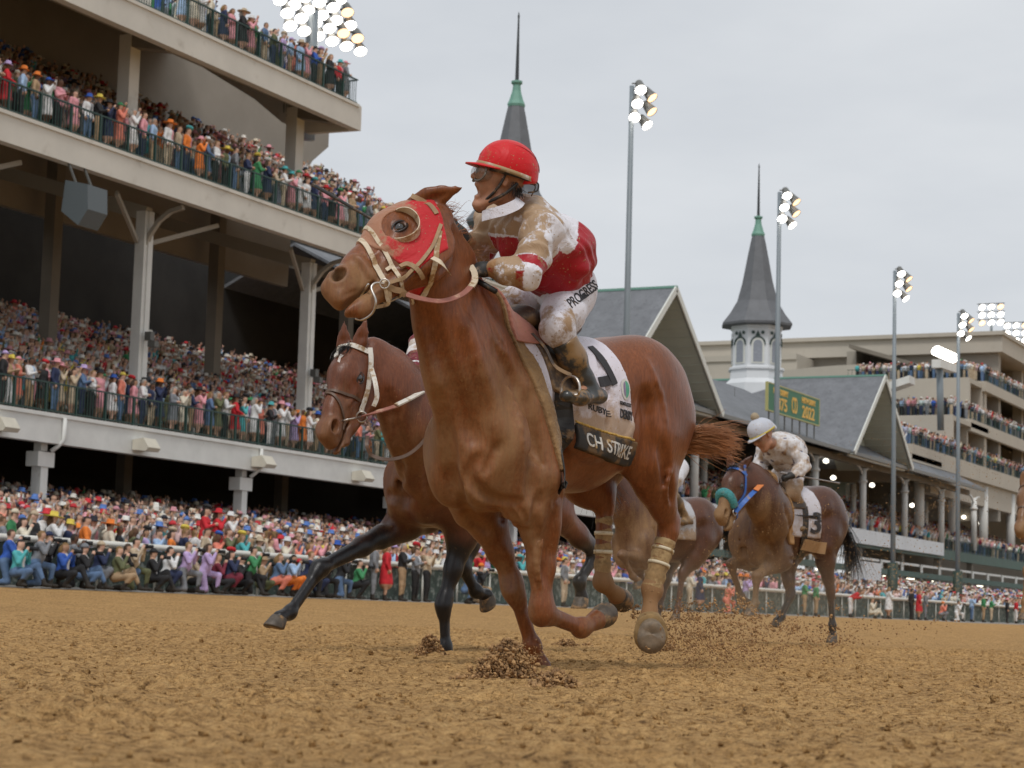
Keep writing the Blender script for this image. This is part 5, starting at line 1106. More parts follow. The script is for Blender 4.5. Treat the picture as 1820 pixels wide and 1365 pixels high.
m = MB(); m.box(204, 420, 46, 80, 28.0, 29.7); m.box(203.6, 420, 45.8, 80, 29.7, 30.1); m.build('roof', M_beige, SCc)
m = MB(); m.box(200, 420, 60, 61, 2, 28.0); m.box(205, 206, 46.6, 80, 10.9, 28.0); m.build('back_wall', mat('beige_wall', (.33, .30, .255), .85, noise=(.3, .08)), SCc)
m = MB(); m.box(178, 420, 46.5, 47.5, 12.0, 14.3); m.build('beam', M_beige, SCc)
for x in range(175, 330, 12):
    m = MB(); m.tube([(x, 46.7, 7.3), (x, 46.7, 14.0)], .45, 12); m.build('column', M_white, SCc, True)
for x in range(206, 330, 14):
    m = MB(); m.box(x, x+.9, 47.5, 48.5, 14.2, 28.0); m.build('column', M_beige, SCc)
# end terraces facing back along the track
def terrace(x, y0, y1, z, th):
    m = MB(); m.box(x, x+.4, y0, y1, z-th, z); m.box(x+.4, x+14, y0, y1, z-.5, z-.05); m.build('terrace', M_beige, SCc)
    q = MB(); q.box(x, x+.05, y0, y1, z+1.0, z+1.05)
    for y in np.arange(y0, y1, .4): q.box(x+.01, x+.03, y, y+.03, z, z+1.0)
    q.build('railing', M_green, SCc)
terrace(184, 46, 58, 19.6, 2.3); terrace(192, 46.4, 58.5, 24.0, 2.6); terrace(166, 46, 52, 14.9, 1.3)
m = MB(); m.box(198, 199, 46.4, 66, 15.0, 23.5); m.build('end_wall', M_beige, SCc)
m = MB(); m.prism([(183.6, 50.0, 23.3), (183.6, 53.6, 22.2), (183.6, 57.5, 20.9), (183.6, 57.5, 20.3), (183.6, 53.5, 21.5), (183.6, 50, 22.6)], (2, 0, 0)); m.build('stair', M_white, SCc)
# pale block with a curved parapet and green arch behind the farther spire
m = MB(); m.box(206, 240, 57.5, 95, 24.0, 29.0); m.box(205.5, 240, 57.3, 95, 29.0, 29.6); m.build('parapet', M_beige, SCc)
pts = [(196, 58+22*math.sin(t), 20.5+5.6*math.cos(t)) for t in np.linspace(0, 1.35, 12)]
m = MB(); P = [(x, y, z) for x, y, z in pts]+[(x, y, z-2.0) for x, y, z in reversed(pts)]; m.prism(P, (8, 0, 0)); m.build('curved_wall', M_beige, SCc)
m = MB(); P = [(x+.5, y, z-2.0) for x, y, z in pts]+[(x+.5, y, z-3.0) for x, y, z in reversed(pts)]; m.prism(P, (6, 0, 0)); m.build('green_arch', mat('teal_glass', (.05, .22, .19), .3), SCc)
m = MB(); m.box(199, 214, 66, 120, 16, 27.2); m.box(198.8, 214, 66, 120, 27.2, 27.8); m.box(199, 214, 92, 96, 27.8, 28.8); m.build('annex', M_beige, SCc)
# --- floodlight masts along the rail
M_pole = mat('pole_paint', (.20, .235, .26), .45, noise=(.5, .08)); M_pd = mat('pole_sleeve', (.02, .045, .035), .6, noise2=(6, (.25, .16, .07), .52, .66))
E1 = mat('floodlight_lens', (1, 1, 1), .3, emit=(1, .94, .86), estr=7); E2 = mat('floodlight_lens_warm', (1, .8, .6), .3, emit=(1, .62, .34), estr=2.2)
def lamp_head(p, aim, par, em, r=.36):
    aim = nrm(aim); m = MB(); m.lathe(p, [(.10, -.45), (.16, -.42), (.3*r/.36, -.1), (r, .12), (r, .16)], 14, aim, False); h = m.build('lamp_hood', mat('hood_grey', (.14, .14, .13), .5), par, True)
    m = MB(); m.lathe(p, [(.001, .11), (r*.5, .12), (r*.95, .13)], 14, aim, False); m.build('lens', em, h, True)
def mast(x, y, ztop, lab, pattern, s=1.):
    T = empty('floodlight_mast', (x, y, .6), lab, 'floodlight', 'floodlight masts along the track')
    m = MB(); m.tube([(x, y, .5), (x, y, ztop*.5), (x, y, ztop)], [.17*s, .14*s, .10*s], 12); m.build('pole', M_pole, T, True); m = MB(); m.tube([(x, y, .45), (x, y, 3.9)], .32*s, 12); m.build('sleeve', M_pd, T, True)
    for i, (dx, dy, dz, em, ax, ay) in enumerate(pattern):
        p = np.array((x, y, ztop))+Rh*dx+Fh*dy+np.array((0, 0, dz)); MB().bar((x, y, ztop+dz+.22), tuple(p+(0, 0, .22)), .05).build('cross_arm', mat('lamp_grey'), T); lamp_head(p, (ax, ay, -.8), T, em, .25*s)
pat = [(.35, -.1, -.12, E1, -.6, -.45), (.80, .1, -.38, E2, -.1, -.7), (.22, -.1, -.72, E1, -.6, -.45), (.80, .1, -.98, E2, -.1, -.7), (.12, -.1, -1.32, E1, -.7, -.4), (.62, .1, -1.58, E1, -.2, -.7)]
for x, zt, lab in ((77.1, 22.6, 'tallest floodlight mast, rising beside the red-capped jockey above the nearer gable'), (96.4, 21.9, 'floodlight mast standing in front of the roof sign and farther spire'),
                   (117.8, 21.4, 'slim floodlight mast in front of the modern stand, beside the second gable'), (133.4, 21.1, 'last floodlight mast before the picture edge, in front of the modern stand')):
    mast(x, 33, zt, lab, pat)
def top_mast(x, y, z0, z1, lab, rows, s=1., em=E1):
    T = empty('floodlight_tower', (x, y, z0), lab, 'floodlight', 'floodlight masts on the roofs')
    m = MB(); m.tube([(x, y, z0), (x, y, z1)], .16*s, 10); m.build('pole', M_pole, T, True)
    for r in range(rows[1]):
        z = z1-r*.95*s; MB().bar((x-.2, y-rows[0]*.55*s, z+.3), (x-.2, y+rows[0]*.55*s, z+.3), .08).build('cross_arm', mat('lamp_grey'), T)
        for c in range(rows[0]): lamp_head((x-.2, y+(c-(rows[0]-1)/2)*1.1*s, z), (-.6, -.5, -.7), T, em if (r+c) % 4 else E2, .42*s)
# the big bank over the top balcony: three ranks of lamps on a slanting frame
T = empty('floodlight_bank', (74, 46.5, 18), 'large bank of glaring floodlights above the end of the top balcony', 'floodlight')
b0 = onY(553, 130, 47); b1 = onY(556, 20, 47); m = MB(); m.tube([b0-(0, 0, 3), b1], .28, 10); m.build('pole', M_pole, T, True)
k = MB()
for r in range(5):
    for c in range(6):
        px, py = 640-c*25-r*9, 88-c*9-r*23; 
        if py < -40: continue
        p_ = onY(px+(4 if r % 2 else 0), py, 47); lamp_head(p_, (-.38, -.42, -.8), T, E2 if (c == 0 and r % 2) or (c == 1 and r == 1) else E1, .30)
    MB().bar(onY(642-r*12, 80-r*21, 47.3), onY(642-r*12-90, 80-r*21-36, 47.3), .08).build('cross_arm', mat('lamp_grey'), T)
p_ = onY(1668, 648, 44); T = empty('floodlight_tower', (p_[0], 44, 12), 'short floodlight tower mounted before the modern stand decks', 'floodlight'); m = MB(); m.tube([onY(1672, 765, 44), onY(1670, 650, 44)], .3, 10); m.build('pole', M_pole, T, True)
m = MB(); m.bar(onY(1664, 646, 44), onY(1694, 656, 44), .8, .7); m.build('cross_arm', M_white, T)
for i in range(7): lamp_head(onY(1664+i*5, 622+i*2.2, 44), (-.6, -.5, -.6), T, E1, .5)
for px, py, lab in ((1762, 545, 'floodlight mast standing on the modern stand roof, taller one'), (1806, 578, 'floodlight mast standing on the modern stand roof, cropped by the picture edge')):
    q = onY(px, py, 50); top_mast(q[0], 50, 29.6, q[2], lab, (3, 3), .9)
# --- outer rail with its mesh fence
FN = empty('track_fence', (60, 31.55, .6), 'white top rail and green mesh fence along the far side of the dirt track', 'fence')
m = MB(); m.tube([(10, 31.6, 1.72), (420, 31.6, 1.72)], .085, 10); m.build('top_rail', mat('white_rail', (.66, .65, .60), .45, noise=(1, .08)), FN, True)
for i, x in enumerate(np.arange(24, 264, 2.4)): MB().tube([(x, 31.62, .55), (x, 31.62, 1.66)], .04, 6).build('fence_post', M_trim, FN, True)
m = MB()
for x in list(np.arange(12, 24, 2.4))+list(np.arange(264, 420, 2.4)): m.tube([(x, 31.62, .55), (x, 31.62, 1.66)], .04, 6)
m.build('fence_posts', M_trim, FN, True)['kind'] = 'stuff'
MB().box(10, 420, 31.66, 31.69, .62, 1.62).build('mesh_panel', mat('green_mesh', (.05, .075, .065), .8, noise=(3, .5), noise2=(5, (.22, .25, .23), .50, .62)), FN)

a, b = onY(1515, 1050, 38), onY(1566, 1050, 38); T = empty('signboard', (a[0], 38, 1.2), 'blank white board standing in the crowd before the far end of the old grandstand', 'board')
MB().box(a[0], b[0], 38, 38.08, 1.9, 4.3).build('panel', mat('white_panel'), T)
for x in (a[0]+.3, b[0]-.3): MB().box(x-.05, x+.05, 38.09, 38.2, 1.2, 4.2).build('leg', M_trim, T)
# ------------------------------------------------------------------ people in the stands and along the rail
HATC = None
def human_template(h, pose='stand', hat=None, dress=False, hair='short'):
    """a standing figure 1.72 m tall facing -y, one skin; regions: 0 skin 1 top 2 legs 3 hair 4 shoes 5 hat 6 dark things 7 second cloth"""
    P = {}; a = lambda x, y, z: np.array((x, y, z), float)
    hip, kn, an = .10, .12, .12; seat = 0.
    P = dict(pel=a(0, 0, .95), mid=a(0, .0, 1.12), che=a(0, -.01, 1.33), nek=a(0, -.01, 1.47), hed=a(0, -.03, 1.60), shL=a(.18, 0, 1.41), shR=a(-.18, 0, 1.41), hpL=a(.09, 0, .92), hpR=a(-.09, 0, .92), knL=a(.10, -.02, .50), knR=a(-.11, .0, .50), anL=a(.11, .02, .09), anR=a(-.12, .02, .09))
    arms = dict(stand=((.25, .02, 1.14), (.22, -.08, .92)), rail=((.25, -.05, 1.16), (.18, -.28, 1.05)), face=((.26, -.12, 1.20), (.07, -.24, 1.50)), up=((.27, -.12, 1.46), (.17, -.22, 1.74)), clap=((.24, -.10, 1.17), (.04, -.30, 1.26)), fold=((.25, -.05, 1.16), (-.02, -.22, 1.18)))
    key = pose if pose in arms else 'face'
    for q, s_ in (('L', 1), ('R', -1)):
        k2 = key if not (key == 'up' and q == 'R') else 'face'; e, w_ = arms[k2]; P['el'+q] = a(e[0]*s_, e[1], e[2]); P['wr'+q] = a(w_[0]*s_, w_[1], w_[2])
    if pose in ('kneel', 'sit', 'crouch'):
        dz = {'kneel': -.38, 'sit': -.62, 'crouch': -.52}[pose]
        for k in P: P[k] = P[k]+a(0, 0, dz)
        for k in ('mid', 'che', 'nek', 'hed', 'shL', 'shR', 'elL', 'elR', 'wrL', 'wrR'): P[k] = P[k]+a(0, -.10 if pose != 'sit' else -.05, -.04)
        if pose == 'kneel': P.update(knL=a(.13, -.42, .48), anL=a(.13, -.38, .09), knR=a(-.14, -.10, .10), anR=a(-.14, .34, .08))
        elif pose == 'sit': P.update(knL=a(.22, -.42, .50), anL=a(.20, -.62, .09), knR=a(-.24, -.45, .35), anR=a(-.20, -.20, .08))
        else: P.update(knL=a(.17, -.40, .52), anL=a(.14, -.15, .09), knR=a(-.17, -.38, .48), anR=a(-.14, -.12, .09))
    if pose == 'bend':
        for k in ('mid', 'che', 'nek', 'hed', 'shL', 'shR', 'elL', 'elR', 'wrL', 'wrR'):
            d = P[k]-P['pel']; c, s_ = math.cos(1.0), math.sin(1.0); P[k] = P['pel']+a(d[0], d[1]*c-d[2]*s_, d[1]*s_+d[2]*c)
    lo = np.min(list(P.values()), 0)-.35; hi = np.max(list(P.values()), 0)+.35; S = SDF(lo, hi, h); t = max(0, h*.22)
    S.chain([(P['pel'], .135+t), (P['mid'], .12+t), (P['che'], .135+t), (P['nek'], .05+t)], .05, (1, 0, 0), 1.22); S.cone(P['nek'], P['hed'], .05+t, .05+t, .03); S.ell(P['hed']+(0, 0, .02), (.078+t, .095+t, .118+t), None, .02)
    for q in 'LR':
        S.cone(P['che']+(0, 0, .05), P['sh'+q], .07+t, .065+t, .04); S.chain([(P['sh'+q], .062+t), (P['el'+q], .048+t), (P['wr'+q], .034+t)], .03); S.ell(P['wr'+q]+nrm(P['wr'+q]-P['el'+q])*.05, (.045+t, .045+t, .045+t), None, .02)
        if not dress or pose in ('kneel', 'sit', 'crouch'): S.chain([(P['hp'+q], .10+t), (P['kn'+q], .068+t), (P['an'+q], .045+t)], .04)
        else: S.chain([(P['hp'+q], .09+t), (P['kn'+q], .05+t), (P['an'+q], .035+t)], .03)
        S.cone(P['an'+q]+(0, .02, -.04), P['an'+q]+(0, -.16, -.05), .04+t, .035+t, .03)
    if dress: 
        k_ = (P['knL']+P['knR'])/2; S.cone(P['pel'], k_+(0, 0, .05), .16+t, .21+t, .05)
    me = S.mesh('t'); V = mesh_np(me).astype(float); Q = np.empty(len(me.loops), np.int32); me.loops.foreach_get('vertex_index', Q); Fa = Q.reshape(-1, 4); bpy.data.meshes.remove(me)
    def sd(x, y, ra, rb=None):
        ab = y-x; tt = np.clip(((V-x)@ab)/(ab@ab+1e-9), 0, 1); return np.linalg.norm(V-x-tt[:, None]*ab, axis=1)-(ra+((rb if rb is not None else ra)-ra)*tt)
    d = np.stack([np.minimum(np.linalg.norm((V-P['hed']-(0, 0, .0))/(.8, 1, 1.2), axis=1)-.1, sd(P['nek'], P['hed'], .05)), np.minimum.reduce([sd(P['pel']+(0, 0, .06), P['che'], .13), sd(P['shL'], P['elL'], .06, .05), sd(P['elL'], P['wrL'], .05, .03), sd(P['shR'], P['elR'], .06, .05), sd(P['elR'], P['wrR'], .05, .03)]),
        np.minimum.reduce([sd(P['hpL'], P['knL'], .1, .07), sd(P['knL'], P['anL'], .07, .045), sd(P['hpR'], P['knR'], .1, .07), sd(P['knR'], P['anR'], .07, .045)])])
    R = np.array([0, 1, 2])[d.argmin(0)]
    hd = P['hed']; q = V-hd; isH = (R == 0) & (np.linalg.norm(q, axis=1) < .17)
    R[isH & ((q[:, 2] > .075) | ((q[:, 1] > .015) & (q[:, 2] > (-.10 if hair == 'long' else -.03))))] = 3
    for k in 'LR': R[np.linalg.norm(V-P['wr'+k]-nrm(P['wr'+k]-P['el'+k])*.05, axis=1) < .072+t] = 0; R[(np.linalg.norm(V-P['an'+k]-(0, -.06, -.03), axis=1) < .15)] = 4
    if dress:
        R[R == 2] = 0; zk = (P['knL'][2]+P['knR'][2])/2; R[(V[:, 2] > zk+.04*0) & (R == 0) & (V[:, 2] < P['che'][2]) & (np.abs(V[:, 0]) < .26) & ~isH] = 1
        for k in 'LR': R[np.linalg.norm(V-P['wr'+k]-nrm(P['wr'+k]-P['el'+k])*.05, axis=1) < .07+t] = 0
    else: 
        jk = (np.abs(V[:, 0]) < .045+t) & (V[:, 1] < P['che'][1]-.05) & (V[:, 2] > P['mid'][2]-.02) & (V[:, 2] < P['nek'][2]+.02) & (R == 1); R[jk] = 7
    m = MB()
    if hair == 'long' and h < .06: m.col = None; m.tube([hd+(0, .05, .05), hd+(0, .10, -.06), hd+(0, .10, -.22)], [.07, .085, .04], 7)
    n_h = len(m.v); rr = [3]*n_h
    if hat:
        n = 14 if h < .06 else 7; w_ = {'wide': .25, 'sun': .20, 'cap': .0, 'fedora': .165, 'fascin': .0}[hat]
        if hat == 'fascin': m.lathe(hd+(.06, 0, .12), [(.02, -.02), (.14, .02), (.12, .09), (.03, .12)], 8, (.3, -.2, 1))
        elif hat == 'cap': m.lathe(hd+(0, .0, .045), [(.105, 0), (.10, .05), (.06, .10), (.01, .115)], n); m.box(hd[0]-.07, hd[0]+.07, hd[1]-.19, hd[1]-.08, hd[2]+.045, hd[2]+.06)
        else: m.lathe(hd+(0, 0, .065), [(w_, -.015), (w_+.005, .0), (.105, .012), (.10, .09), (.08, .12), (.01, .125)], n, (0, -.12, 1))
        rr += [5]*(len(m.v)-len(rr))
    if pose in ('kneel', 'sit', 'crouch', 'cam') or (pose == 'face' and h < .06):
        c = (P['wrL']+P['wrR'])/2+(0, -.03, .03)
        if pose == 'face': m.box(c[0]-.075, c[0]+.075, c[1]-.045, c[1]-.03, c[2]-.03, c[2]+.05)
        else: m.box(c[0]-.075, c[0]+.075, c[1]-.05, c[1]+.03, c[2]-.05, c[2]+.06); m.lathe(c+(0, -.04, 0), [(.04, 0), (.045, .08), (.05, .16), (.01, .165)], 10, (0, -1, -.05))
        rr += [6]*(len(m.v)-len(rr))
    if m.v:
        bm_ = bmesh.new(); mm = m.mesh('x'); bm_.from_mesh(mm); bmesh.ops.triangulate(bm_, faces=bm_.faces); F2 = np.array([[v.index for v in f.verts] for f in bm_.faces]); bm_.free(); bpy.data.meshes.remove(mm)
        V = np.concatenate([V, np.array(m.v)]); F2 = np.concatenate([F2, F2[:, 2:3]], 1)+len(R); R = np.concatenate([R, np.array(rr)])
    else: F2 = np.zeros((0, 4), int)
    Ft = np.concatenate([Fa[:, [0, 1, 2]], Fa[:, [0, 2, 3]], F2[:, :3]]).astype(np.int32)
    return V.astype(np.float32), Ft, R
CLOTH = {'white': (.70, .70, .70), 'navy': (.02, .03, .08), 'black': (.018, .018, .02), 'pale blue': (.34, .48, .68), 'pink': (.72, .32, .36), 'red': (.55, .02, .03), 'grey': (.20, .21, .23), 'beige': (.50, .40, .28), 'coral': (.72, .22, .15), 'yellow': (.70, .55, .09), 'green': (.05, .25, .10), 'lilac': (.48, .36, .62), 'royal blue': (.03, .10, .42), 'cream': (.66, .60, .48), 'burgundy': (.18, .02, .04), 'turquoise': (.08, .40, .42), 'orange': (.75, .20, .03), 'tan': (.38, .26, .15), 'olive': (.12, .13, .06), 'denim': (.10, .17, .30)}
SKINS = [(.62, .38, .28), (.55, .33, .23), (.42, .24, .15), (.12, .055, .03), (.46, .27, .18)]; HAIRS = [(.02, .014, .01), (.06, .035, .02), (.22, .13, .05), (.30, .28, .25), (.10, .05, .02)]
PM = mat('people', (.5, .5, .5), .8, attr='Col', noise=(7, .28))
def paint(R, top, leg, hair, skin, hat, inner, seed):
    r = np.random.RandomState(abs(hash((top, leg, seed))) % 100000) if False else None
    T = np.array([skin, top, leg, hair, (.03, .025, .02), hat, (.015, .015, .017), inner], np.float32); c = T[R]
    return c
LOD0 = {}
def tmpl(h, *k):
    key = (h,)+k
    if key not in LOD0: LOD0[key] = human_template(h, *k)
    return LOD0[key]
NPEOPLE = 0
def place(V, x, y, z, rz, s):
    c, sn = math.cos(rz), math.sin(rz); M = np.array([[c, sn, 0], [-sn, c, 0], [0, 0, 1]], np.float32); return (V*s)@M+np.array((x, y, z), np.float32)
USED = set()
def person(x, y, z, pose, top, leg, label, group, rz=0., s=1., hat=None, hatc='white', dress=False, hair='short', skin=0, hairc=0, inner='white', h=.040):
    """one spectator or photographer, a thing of its own"""
    V, Ft, R = tmpl(h, pose, hat, dress, hair); W = place(V, 0, 0, 0, rz, s)
    C_ = paint(R, CLOTH[top], CLOTH[leg], HAIRS[hairc], SKINS[skin], CLOTH[hatc], CLOTH[inner], 0)
    o = link('person', np_mesh('person', W, Ft, C_), PM, None, True); o.location = (x, y, z); tag(o, label, 'person', group); return o
def inview(p, m=30):
    x, y, D = proj(p); return D > 1 and -m < x < 1820+m and -m < y < 1365+m
rs = np.random.RandomState(21); names = list(CLOTH)
POP = ['white', 'white', 'white', 'white', 'white', 'cream', 'pink', 'pale blue', 'coral', 'navy', 'navy', 'black', 'black', 'pale blue', 'pale blue', 'pink', 'pink', 'red', 'grey', 'grey', 'beige', 'beige', 'coral', 'lilac', 'royal blue', 'cream', 'cream', 'burgundy', 'turquoise', 'tan', 'green', 'yellow', 'orange', 'denim', 'olive']
def auto_label(place_txt, r, tops=POP):
    """look for a combination nobody else standing there has"""
    for _ in range(400):
        top = tops[r.randint(len(tops))]; hat = [None, None, None, 'sun', 'fedora', 'wide', 'cap', 'fascin'][r.randint(8)]; hatc = ['white', 'beige', 'black', 'red', 'pink', 'royal blue', 'yellow', 'green', 'lilac', 'orange', 'turquoise'][r.randint(11)]; dress = r.rand() < .3; leg = ['navy', 'black', 'beige', 'grey', 'white', 'denim', 'tan'][r.randint(7)]; pose = ['stand', 'rail', 'face', 'face', 'up', 'clap', 'fold'][r.randint(7)]
        act = {'stand': 'standing', 'rail': 'leaning on the rail' if 'rail' in place_txt else 'reaching forward', 'face': 'holding up a phone', 'up': 'with one arm raised', 'clap': 'clapping', 'fold': 'with folded arms'}[pose]
        hn = {None: 'bareheaded', 'sun': f'{hatc} sun hat', 'fedora': f'{hatc} fedora', 'wide': f'{hatc} wide-brimmed hat', 'cap': f'{hatc} cap', 'fascin': f'{hatc} feathered fascinator'}[hat]
        g = f'{top} dress' if dress else f'{top} jacket and {leg} trousers'
        key = (place_txt, top, leg if not dress else '', hat, hatc if hat else '', pose, dress)
        k2 = (place_txt, g, hn, act)
        if k2 in USED: continue
        USED.add(k2); lab = f'{hn}, {g}, {act} {place_txt}'
        if len(lab.split()) > 16: continue
        return lab, dict(top=top, leg=leg, hat=hat, hatc=hatc, dress=dress, pose=pose, hair='long' if dress else 'short')
OCC = set()
def row(place_txt, xs, y, z, group, seed, step, jx=.12, h=.042, s0=1.0):
    r = np.random.RandomState(seed); x = xs[0]; n = 0
    while x < xs[1]:
        X = x+r.uniform(-jx, jx); Yy = y+r.uniform(-.08, .08)
        if inview((X, Yy, z+1.2), 10) and not hidden(X, Yy, z+1.3):
            lab, k = auto_label(place_txt, r); person(X, Yy, z, k['pose'], k['top'], k['leg'], lab, group, r.uniform(-.5, .5)+VIEWROT, s0*r.uniform(.93, 1.06), k['hat'], k['hatc'], k['dress'], k['hair'], r.choice([0, 0, 1, 1, 2, 3, 4]), r.randint(5), ['white', 'pale blue', 'pink', 'grey'][r.randint(4)], h); n += 1
        x += step*r.uniform(.8, 1.25)
    return n
VIEWROT = .5                                                     # people turn a little towards the oncoming horses
def hidden(x, y, z):
    """inside the outline of the leading horses: nothing of it would be seen"""
    px, py, D = proj((x, y, z))
    return (775 < px < 1190 and 620 < py < 880) or (860 < px < 1040 and 360 < py < 700) or (600 < px < 800 and 640 < py < 740) or (650 < px < 985 and 800 < py < 900)
n1 = row('at the rail of the lower balcony', (44, 92), 41.5, 6.1, 'spectators at the lower balcony rail', 31, .50)
n2 = row('at the rail of the middle balcony', (44, 82), 41.5, 15.1, 'spectators at the middle balcony rail', 32, .62)
n3 = row('at the rail of the top balcony', (50, 67.8), 41.5, 20.3, 'spectators at the top balcony rail', 33, .55)
n4 = row('behind the white track rail', (32, 90), 32.3, .6, 'spectators behind the track rail', 34, .62)
n5 = row('in the second row of the lower balcony', (44, 72), 42.3, 6.15, 'spectators in the lower balcony', 35, .62)
# photographers crouching on the dirt in front of the rail, and people standing beside them
PH = [(18, 'sit', 'turquoise', 'denim', None, 'white', 'in boots with a long white lens beside', 0), (50, 'kneel', 'grey', 'denim', None, 'white', 'leaning forward behind a camera', 1), (98, 'sit', 'royal blue', 'black', None, 'white', 'with curly hair and a big camera', 2), (137, 'sit', 'black', 'denim', 'cap', 'grey', 'with legs stretched forward', 0), (195, 'sit', 'olive', 'tan', None, 'white', 'bald, sitting cross-legged', 0),
      (232, 'kneel', 'beige', 'olive', None, 'white', 'in a camouflage shirt with a lens raised', 0), (268, 'sit', 'black', 'black', 'cap', 'black', 'with a white pass hanging on the chest', 1), (323, 'kneel', 'lilac', 'grey', None, 'white', 'in a suit jacket, kneeling upright', 0), (356, 'kneel', 'lilac', 'lilac', None, 'white', 'with long black hair', 1), (404, 'crouch', 'navy', 'burgundy', 'fascin', 'red', 'wearing a red flower headpiece', 0), (442, 'kneel', 'green', 'black', None, 'white', 'in a bright green blazer', 0),
      (480, 'crouch', 'denim', 'coral', None, 'white', 'in a denim jacket and coral skirt', 1), (508, 'crouch', 'pale blue', 'orange', None, 'white', 'with a headscarf and orange skirt', 2), (540, 'kneel', 'navy', 'black', None, 'white', 'in a suit with a heavy video camera', 0), (575, 'kneel', 'black', 'black', 'cap', 'black', 'half hidden by the outstretched foreleg', 0)]
for px, pose, top, leg, hat, hatc, lab, sk in PH:
    Yp = 31.0; X = float(onY(px, 1050, Yp)[0]); dr = 'skirt' in lab
    person(X, Yp+rs.uniform(-.15, .1), .58, pose, top, leg, f'{pose.replace("sit", "seated").replace("kneel", "kneeling").replace("crouch", "crouching")} photographer, {top} top, {lab}', 'photographers on the dirt by the rail', VIEWROT-.1+rs.uniform(-.35, .35), 1.0, hat, hatc, False, 'long' if ('hair' in lab or dr or 'flower' in lab or 'denim' in lab) else 'short', sk, rs.randint(3), 'white', .034)
for px, pose, top, leg, hat, hatc, lab, sk in [(4, 'kneel', 'royal blue', 'denim', None, 'white', 'cropped by the picture edge', 0), (72, 'kneel', 'black', 'black', 'cap', 'navy', 'low behind the curly-haired one', 0), (118, 'kneel', 'grey', 'black', None, 'white', 'grey-haired, leaning on one elbow', 3), (166, 'crouch', 'navy', 'grey', 'cap', 'beige', 'with a beige cap', 0), (214, 'crouch', 'black', 'denim', None, 'white', 'tucked behind the camouflage shirt', 1),
      (290, 'crouch', 'white', 'navy', None, 'white', 'in shirtsleeves beside the lilac suit', 0), (340, 'sit', 'beige', 'black', 'sun', 'white', 'with a white sun hat', 0), (380, 'sit', 'burgundy', 'black', None, 'white', 'low between the lilac dress and red flower', 1), (424, 'sit', 'black', 'black', None, 'white', 'dark clothes beside the green blazer', 0), (462, 'sit', 'tan', 'olive', 'fedora', 'tan', 'in a tan fedora', 0), (525, 'sit', 'navy', 'navy', 'cap', 'red', 'in a red cap', 3), (558, 'crouch', 'grey', 'navy', None, 'white', 'steadying a tripod', 0), (600, 'kneel', 'black', 'denim', None, 'white', 'in a dark jacket under the outstretched foreleg', 0), (630, 'crouch', 'green', 'black', None, 'white', 'in a dark green fleece', 0)]:
    Yp = 31.25; X = float(onY(px, 1050, Yp)[0]); person(X, Yp, .58, pose, top, leg, f'{pose.replace("sit", "seated").replace("kneel", "kneeling").replace("crouch", "crouching")} photographer, {top} top, {lab}', 'photographers on the dirt by the rail', VIEWROT-.1+rs.uniform(-.5, .5), 1.0, hat, hatc, False, 'short', sk, rs.randint(3), 'white', .034)
ST = [(662, 'stand', 'grey', 'grey', None, 'white', False, 'grey shirt, white pass on a lanyard, facing away'), (684, 'stand', 'red', 'red', None, 'white', True, 'red dress and red headband, standing on the dirt edge'), (713, 'clap', 'black', 'tan', None, 'white', False, 'black suit and grey hair, clapping beside the red dress'), (737, 'clap', 'grey', 'black', None, 'white', False, 'grey tweed jacket, standing next to the clapping suit'),
      (757, 'face', 'beige', 'black', None, 'white', False, 'beige vest, camera raised, standing beside the dark foreleg'), (846, 'kneel', 'black', 'tan', 'cap', 'orange', False, 'orange cap and black jacket, seen between the horses legs'), (826, 'crouch', 'denim', 'denim', None, 'white', False, 'denim shirt, crouching between the horses legs'), (1002, 'stand', 'grey', 'beige', None, 'white', False, 'grey jacket and beige trousers, walking behind the hind legs'),
      (1225, 'clap', 'cream', 'beige', None, 'white', False, 'cream coat, blurred behind the flying dirt'), (1243, 'stand', 'navy', 'navy', 'cap', 'navy', True, 'navy spotted dress, behind the flying dirt'), (1290, 'kneel', 'coral', 'coral', None, 'white', False, 'coral top, crouching low beside the far bay forelegs'), (1325, 'face', 'lilac', 'grey', 'wide', 'orange', False, 'lilac top under an orange hat, below the bay chest'),
      (1430, 'clap', 'green', 'tan', None, 'white', False, 'green polo and tan trousers, left one of the pair behind the bay belly'.replace('left one', 'slimmer one')), (1450, 'stand', 'green', 'tan', None, 'white', False, 'green polo and tan trousers, broader one of the pair'), (1512, 'bend', 'red', 'white', None, 'white', False, 'red blazer and white trousers, bending over beside the rail'), (1548, 'sit', 'cream', 'cream', None, 'white', False, 'cream clothes, sitting low on the dirt edge'),
      (1579, 'clap', 'white', 'white', None, 'white', True, 'black and white spotted dress, standing by the rail'), (1620, 'stand', 'black', 'black', None, 'white', False, 'black suit, standing just before the long red dress'), (1633, 'stand', 'red', 'red', None, 'white', True, 'long red dress between two dark suits'), (1645, 'stand', 'grey', 'grey', None, 'white', False, 'charcoal suit, standing just beyond the long red dress'),
      (1672, 'crouch', 'coral', 'grey', 'cap', 'orange', False, 'orange cap, crouching photographer beyond the suits'), (1700, 'kneel', 'white', 'white', None, 'white', False, 'all white clothes, kneeling far along the rail'), (1727, 'face', 'pale blue', 'denim', None, 'white', False, 'pale blue shirt, far along the rail with camera'), (1748, 'stand', 'green', 'tan', None, 'white', False, 'dark green jacket, standing far along the rail'),
      (1762, 'clap', 'green', 'beige', None, 'white', False, 'green jacket and beige trousers, far along the rail'), (1790, 'stand', 'black', 'black', 'sun', 'pink', False, 'black clothes and pink hat, last but one along the rail'), (1806, 'stand', 'red', 'white', None, 'white', False, 'red jacket and white trousers, last along the rail')]
bx = float(onY(372, 960, 32.9)[0]); B_ = empty('bench', (bx, 32.9, .6), 'low grey platform behind the rail under the three standing racegoers', 'platform')
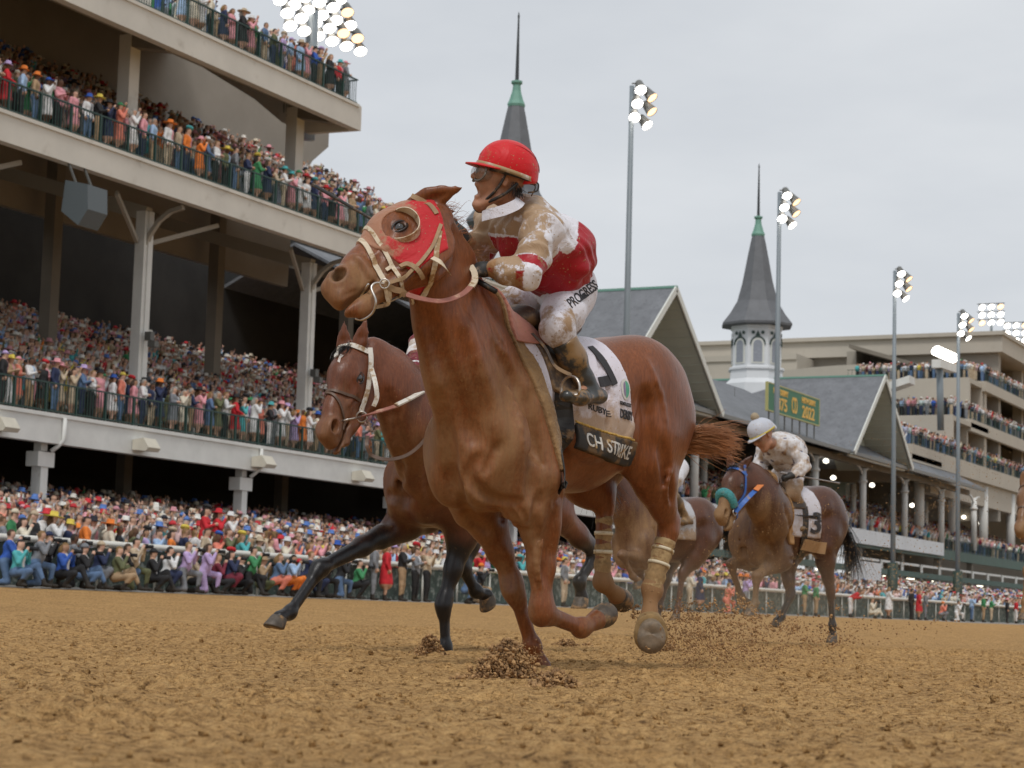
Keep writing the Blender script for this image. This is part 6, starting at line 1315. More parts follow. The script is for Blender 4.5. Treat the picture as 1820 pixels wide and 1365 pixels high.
MB().box(bx-1.2, bx+1.6, 32.6, 33.2, 1.18, 1.26).build('top', mat('apron_concrete'), B_)
for q in (-1.0, 1.4): MB().box(bx+q-.05, bx+q+.05, 32.65, 33.15, .6, 1.18).build('leg', M_green, B_)
person(bx-.25, 32.9, 1.26, 'clap', 'red', 'red', 'red strappy dress and big black feathered headpiece, standing high above the rail crowd', 'racegoers standing on the platform', .4, 1.0, 'fascin', 'black', True, 'long', 1, 0, 'white', .034)
person(bx+.35, 32.9, 1.26, 'face', 'red', 'red', 'red strapless dress and red hat, arm raised, standing high above the rail crowd', 'racegoers standing on the platform', .6, .98, 'sun', 'red', True, 'long', 0, 1, 'white', .034)
person(bx+.95, 32.9, 1.26, 'face', 'white', 'white', 'white dress, last of the three standing high above the rail crowd', 'racegoers standing on the platform', .6, .95, 'sun', 'white', True, 'long', 0, 2, 'white', .034)
for px, pose, top, leg, hat, hatc, dr, lab in ST:
    X = float(onY(px, 1080, 30.9)[0]); person(X, 30.9, .56, pose, top, leg, lab, 'people standing in front of the track rail', VIEWROT+rs.uniform(-.5, .3), rs.uniform(.95, 1.04), hat, hatc, dr, 'long' if dr else 'short', rs.choice([0, 1, 4]), rs.randint(4), 'white' if top != 'white' else 'black', .04)

# --- everyone else, too many and too small to tell apart
def mass(name, spots, seed, h, label, hats=.55):
    r = np.random.RandomState(seed); V_, F_, C_ = [], [], []; n0 = 0
    kinds = [(p_, ht, d, hr) for p_ in ('face', 'up', 'up', 'fold') for ht in (None, 'sun', 'wide', 'cap') for d, hr in ((False, 'short'), (True, 'long'))] if h else None
    for (x, y, z) in spots:
        top = CLOTH[POP[r.randint(len(POP))]]; jit = r.uniform(.85, 1.35); top = tuple(min(.8, c*jit) for c in top)
        if h:
            k = kinds[r.randint(len(kinds))]; 
            if k[1] and r.rand() > hats: k = (k[0], None, k[2], k[3])
            V, Ft, R = tmpl(h, *k)
        else: V, Ft, R = TINY[r.randint(len(TINY))]
        V_.append(place(V, x, y, z, VIEWROT+r.uniform(-.6, .6), r.uniform(.92, 1.06))); F_.append(Ft+n0); n0 += len(V)
        hc = [(.75, .73, .68), (.75, .73, .68), (.66, .58, .45), (.65, .30, .34), (.02, .02, .03), (.55, .03, .04), (.1, .2, .5), (.7, .66, .6)][r.randint(8)]
        if r.rand() < .3: top = tuple(.35*a_+.65*b_ for a_, b_ in zip(top, (.7, .68, .66)))
        C_.append(paint(R, top, CLOTH[['navy', 'black', 'beige', 'grey', 'denim'][r.randint(5)]], HAIRS[r.randint(5)], SKINS[r.choice([0, 0, 1, 1, 2, 3, 4])], hc, CLOTH[['white', 'pale blue', 'pink'][r.randint(3)]], 0))
    if not V_: return
    o = link(name, np_mesh(name, np.concatenate(V_), np.concatenate(F_), np.concatenate(C_)), PM); tag(o, label, 'crowd', kind='stuff'); print(name, len(V_), sum(len(f) for f in F_))
def tiny(hat, seed):
    m = MB(); R = []; r = random.Random(seed); ax = r.uniform(-.1, .1)
    m.lathe((0, 0, 0), [(.13, 0), (.17, .5), (.17, .95)], 5, cap=False); R += [2]*15
    m.lathe((0, 0, 0), [(.17, .93), (.22, 1.15), (.23, 1.36), (.08, 1.46)], 6); R += [1]*24
    m.lathe((0, -.02, 0), [(.06, 1.44), (.10, 1.54), (.10, 1.64)], 5, cap=False); R += [0]*15
    if hat: m.lathe((0, 0, 0), [(.2, 1.66), (.1, 1.68), (.09, 1.76)], 6); R += [5]*18
    else: m.lathe((0, .01, 0), [(.105, 1.62), (.09, 1.70), (.03, 1.74)], 5); R += [3]*15
    for q in (-1, 1):
        e = (q*.27, -.1, 1.2+ax); w_ = (q*.12, -.28, 1.4+r.uniform(-.2, .35)); m.bar((q*.2, 0, 1.36), e, .09); R += [1]*8; m.bar(e, w_, .07); R += [r.choice([0, 1])]*8
    mm = m.mesh('x', False); bm_ = bmesh.new(); bm_.from_mesh(mm); bmesh.ops.triangulate(bm_, faces=bm_.faces); F2 = np.array([[v.index for v in f.verts] for f in bm_.faces], np.int32); bm_.free(); bpy.data.meshes.remove(mm)
    return np.array(m.v, np.float32), F2, np.array(R)
TINY = [tiny(i % 3 == 0, i) for i in range(7)]
def spots(x0, x1, ys, zf, sx, seed, drop=.06, cull=True):
    r = np.random.RandomState(seed); out = []
    for y in ys:
        x = x0+r.uniform(0, sx)
        while x < x1:
            X = x+r.uniform(-.12, .12); Y = y+r.uniform(-.15, .15); z = zf(Y)
            if r.rand() > drop and inview((X, Y, z+1.5), 12) and not hidden(X, Y, z+1.5): out.append((X, Y, z))
            x += sx*r.uniform(.85, 1.2)
    return out
L1z = lambda Y: 6.1+max(0, Y-43)*5.3/15; L2z = lambda Y: 15.1+max(0, Y-43)*4.2/7; L3z = lambda Y: 20.3+max(0, Y-43)*.63; BZ = lambda Y: 6.95+max(0, Y-47)*4.55/14
s_ = spots(44, 73, [42.6], L1z, .6, 40)
mass('crowd', spots(42, 98, np.arange(43.0, 57.5, .80), L1z, .50, 41), 51, .075, 'packed spectators filling the shaded lower balcony behind its front rows')
mass('crowd', spots(42, 82, np.arange(41.95, 49.8, .66), L2z, .50, 42), 52, .075, 'packed spectators on the rising steps of the middle balcony')
mass('crowd', spots(48, 67.8, np.arange(42.0, 44.6, .65), L3z, .5, 43), 53, .075, 'spectators behind the front row of the top balcony')
mass('crowd', spots(32, 98, np.arange(32.8, 47.5, .72), apz, .52, 44), 54, .075, 'packed racegoers on the apron behind the white rail, many holding phones up')
mass('crowd', spots(98, 230, np.arange(32.6, 44, .95), apz, .62, 45), 55, None, 'distant packed racegoers on the apron in front of the old grandstand')
mass('crowd', spots(99, 230, np.arange(45.6, 60, .9), BZ, .62, 46), 56, None, 'packed spectators on the upper floor of the old grandstand')
for k, (x0, z) in enumerate(((197.6, 24.2), (191.6, 19.9), (170.6, 15.7))):
    mass('crowd', spots(x0, 330, np.arange(46.6, 49.5, .8), lambda Y: z+max(0, Y-46.4)*.30, .62, 60+k), 70+k, None, 'tiny spectators along the %s deck of the modern grandstand' % ('highest', 'middle', 'lowest')[k])
tr = []
r = np.random.RandomState(9)
for x, y0, y1, z in ((185, 46.3, 57.5, 19.6), (193, 46.6, 58, 24.0), (167, 46.3, 51.5, 14.9)):
    for i in range(3):
        y = y0
        while y < y1: tr.append((x-.3+i*.8+r.uniform(-.1, .1), y, z)); y += .6*r.uniform(.8, 1.3)
mass('crowd', tr, 80, None, 'tiny spectators on the terraces facing down the track')
# ------------------------------------------------------------------ the rest of the field
def build_horse(label, O, fdir, h, top, low, neck, crest, head, ears, legs, lowz=.62, mud=.7, hairc=(.012, .010, .009), tail=None, mudf=None, mouth=.012, carve_px=None, mane=True, hz=0., blaze=None):
    O = np.array(O, float); fr = Frame(O, fdir); root = empty('racehorse', tuple(O), label, 'horse', 'racehorses galloping on the dirt track'); p = fr.p
    poll, muz, left = head; H = HeadAx(poll, muz, left, 1.02, 1.15)
    pts = [q for q in neck for q in q[:1]]+[poll, muz, p(-1.5, 0, 1.5), p(.5, 0, .5)]+[x for L in legs for x in L]
    lo = np.min(pts, 0)-.42; hi = np.max(pts, 0)+.42; S = SDF(lo, hi, h)
    horse_trunk(S, fr, 1.0, -.03, (.05, hz))
    S.chain(neck, .1, fr.l, .62); S.chain(crest, .1); horse_head(S, H, mouth); horse_ears(S, H, ears, 1.0, -FWD)
    fl, frt, hl, hr = legs
    for q, L in ((1, fl), (-1, frt)):
        e = p(-.04, q*.17, .86); horse_leg_front(S, fr, q, e, *L, None, 1.0); S.cone(p(.14, q*.14, .97), e, .125, .105, .08); S.cone(p(.22, q*.12, .95), e+(L[0]-e)*.2, .10, .085, .08)
    for q, L in ((1, hl), (-1, hr)): horse_leg_hind(S, fr, q, p(-.93, q*.13, 1.3+hz), *L, None, 1.04)
    if carve_px:
        b0 = bvh_of(S.mesh('tmp')); carve(S, b0, carve_px, .012, .05)
    me = S.mesh('coat'); smooth_mesh(me, 2); coat_attrs(me, fr, lowz, mudf, .2)
    if blaze is not None:
        pass
    link('coat', me, coat_mat('coat', top, low, mud), root, True); bv = bvh_of(me)
    hm = mat('hoof_horn'); 
    for L in (fl, frt): link('hoof', hoof_mesh(fr, L[1], L[2], fr.f if L is fl or L is frt else fr.f, 1.1), hm, root, True)
    for L in (hl, hr): link('hoof', hoof_mesh(fr, L[2], L[3], fr.f, 1.1), hm, root, True)
    for q in (1, -1): horse_eye(H, q, root, None)
    hm_ = mat('hair%.2f' % hairc[0], hairc, .45, spec=.6, noise=(8, .3))
    if mane: strands('mane', [a for a, _ in crest]+[H.p(.0, .08)], hm_, root, 160, .13, .002 if h < .012 else .003, 5, lambda t: -fr.f*.6+CR*.5+CU*(.3-t*.8), .35, .05, .05, 6)
    strands('forelock', [H.p(.03, .10, w_) for w_ in (-.03, -.01, .01, .03)], hm_, root, 90, .13, .0022 if h < .012 else .003, 8, lambda t: H.u*.8+H.w*.5*(.5-t)+H.v*.25*(1-t*2), .25, .0, .04, 5) if mane else None
    if tail is not None:
        dk = p(-1.30, 0, 1.40+hz); strands('tail', [dk+np.array((rnd.uniform(-.02, .02), 0, rnd.uniform(-.05, .03))) for _ in range(20)], hm_, root, 420, tail[1], .003, 6, lambda t: tail[0][0]*(1-t)+tail[0][1]*t, .18, .03, .04, 8)
    return root, fr, H, S, bv
def bridle(root, H, bv, mh, mn, rw=1.):
    for u, t in ((.385, .3),): r = ring(H, bv, u, t, 26); ribbon('noseband', r+[r[0]], .02*rw, .006, mn, root, bv, .004, sub=2)
    for q in (1, -1):
        P = [H.p(.0, .07, q*.09), H.p(.08, .01, q*.10), H.p(.2, -.07, q*.09), H.p(.36, -.085, q*.07), H.p(.44, -.09, q*.055)]; ribbon('cheekpiece', P, .018*rw, .006, mh, root, bv, .005)
        m = MB(); c = H.p(.45, -.09, q*.062); m.tube([c+(H.u*math.cos(a)+H.v*math.sin(a))*.028 for a in np.linspace(0, 6.28, 14)], .006, 6); m.build('bit_ring', mat('steel'), root, True)
    ribbon('browband', [H.p(.06, .0, -.1), H.p(.075, .05, -.08), H.p(.08, .10, 0), H.p(.075, .05, .08), H.p(.06, .0, .1)], .022*rw, .006, mh, root, bv, .005)
def saddlery(root, fr, S, bv, cloth, z0=1.12, f0=.08, f1=-.58, name_band=None):
    def reg(X, Y, Z):
        x, y, z = X-fr.O[0], Y-fr.O[1], Z-fr.O[2]; f_ = x*fr.f[0]+y*fr.f[1]; return np.maximum(np.maximum(f_-(f0-.28*(1.5-z)), (f1-.1*(1.6-z))-f_), z0-z)
    c = S.shell(.014, reg, 'saddle_cloth'); smooth_mesh(c, 1); set_attr(c, 'mud', np.clip((1.36-mesh_np(c)[:, 2])*2, -.4, .7)); co = link('saddle_cloth', c, cloth, root, True)
    def reg2(X, Y, Z):
        x, y, z = X-fr.O[0], Y-fr.O[1], Z-fr.O[2]; f_ = x*fr.f[0]+y*fr.f[1]; return np.maximum(np.maximum(f_-(f0+.05-.3*(1.5-z)), (f0-.06-.3*(1.5-z))-f_), 1.0-z)
    c2 = S.shell(.022, reg2, 'cloth_edge'); link('cloth_edge', c2, mat('tan_edge', (.42, .24, .10), .8, noise=(9, .2)), root, True)
    def reg3(X, Y, Z):
        x, y, z = X-fr.O[0], Y-fr.O[1], Z-fr.O[2]; f_ = x*fr.f[0]+y*fr.f[1]; return np.maximum(np.maximum(f_+.05-.0*(z), -.30-f_), 1.36-z)
    c3 = S.shell(.032, reg3, 'saddle'); smooth_mesh(c3, 2); link('saddle', c3, mat('saddle_leather'), root, True)
    return co, bvh_of(c)
def simple_jockey(label, fr, j, jersey, mudv, cap, boots=None, sc=1., h=.014, breech=None):
    cols = dict(skin=mat('skin'), jersey=jersey, mud=lambda k, t, V: np.full(len(V), mudv), jersey_mat=cloth_mat('silk', None, .85, 8, .5, .5, .52, .66, 8), breeches=breech or MATSX['breeches'], boots=boots or mat('riding_boot_brown', (.10, .065, .035), .5, noise2=(8, (.28, .17, .075), .4, .6)), cap=cap, glove=mat('black_glove'))
    root, q = jockey('person', label, fr, j, sc, cols, h); HP, ax = q['HP'], q['axh']
    G = MB(); 
    for s_ in (-1, 1): G.lathe(HP(.070, .008, s_*.034)*1.0, [(.036, 0), (.034, .03), (.01, .036)], 10, ax[0])
    G.build('goggles', mat('goggle_lens'), root, True); return root, q
MATSX = {'breeches': cloth_mat('white_breeches2', (.66, .65, .68), .9, 10, .7, .4, .50, .66, 14, (.33, .20, .09))}
def rider_j(fr, f=-.18, zs=0., lean=.55, pel=None, **kw):
    """crouched over the withers, standing in the stirrups"""
    p = fr.p; j = dict(pelvis=p(f-.28, 0, 1.98+zs), mid=p(f-.12, 0, 2.06+zs), billow=p(f-.16, 0, 2.05+zs), chest=p(f+.08, 0, 2.12+zs), neck=p(f+.24, 0, 2.20+zs), head=p(f+.36, 0, 2.28+zs),
        shL=p(f+.14, .18, 2.11+zs), shR=p(f+.14, -.18, 2.11+zs), elL=p(f+.20, .24, 1.87+zs), elR=p(f+.20, -.24, 1.87+zs), wrL=p(f+.42, .09, 1.80+zs), wrR=p(f+.42, -.09, 1.80+zs),
        hipL=p(f-.27, .11, 1.93+zs), hipR=p(f-.27, -.11, 1.93+zs), knL=p(f+.06, .25, 1.68+zs), knR=p(f+.06, -.25, 1.68+zs), anL=p(f-.22, .27, 1.36+zs), anR=p(f-.22, -.27, 1.36+zs), toeL=p(f-.04, .30, 1.32+zs), toeR=p(f-.04, -.30, 1.32+zs),
        handL=fr.f-.2*fr.u, handR=fr.f-.2*fr.u, backL=fr.u+.4*fr.l, backR=fr.u-.4*fr.l, fd=fr.f-.1*fr.u, hu=fr.u+.1*fr.f)
    j.update(kw); return j
LO = .010 if HRES < .01 else .016
# --- bay horse close behind, head and chest showing beside the leader
O2 = at(795, 700, 12.6); O2[2] = .02; f2 = -.62*Rh-.78*Fh; F2_ = Frame(O2, f2); J = F2_.J
crest = [(at(790, 705, 12.5), .05), (at(745, 668, 12.2), .04), (at(700, 640, 11.95), .035), (at(660, 612, 11.8), .03)]
R2 = build_horse('dark bay racehorse with a white star and white browband, galloping just behind the leader', O2, f2, LO, (.150, .046, .018), (.010, .009, .010),
    [(at(765, 815, 12.15), .27), (at(738, 745, 11.95), .235), (at(706, 690, 11.85), .175), (at(672, 650, 11.8), .135)], crest, (at(640, 632, 11.78), at(576, 766, 11.42), CR*.74-FWD*.70+CU*.12), [(1, CU*1+CR*.28), (-1, CU*1+CR*.0)],
    [(J(788, 1075, .12), J(791, 1150, .12), J(792, 1163, .12)), (J(568, 1010, -.14), J(514, 1088, -.12), J(497, 1098, -.12)),
     (F2_.p(-.72, .16, 1.03), J(1060, 985, .12), J(1030, 1035, .12), J(1034, 1062, .12)), (F2_.p(-.62, -.16, 1.02), J(820, 1005, -.1), J(845, 1052, -.1), J(864, 1058, -.1))],
    .86, .5, tail=((CR*.7-CU*.5, CR*.2-CU*1.), .55), mouth=.006, mudf=lambda V, f, l_, u, mud: mud*np.clip((u-.55)/.35, .05, 1)*.85,
    carve_px=[[(700, 770), (712, 830), (706, 880)], [(655, 850), (690, 880), (730, 885)], [(770, 800), (762, 850), (768, 900)], [(640, 880), (665, 905), (690, 930)], [(690, 700), (705, 760), (720, 800)]])
root2, fr2, H2, S2, bv2 = R2
wl = mat('white_leather', (.66, .62, .55), .5, noise2=(20, (.36, .24, .13), .5, .64)); br = mat('brown_leather', (.10, .055, .032), .5, noise=(14, .25))
hp2 = lambda pts, o=.006: [hit(bv2, *q, o, 11.5)[0] for q in pts]
ribbon('browband', hp2([(594, 628), (603, 619), (620, 615), (638, 618), (655, 627)]), .028, .008, wl, root2, bv2, .005)
ribbon('cheekpiece', hp2([(657, 620), (658, 650), (653, 685), (646, 712), (640, 735)]), .028, .009, wl, root2, bv2, .006)
q_ = hp2([(660, 655)])[0]; ribbon('strap_end', [q_-FWD*.02, at(667, 680, 11.52), at(670, 705, 11.5), at(664, 722, 11.5)], .026, .006, wl, root2, up=-FWD)
ribbon('noseband', hp2([(573, 703), (583, 696), (600, 697), (620, 703), (640, 712)]), .016, .007, br, root2, bv2, .005); ribbon('figure_eight_strap', hp2([(580, 698), (592, 702), (602, 716), (608, 735), (611, 752), (608, 765)]), .014, .006, br, root2, bv2, .005)
m = MB(); c = hp2([(640, 742)], .015)[0]; m.tube([c+(CR*math.cos(a)+CU*math.sin(a))*.030 for a in np.linspace(0, 6.28, 16)], .006, 6); m.tube([c, at(618, 746, 11.4), at(608, 748, 11.42)], .006, 6); m.build('bit', mat('steel'), root2, True)
ribbon('rein', [c, at(670, 733, 11.5), at(705, 722, 11.6), at(735, 706, 11.75), at(752, 697, 11.85)], .03, .007, MATS['rubber_rein'], root2, up=CU-FWD*.6); ribbon('rein_grip', [at(705, 721, 11.58), at(730, 709, 11.70), at(751, 697, 11.83)], .033, .010, wl, root2, up=CU-FWD*.6)
ribbon('yoke_strap', [at(654, 775, 11.55), at(652, 792, 11.5), at(662, 810, 11.5), at(690, 817, 11.5), at(722, 810, 11.6), at(748, 790, 11.75), at(768, 762, 11.9)], .020, .008, br, root2, up=-FWD+.4*CU, sub=8)
m = MB(); 
star = hp2([(603, 634), (606, 630), (611, 632), (606, 637), (604, 645), (600, 643)], .003); m.add(star, [tuple(range(6))]); m.build('star_marking', mat('white_hair_patch', (.62, .55, .50), .7), root2)
saddlery(root2, fr2, S2, bv2, cloth_mat('cloth_b', (.55, .52, .5), .8, 8, .8, .4, .5, .66))
mar = (.16, .012, .022); wh2 = (.70, .68, .68)
def jc2(k, t, V):
    C_ = np.tile(mar, (len(V), 1)); C_[((k >= 3) & (t < .10)) | ((k >= 3) & (t > .42) & (t < .50)) | ((k == 1) | (k == 2)) & (t > .75)] = wh2; return C_
j2 = rider_j(fr2, -.20, -.04, wrL=at(757, 693, 11.95), elL=F2_.p(.05, .30, 1.80), wrR=at(742, 686, 12.1), elR=at(740, 630, 12.35), shR=at(765, 590, 12.6), handL=-CR*.6-CU*.6-FWD*.3, handR=CR*.3-CU*.8-FWD*.3, backL=-FWD, backR=-FWD)
c2 = dict(); r2, q2 = simple_jockey('jockey in maroon and white silks, bare hands on the reins of the dark bay horse', fr2, j2, jc2, .0, cloth_mat('maroon_cap', mar, .2, 8), h=LO)
for o in list(r2.children):
    if o.name.startswith('glove'): bpy.data.objects.remove(o)
# --- bay horse well behind on the rail side, teal noseband, jockey in muddy white
O3 = at(1362, 850, 20.3); O3[2] = .03; f3 = -.66*Rh-.75*Fh; F3_ = Frame(O3, f3); J = F3_.J
crest = [(at(1372, 853, 20.2), .05), (at(1356, 845, 20.0), .045), (at(1340, 838, 19.8), .04), (at(1326, 828, 19.7), .035)]
def mud3(V, f, l_, u, mud): return np.clip(mud-.05+.12*(np.linalg.norm(V-at(1300, 890, 19.4), axis=1) < .45)+.35*(np.linalg.norm(V-at(1284, 915, 19.3), axis=1) < .2), 0, 1)
root3, fr3, H3, S3, bv3 = build_horse('brown racehorse with a teal sheepskin noseband and blue bridle, behind the flying dirt', O3, f3, LO*1.3, (.085, .030, .014), (.035, .028, .024),
    [(at(1372, 915, 19.9), .27), (at(1356, 885, 19.75), .225), (at(1340, 862, 19.7), .165), (at(1328, 848, 19.65), .13)], crest, (at(1316, 840, 19.62), at(1279, 914, 19.25), CR*.72-FWD*.68+CU*.1), [(1, CU*.8+CR*.7), (-1, CU*1-CR*.1)],
    [(J(1345, 1024, .15), J(1341, 1074, .13), J(1335, 1084, .13)), (J(1299, 1003, -.14), J(1318, 1062, -.12), J(1330, 1072, -.12)),
     (F3_.p(-.78, .17, 1.02), J(1476, 1052, .12), J(1479, 1112, .12), J(1480, 1130, .12)), (F3_.p(-.60, -.17, 1.0), J(1405, 1058, -.1), J(1388, 1096, -.1), J(1381, 1104, -.1))],
    .60, .7, tail=((CR*.5-CU*.6, CR*.0-CU*1.), .75), mudf=mud3, mouth=.02, carve_px=[[(1352, 930), (1362, 960), (1375, 985)], [(1395, 900), (1408, 950), (1412, 985)], [(1440, 1000), (1470, 985)]])
blue = mat('blue_webbing', (.03, .12, .42), .5, noise2=(12, (.3, .2, .1), .56, .7)); teal = mat('teal_sheepskin', (.06, .26, .27), .9, noise=(60, .3), bump=(70, .8, .02), noise2=(12, (.25, .2, .12), .55, .7))
bridle(root3, H3, bv3, blue, blue, 1.4)
r = ring(H3, bv3, .40, .25, 26, a0=-1.9, a1=1.9, closed=False); m = MB(); m.tube(r, .048, 10); m.build('sheepskin_noseband', teal, root3, True)
bt_ = H3.p(.45, -.09, .07); ribbon('rein', [bt_, at(1325, 890, 19.35), at(1345, 870, 19.5), at(1362, 855, 19.8)], .045, .008, blue, root3, up=CU-FWD); ribbon('rein_grip', [at(1343, 872, 19.45), at(1353, 862, 19.6), at(1364, 853, 19.8)], .05, .012, mat('orange_grip', (.65, .20, .05), .6), root3, up=CU-FWD)
ribbon('girth', [hit(bv3, *q, .01, 20)[0] for q in ((1428, 900), (1430, 930), (1427, 960), (1420, 990))], .09, .008, MATS['black_strap'], root3, bv3, .01)
co3, bc3 = saddlery(root3, fr3, S3, bv3, cloth_mat('cloth_pale', (.60, .58, .62), .7, 8, .8, .4, .60, .75), 1.08, .06, -.58)
def pix_text(name, txt, at_, h, sx, ang, bv, m_, par, D, bold=.002):
    cu = bpy.data.curves.new(name, 'FONT'); cu.body = txt; cu.size = 1; cu.offset = bold*10
    to = bpy.data.objects.new('x', cu); COL.objects.link(to); me = bpy.data.meshes.new_from_object(to.evaluated_get(bpy.context.evaluated_depsgraph_get())); bpy.data.objects.remove(to)
    bm = bmesh.new(); bm.from_mesh(me); bmesh.ops.triangulate(bm, faces=bm.faces); bmesh.ops.subdivide_edges(bm, edges=[e for e in bm.edges if e.calc_length() > .12], cuts=2); bm.to_mesh(me); bm.free()
    V = mesh_np(me).astype(float); out = np.empty_like(V); c, s_ = math.cos(math.radians(ang)), math.sin(math.radians(ang))
    for i, (x, y, z) in enumerate(V): X, Y = x*h*sx, y*h; out[i] = hit(bv, at_[0]+X*c+Y*s_*-1, at_[1]-Y*c+X*s_*-1, .008, D)[0]
    me.vertices.foreach_set('co', out.astype(np.float32).ravel()); me.update(); me.materials.clear(); return link(name, me, m_, par)
def patch(pl, m_, par, bv, name, D=20, off=.006):
    P = [hit(bv, *q, off, D)[0] for q in pl]; MB().add(P, [tuple(range(len(P)))]).build(name, m_, par)
wt3 = mat('black_lettering', (.03, .028, .03), .7); pix_text('number', '3', (1437, 946), 52, .86, -8, bc3, wt3, co3, 20, .0022)
ribbon('name_band', [hit(bv3, *q, .01, 20)[0] for q in ((1424, 966), (1436, 968), (1450, 971), (1466, 974))], .12, .006, mat('tan_band', (.42, .26, .13), .7, noise2=(14, (.16, .09, .05), .55, .65)), root3, bv3, .02)
nv = (.02, .03, .10)
def jc3(k, t, V):
    C_ = np.tile((.66, .65, .66), (len(V), 1)); s_ = np.sin(V[:, 0]*38)*np.sin(V[:, 1]*38+1)*np.sin(V[:, 2]*38+.5); C_[s_ > .55] = nv; return C_
jj = rider_j(fr3, -.25, 0., head=at(1356, 776, 20.0), neck=at(1373, 790, 20.15), chest=at(1386, 797, 20.3), mid=at(1400, 812, 20.45), pelvis=at(1406, 836, 20.6), billow=at(1404, 800, 20.4), shL=at(1408, 794, 20.1), shR=at(1362, 800, 20.5), elL=at(1430, 826, 20.0), elR=at(1349, 826, 20.5), wrL=at(1410, 845, 19.9), wrR=at(1357, 846, 20.2),
    handL=-CR*.9-CU*.1, handR=-CR*.1-CU*.8-FWD*.4, backL=CU-FWD*.4, backR=-FWD, fd=-CR*.72-CU*.42-FWD*.5, hu=CU*.9-CR*.35, headsc=1.12, hipL=at(1408, 845, 20.45), hipR=at(1392, 845, 20.75), knL=F3_.p(-.04, .25, 1.62), anL=F3_.p(-.30, .28, 1.30), toeL=F3_.p(-.16, .30, 1.22))
jj['knL'] = at(1409, 877, 20.25); jj['anL'] = at(1434, 924, 20.5); jj['toeL'] = at(1424, 940, 20.25); jj['knR'] = at(1372, 858, 20.9)
r3, q3 = simple_jockey('jockey in mud-stained white silks and a pale grey cap with a pompom', fr3, jj, jc3, .15, cloth_mat('grey_cap', (.50, .52, .58), .5, 9, .45, .2, .55, .7), h=LO*1.2)
HP3, ax3 = q3['HP'], q3['axh']; m = MB(); m.lathe(HP3(-.02, .185), [(.01, -.045), (.035, -.03), (.045, 0), (.035, .03), (.01, .045)], 12, ax3[1]); m.build('pompom', mat('tan_wool', (.36, .29, .20), .95, bump=(60, .8, .01)), q3['cap'], True)
ring_on(HP3, ax3, HP3(-.018, .052), (.150, .124), -.020, .002, .016, .004, mat('yellow_band', (.55, .42, .05), .5), q3['cap'], 'cap_band')
m = MB(); a_, b_ = at(1388, 840, 19.85), at(1492, 859, 20.3); m.tube([a_, a_+(b_-a_)*.2, a_+(b_-a_)*.9, b_], [.012, .008, .007, .011], 8); wo = m.build('riding_whip', mat('pale_whip', (.25, .23, .22), .5), None, True); tag(wo, 'pale whip held out backwards by the jockey with the pompom cap', 'whip', 'riding whips')
# --- dark horse half hidden behind the leader's hind legs
O4 = at(1148, 868, 22.8); O4[2] = .03; F4_ = Frame(O4, f3); J = F4_.J; p = F4_.p
crest = [(p(.0, 0, 1.58), .05), (p(.25, 0, 1.66), .04), (p(.45, 0, 1.80), .035), (p(.6, 0, 1.92), .03)]
root4, fr4, H4, S4, bv4 = build_horse('dark brown racehorse with a red-edged saddle cloth, behind the hind legs of the leader', O4, f3, LO*1.6, (.10, .038, .019), (.05, .03, .022),
    [(p(.22, 0, 1.3), .27), (p(.36, 0, 1.48), .22), (p(.5, 0, 1.68), .16), (p(.62, 0, 1.82), .13)], crest, (p(.66, 0, 1.90), p(1.12, 0, 1.55), F4_.l), [(1, F4_.u-.4*F4_.f), (-1, F4_.u-.4*F4_.f)],
    [(J(1104, 985, .15), J(1124, 1025, .13), J(1134, 1032, .13)), (J(1135, 1010, -.14), J(1150, 1055, -.12), J(1156, 1062, -.12)), (p(-.78, .17, 1.02), J(1212, 1020, .12), J(1205, 1080, .12), J(1202, 1092, .12)), (p(-.70, -.17, 1.0), J(1185, 1030, -.1), J(1172, 1080, -.1), J(1168, 1090, -.1))],
    .4, .8, tail=((CR*.8-CU*.4, CR*.2-CU*1.), .62))
saddlery(root4, fr4, S4, bv4, cloth_mat('cloth_c', (.5, .5, .52), .8, 8)); ribbon('red_edge', [hit(bv4, *q, .02, 22.5)[0] for q in ((1140, 866), (1152, 885), (1163, 905), (1168, 925))], .05, .006, mat('red_yellow_edge', (.55, .03, .02), .6), root4, bv4, .03)
def jc4(k, t, V): C_ = np.tile((.36, .40, .28), (len(V), 1)); C_[k == 0] = (.6, .6, .58); return C_
simple_jockey('crouched jockey in pale silks glimpsed between the belly and thigh of the leader', fr4, rider_j(fr4, -.18), jc4, .3, cloth_mat('cap_d', (.5, .5, .5), .4), h=LO*1.8)
# --- horse entering at the picture edge
O5 = at(1905, 905, 22.5); O5[2] = .03; F5_ = Frame(O5, f3); J = F5_.J; p = F5_.p
crest = [(p(.0, 0, 1.58), .05), (p(.2, 0, 1.66), .04), (p(.4, 0, 1.78), .035), (p(.52, 0, 1.88), .03)]
root5, fr5, H5, S5, bv5 = build_horse('mud-covered tan horse cropped by the picture edge, only face and foreleg in view', O5, f3, LO*1.6, (.20, .10, .045), (.16, .09, .05),
    [(p(.22, 0, 1.3), .27), (p(.34, 0, 1.48), .22), (p(.46, 0, 1.66), .16), (p(.54, 0, 1.78), .13)], crest, (at(1832, 868, 21.6), at(1810, 946, 21.2), CR*.8-FWD*.6), [(1, CU), (-1, CU)],
    [(J(1826, 1010, .12), J(1822, 1070, .12), J(1820, 1090, .12)), (p(.35, -.15, .60), p(.10, -.15, .45), p(-.02, -.15, .45)), (p(-.78, .17, 1.02), p(-1.15, .12, .62), p(-1.05, .12, .2), p(-1.0, .12, .12)), (p(-.70, -.17, 1.0), p(-.95, -.12, .62), p(-.8, -.12, .25), p(-.72, -.12, .16))], .2, 1.0, tail=None, mane=False)
bridle(root5, H5, bv5, MATS['brown_leather'], MATS['brown_leather'])
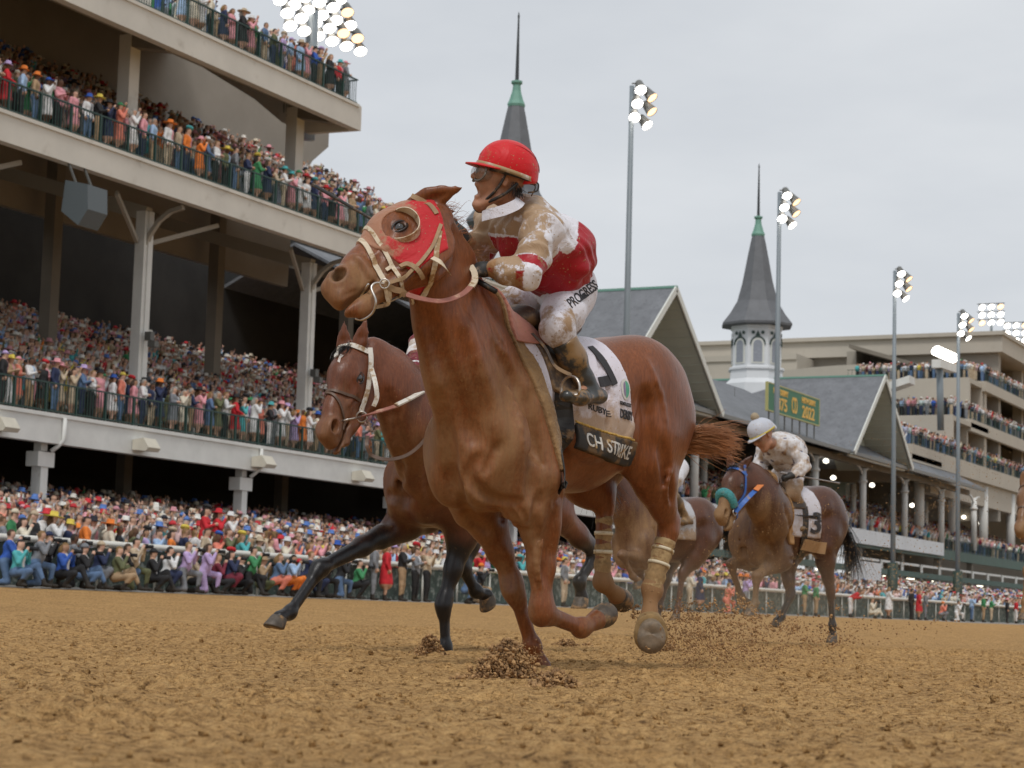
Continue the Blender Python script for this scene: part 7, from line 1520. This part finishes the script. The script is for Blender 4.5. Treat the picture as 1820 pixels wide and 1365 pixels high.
# ------------------------------------------------------------------ damp soil thrown up by the hooves, crumbs in the air
HP_ = []; HR_ = []
def grd(px, py):
    r = ray(px, py); t = 3.
    for _ in range(60):
        q = CP+r*t; dz = q[2]-(0.0006*min(max(q[1], 0), 31)**2); 
        if dz <= 0: break
        t += max(.02, dz/abs(r[2]+1e-6)*.25 if r[2] < 0 else .3)
    return CP+r*t
for (px, py, rx, ry, hh, n, s_) in ((900, 1208, .27, .15, .17, 3000, 1), (985, 1224, .24, .09, .07, 1300, 2), (762, 1168, .18, .10, .13, 1100, 3), (1005, 1152, .22, .12, .08, 900, 4), (1190, 1160, .12, .12, .10, 260, 5), (1045, 1150, .1, .1, .04, 150, 6)):
    P, R = heap(grd(px, py)-(0, 0, .01), (rx, ry), hh, n, s_); HP_ += P; HR_ += R
r = np.random.RandomState(77)
def cloud(px, py, sx, sy, D, sD, n, r0, r1, pw=3):
    K = [(px+r.normal(0, sx*.85), py+r.normal(0, sy*.85), r.uniform(.12, .5)) for _ in range(max(3, n//22))]
    for _ in range(int(n*2.1)):
        k = K[r.randint(len(K))] if r.rand() < .62 else (px, py, 1.3)
        x, y = k[0]+r.normal(0, sx*k[2]*.6), k[1]+r.normal(0, sy*k[2]*.6); d = D+r.normal(0, sD); q = at(x, y, d)
        if q[2] < .01: q[2] = .01+abs(r.normal(0, .01))
        HP_.append(q); HR_.append((r0+(r1-r0)*r.rand()**pw)*.66)
for a in ((1330, 1175, 75, 26, 11.2, .6, 520, .003, .015), (1200, 1140, 40, 22, 10.4, .4, 300, .003, .013), (1420, 1150, 70, 30, 13, .8, 380, .003, .018), (1250, 1115, 62, 32, 10.6, .5, 620, .003, .016), (1190, 1090, 30, 30, 10.4, .3, 220, .003, .011), (1290, 1095, 40, 28, 12.5, .8, 420, .004, .02), (1350, 1110, 60, 25, 14, 1.2, 380, .004, .02), (1470, 1130, 90, 22, 15, 1.5, 420, .004, .018),
          (1240, 1160, 60, 25, 10.8, .5, 520, .003, .012), (1560, 1000, 110, 90, 17, 2., 900, .003, .010), (1700, 880, 60, 60, 18, 2., 520, .003, .010), (1600, 860, 90, 60, 18, 2., 360, .003, .008), (1440, 960, 60, 80, 16, 2., 420, .003, .007), (1300, 1010, 60, 60, 13, 1.5, 380, .003, .008), (1130, 1090, 14, 10, 10.3, .1, 120, .003, .012), (930, 1170, 30, 18, 9.3, .15, 260, .003, .010), (1180, 960, 60, 100, 11, .6, 130, .002, .005)): cloud(*a)
scatter('flying_dirt', np.array(HP_), np.array(HR_), 6, wet, 'damp soil bursting round the hooves and crumbs of dirt hanging in the air')
# ------------------------------------------------------------------ dust hanging low behind the leaders
def dust(name, c, rad, dens, seed, lab):
    m = bpy.data.materials.new('dust'); m.use_nodes = True; t = m.node_tree; n = t.nodes; l = t.links; n.remove(n['Principled BSDF']); o_ = n['Material Output']
    v = n.new('ShaderNodeVolumePrincipled'); v.inputs['Color'].default_value = (.62, .48, .32, 1); tc = n.new('ShaderNodeTexCoord'); z = n.new('ShaderNodeTexNoise'); z.inputs['Scale'].default_value = 2.2; z.inputs['Detail'].default_value = 3
    l.new(tc.outputs['Object'], z.inputs['Vector']); g = n.new('ShaderNodeTexGradient'); g.gradient_type = 'SPHERICAL'; mp = n.new('ShaderNodeMapping'); mp.inputs['Scale'].default_value = tuple(1/x for x in rad); l.new(tc.outputs['Object'], mp.inputs[0]); l.new(mp.outputs[0], g.inputs[0])
    r = n.new('ShaderNodeMapRange'); r.inputs[1].default_value = .38; r.inputs[2].default_value = .7; r.inputs[3].default_value = 0; r.inputs[4].default_value = dens; l.new(z.outputs['Fac'], r.inputs[0])
    x = n.new('ShaderNodeMath'); x.operation = 'MULTIPLY'; l.new(r.outputs[0], x.inputs[0]); l.new(g.outputs['Fac'], x.inputs[1]); l.new(x.outputs[0], v.inputs['Density']); l.new(v.outputs[0], o_.inputs['Volume'])
    mb = MB(); a, b, c_ = rad; mb.box(-a, a, -b, b, -c_, c_); o = link(name, mb.mesh(name), m); o.location = tuple(c); o['kind'] = 'stuff'; o['label'] = lab
dc = at(1290, 1085, 13.5); dust('dust', (dc[0], dc[1], .45), (2.6, 1.3, .36), .28, 1, 'thin tan dust hanging low over the track behind the leader')
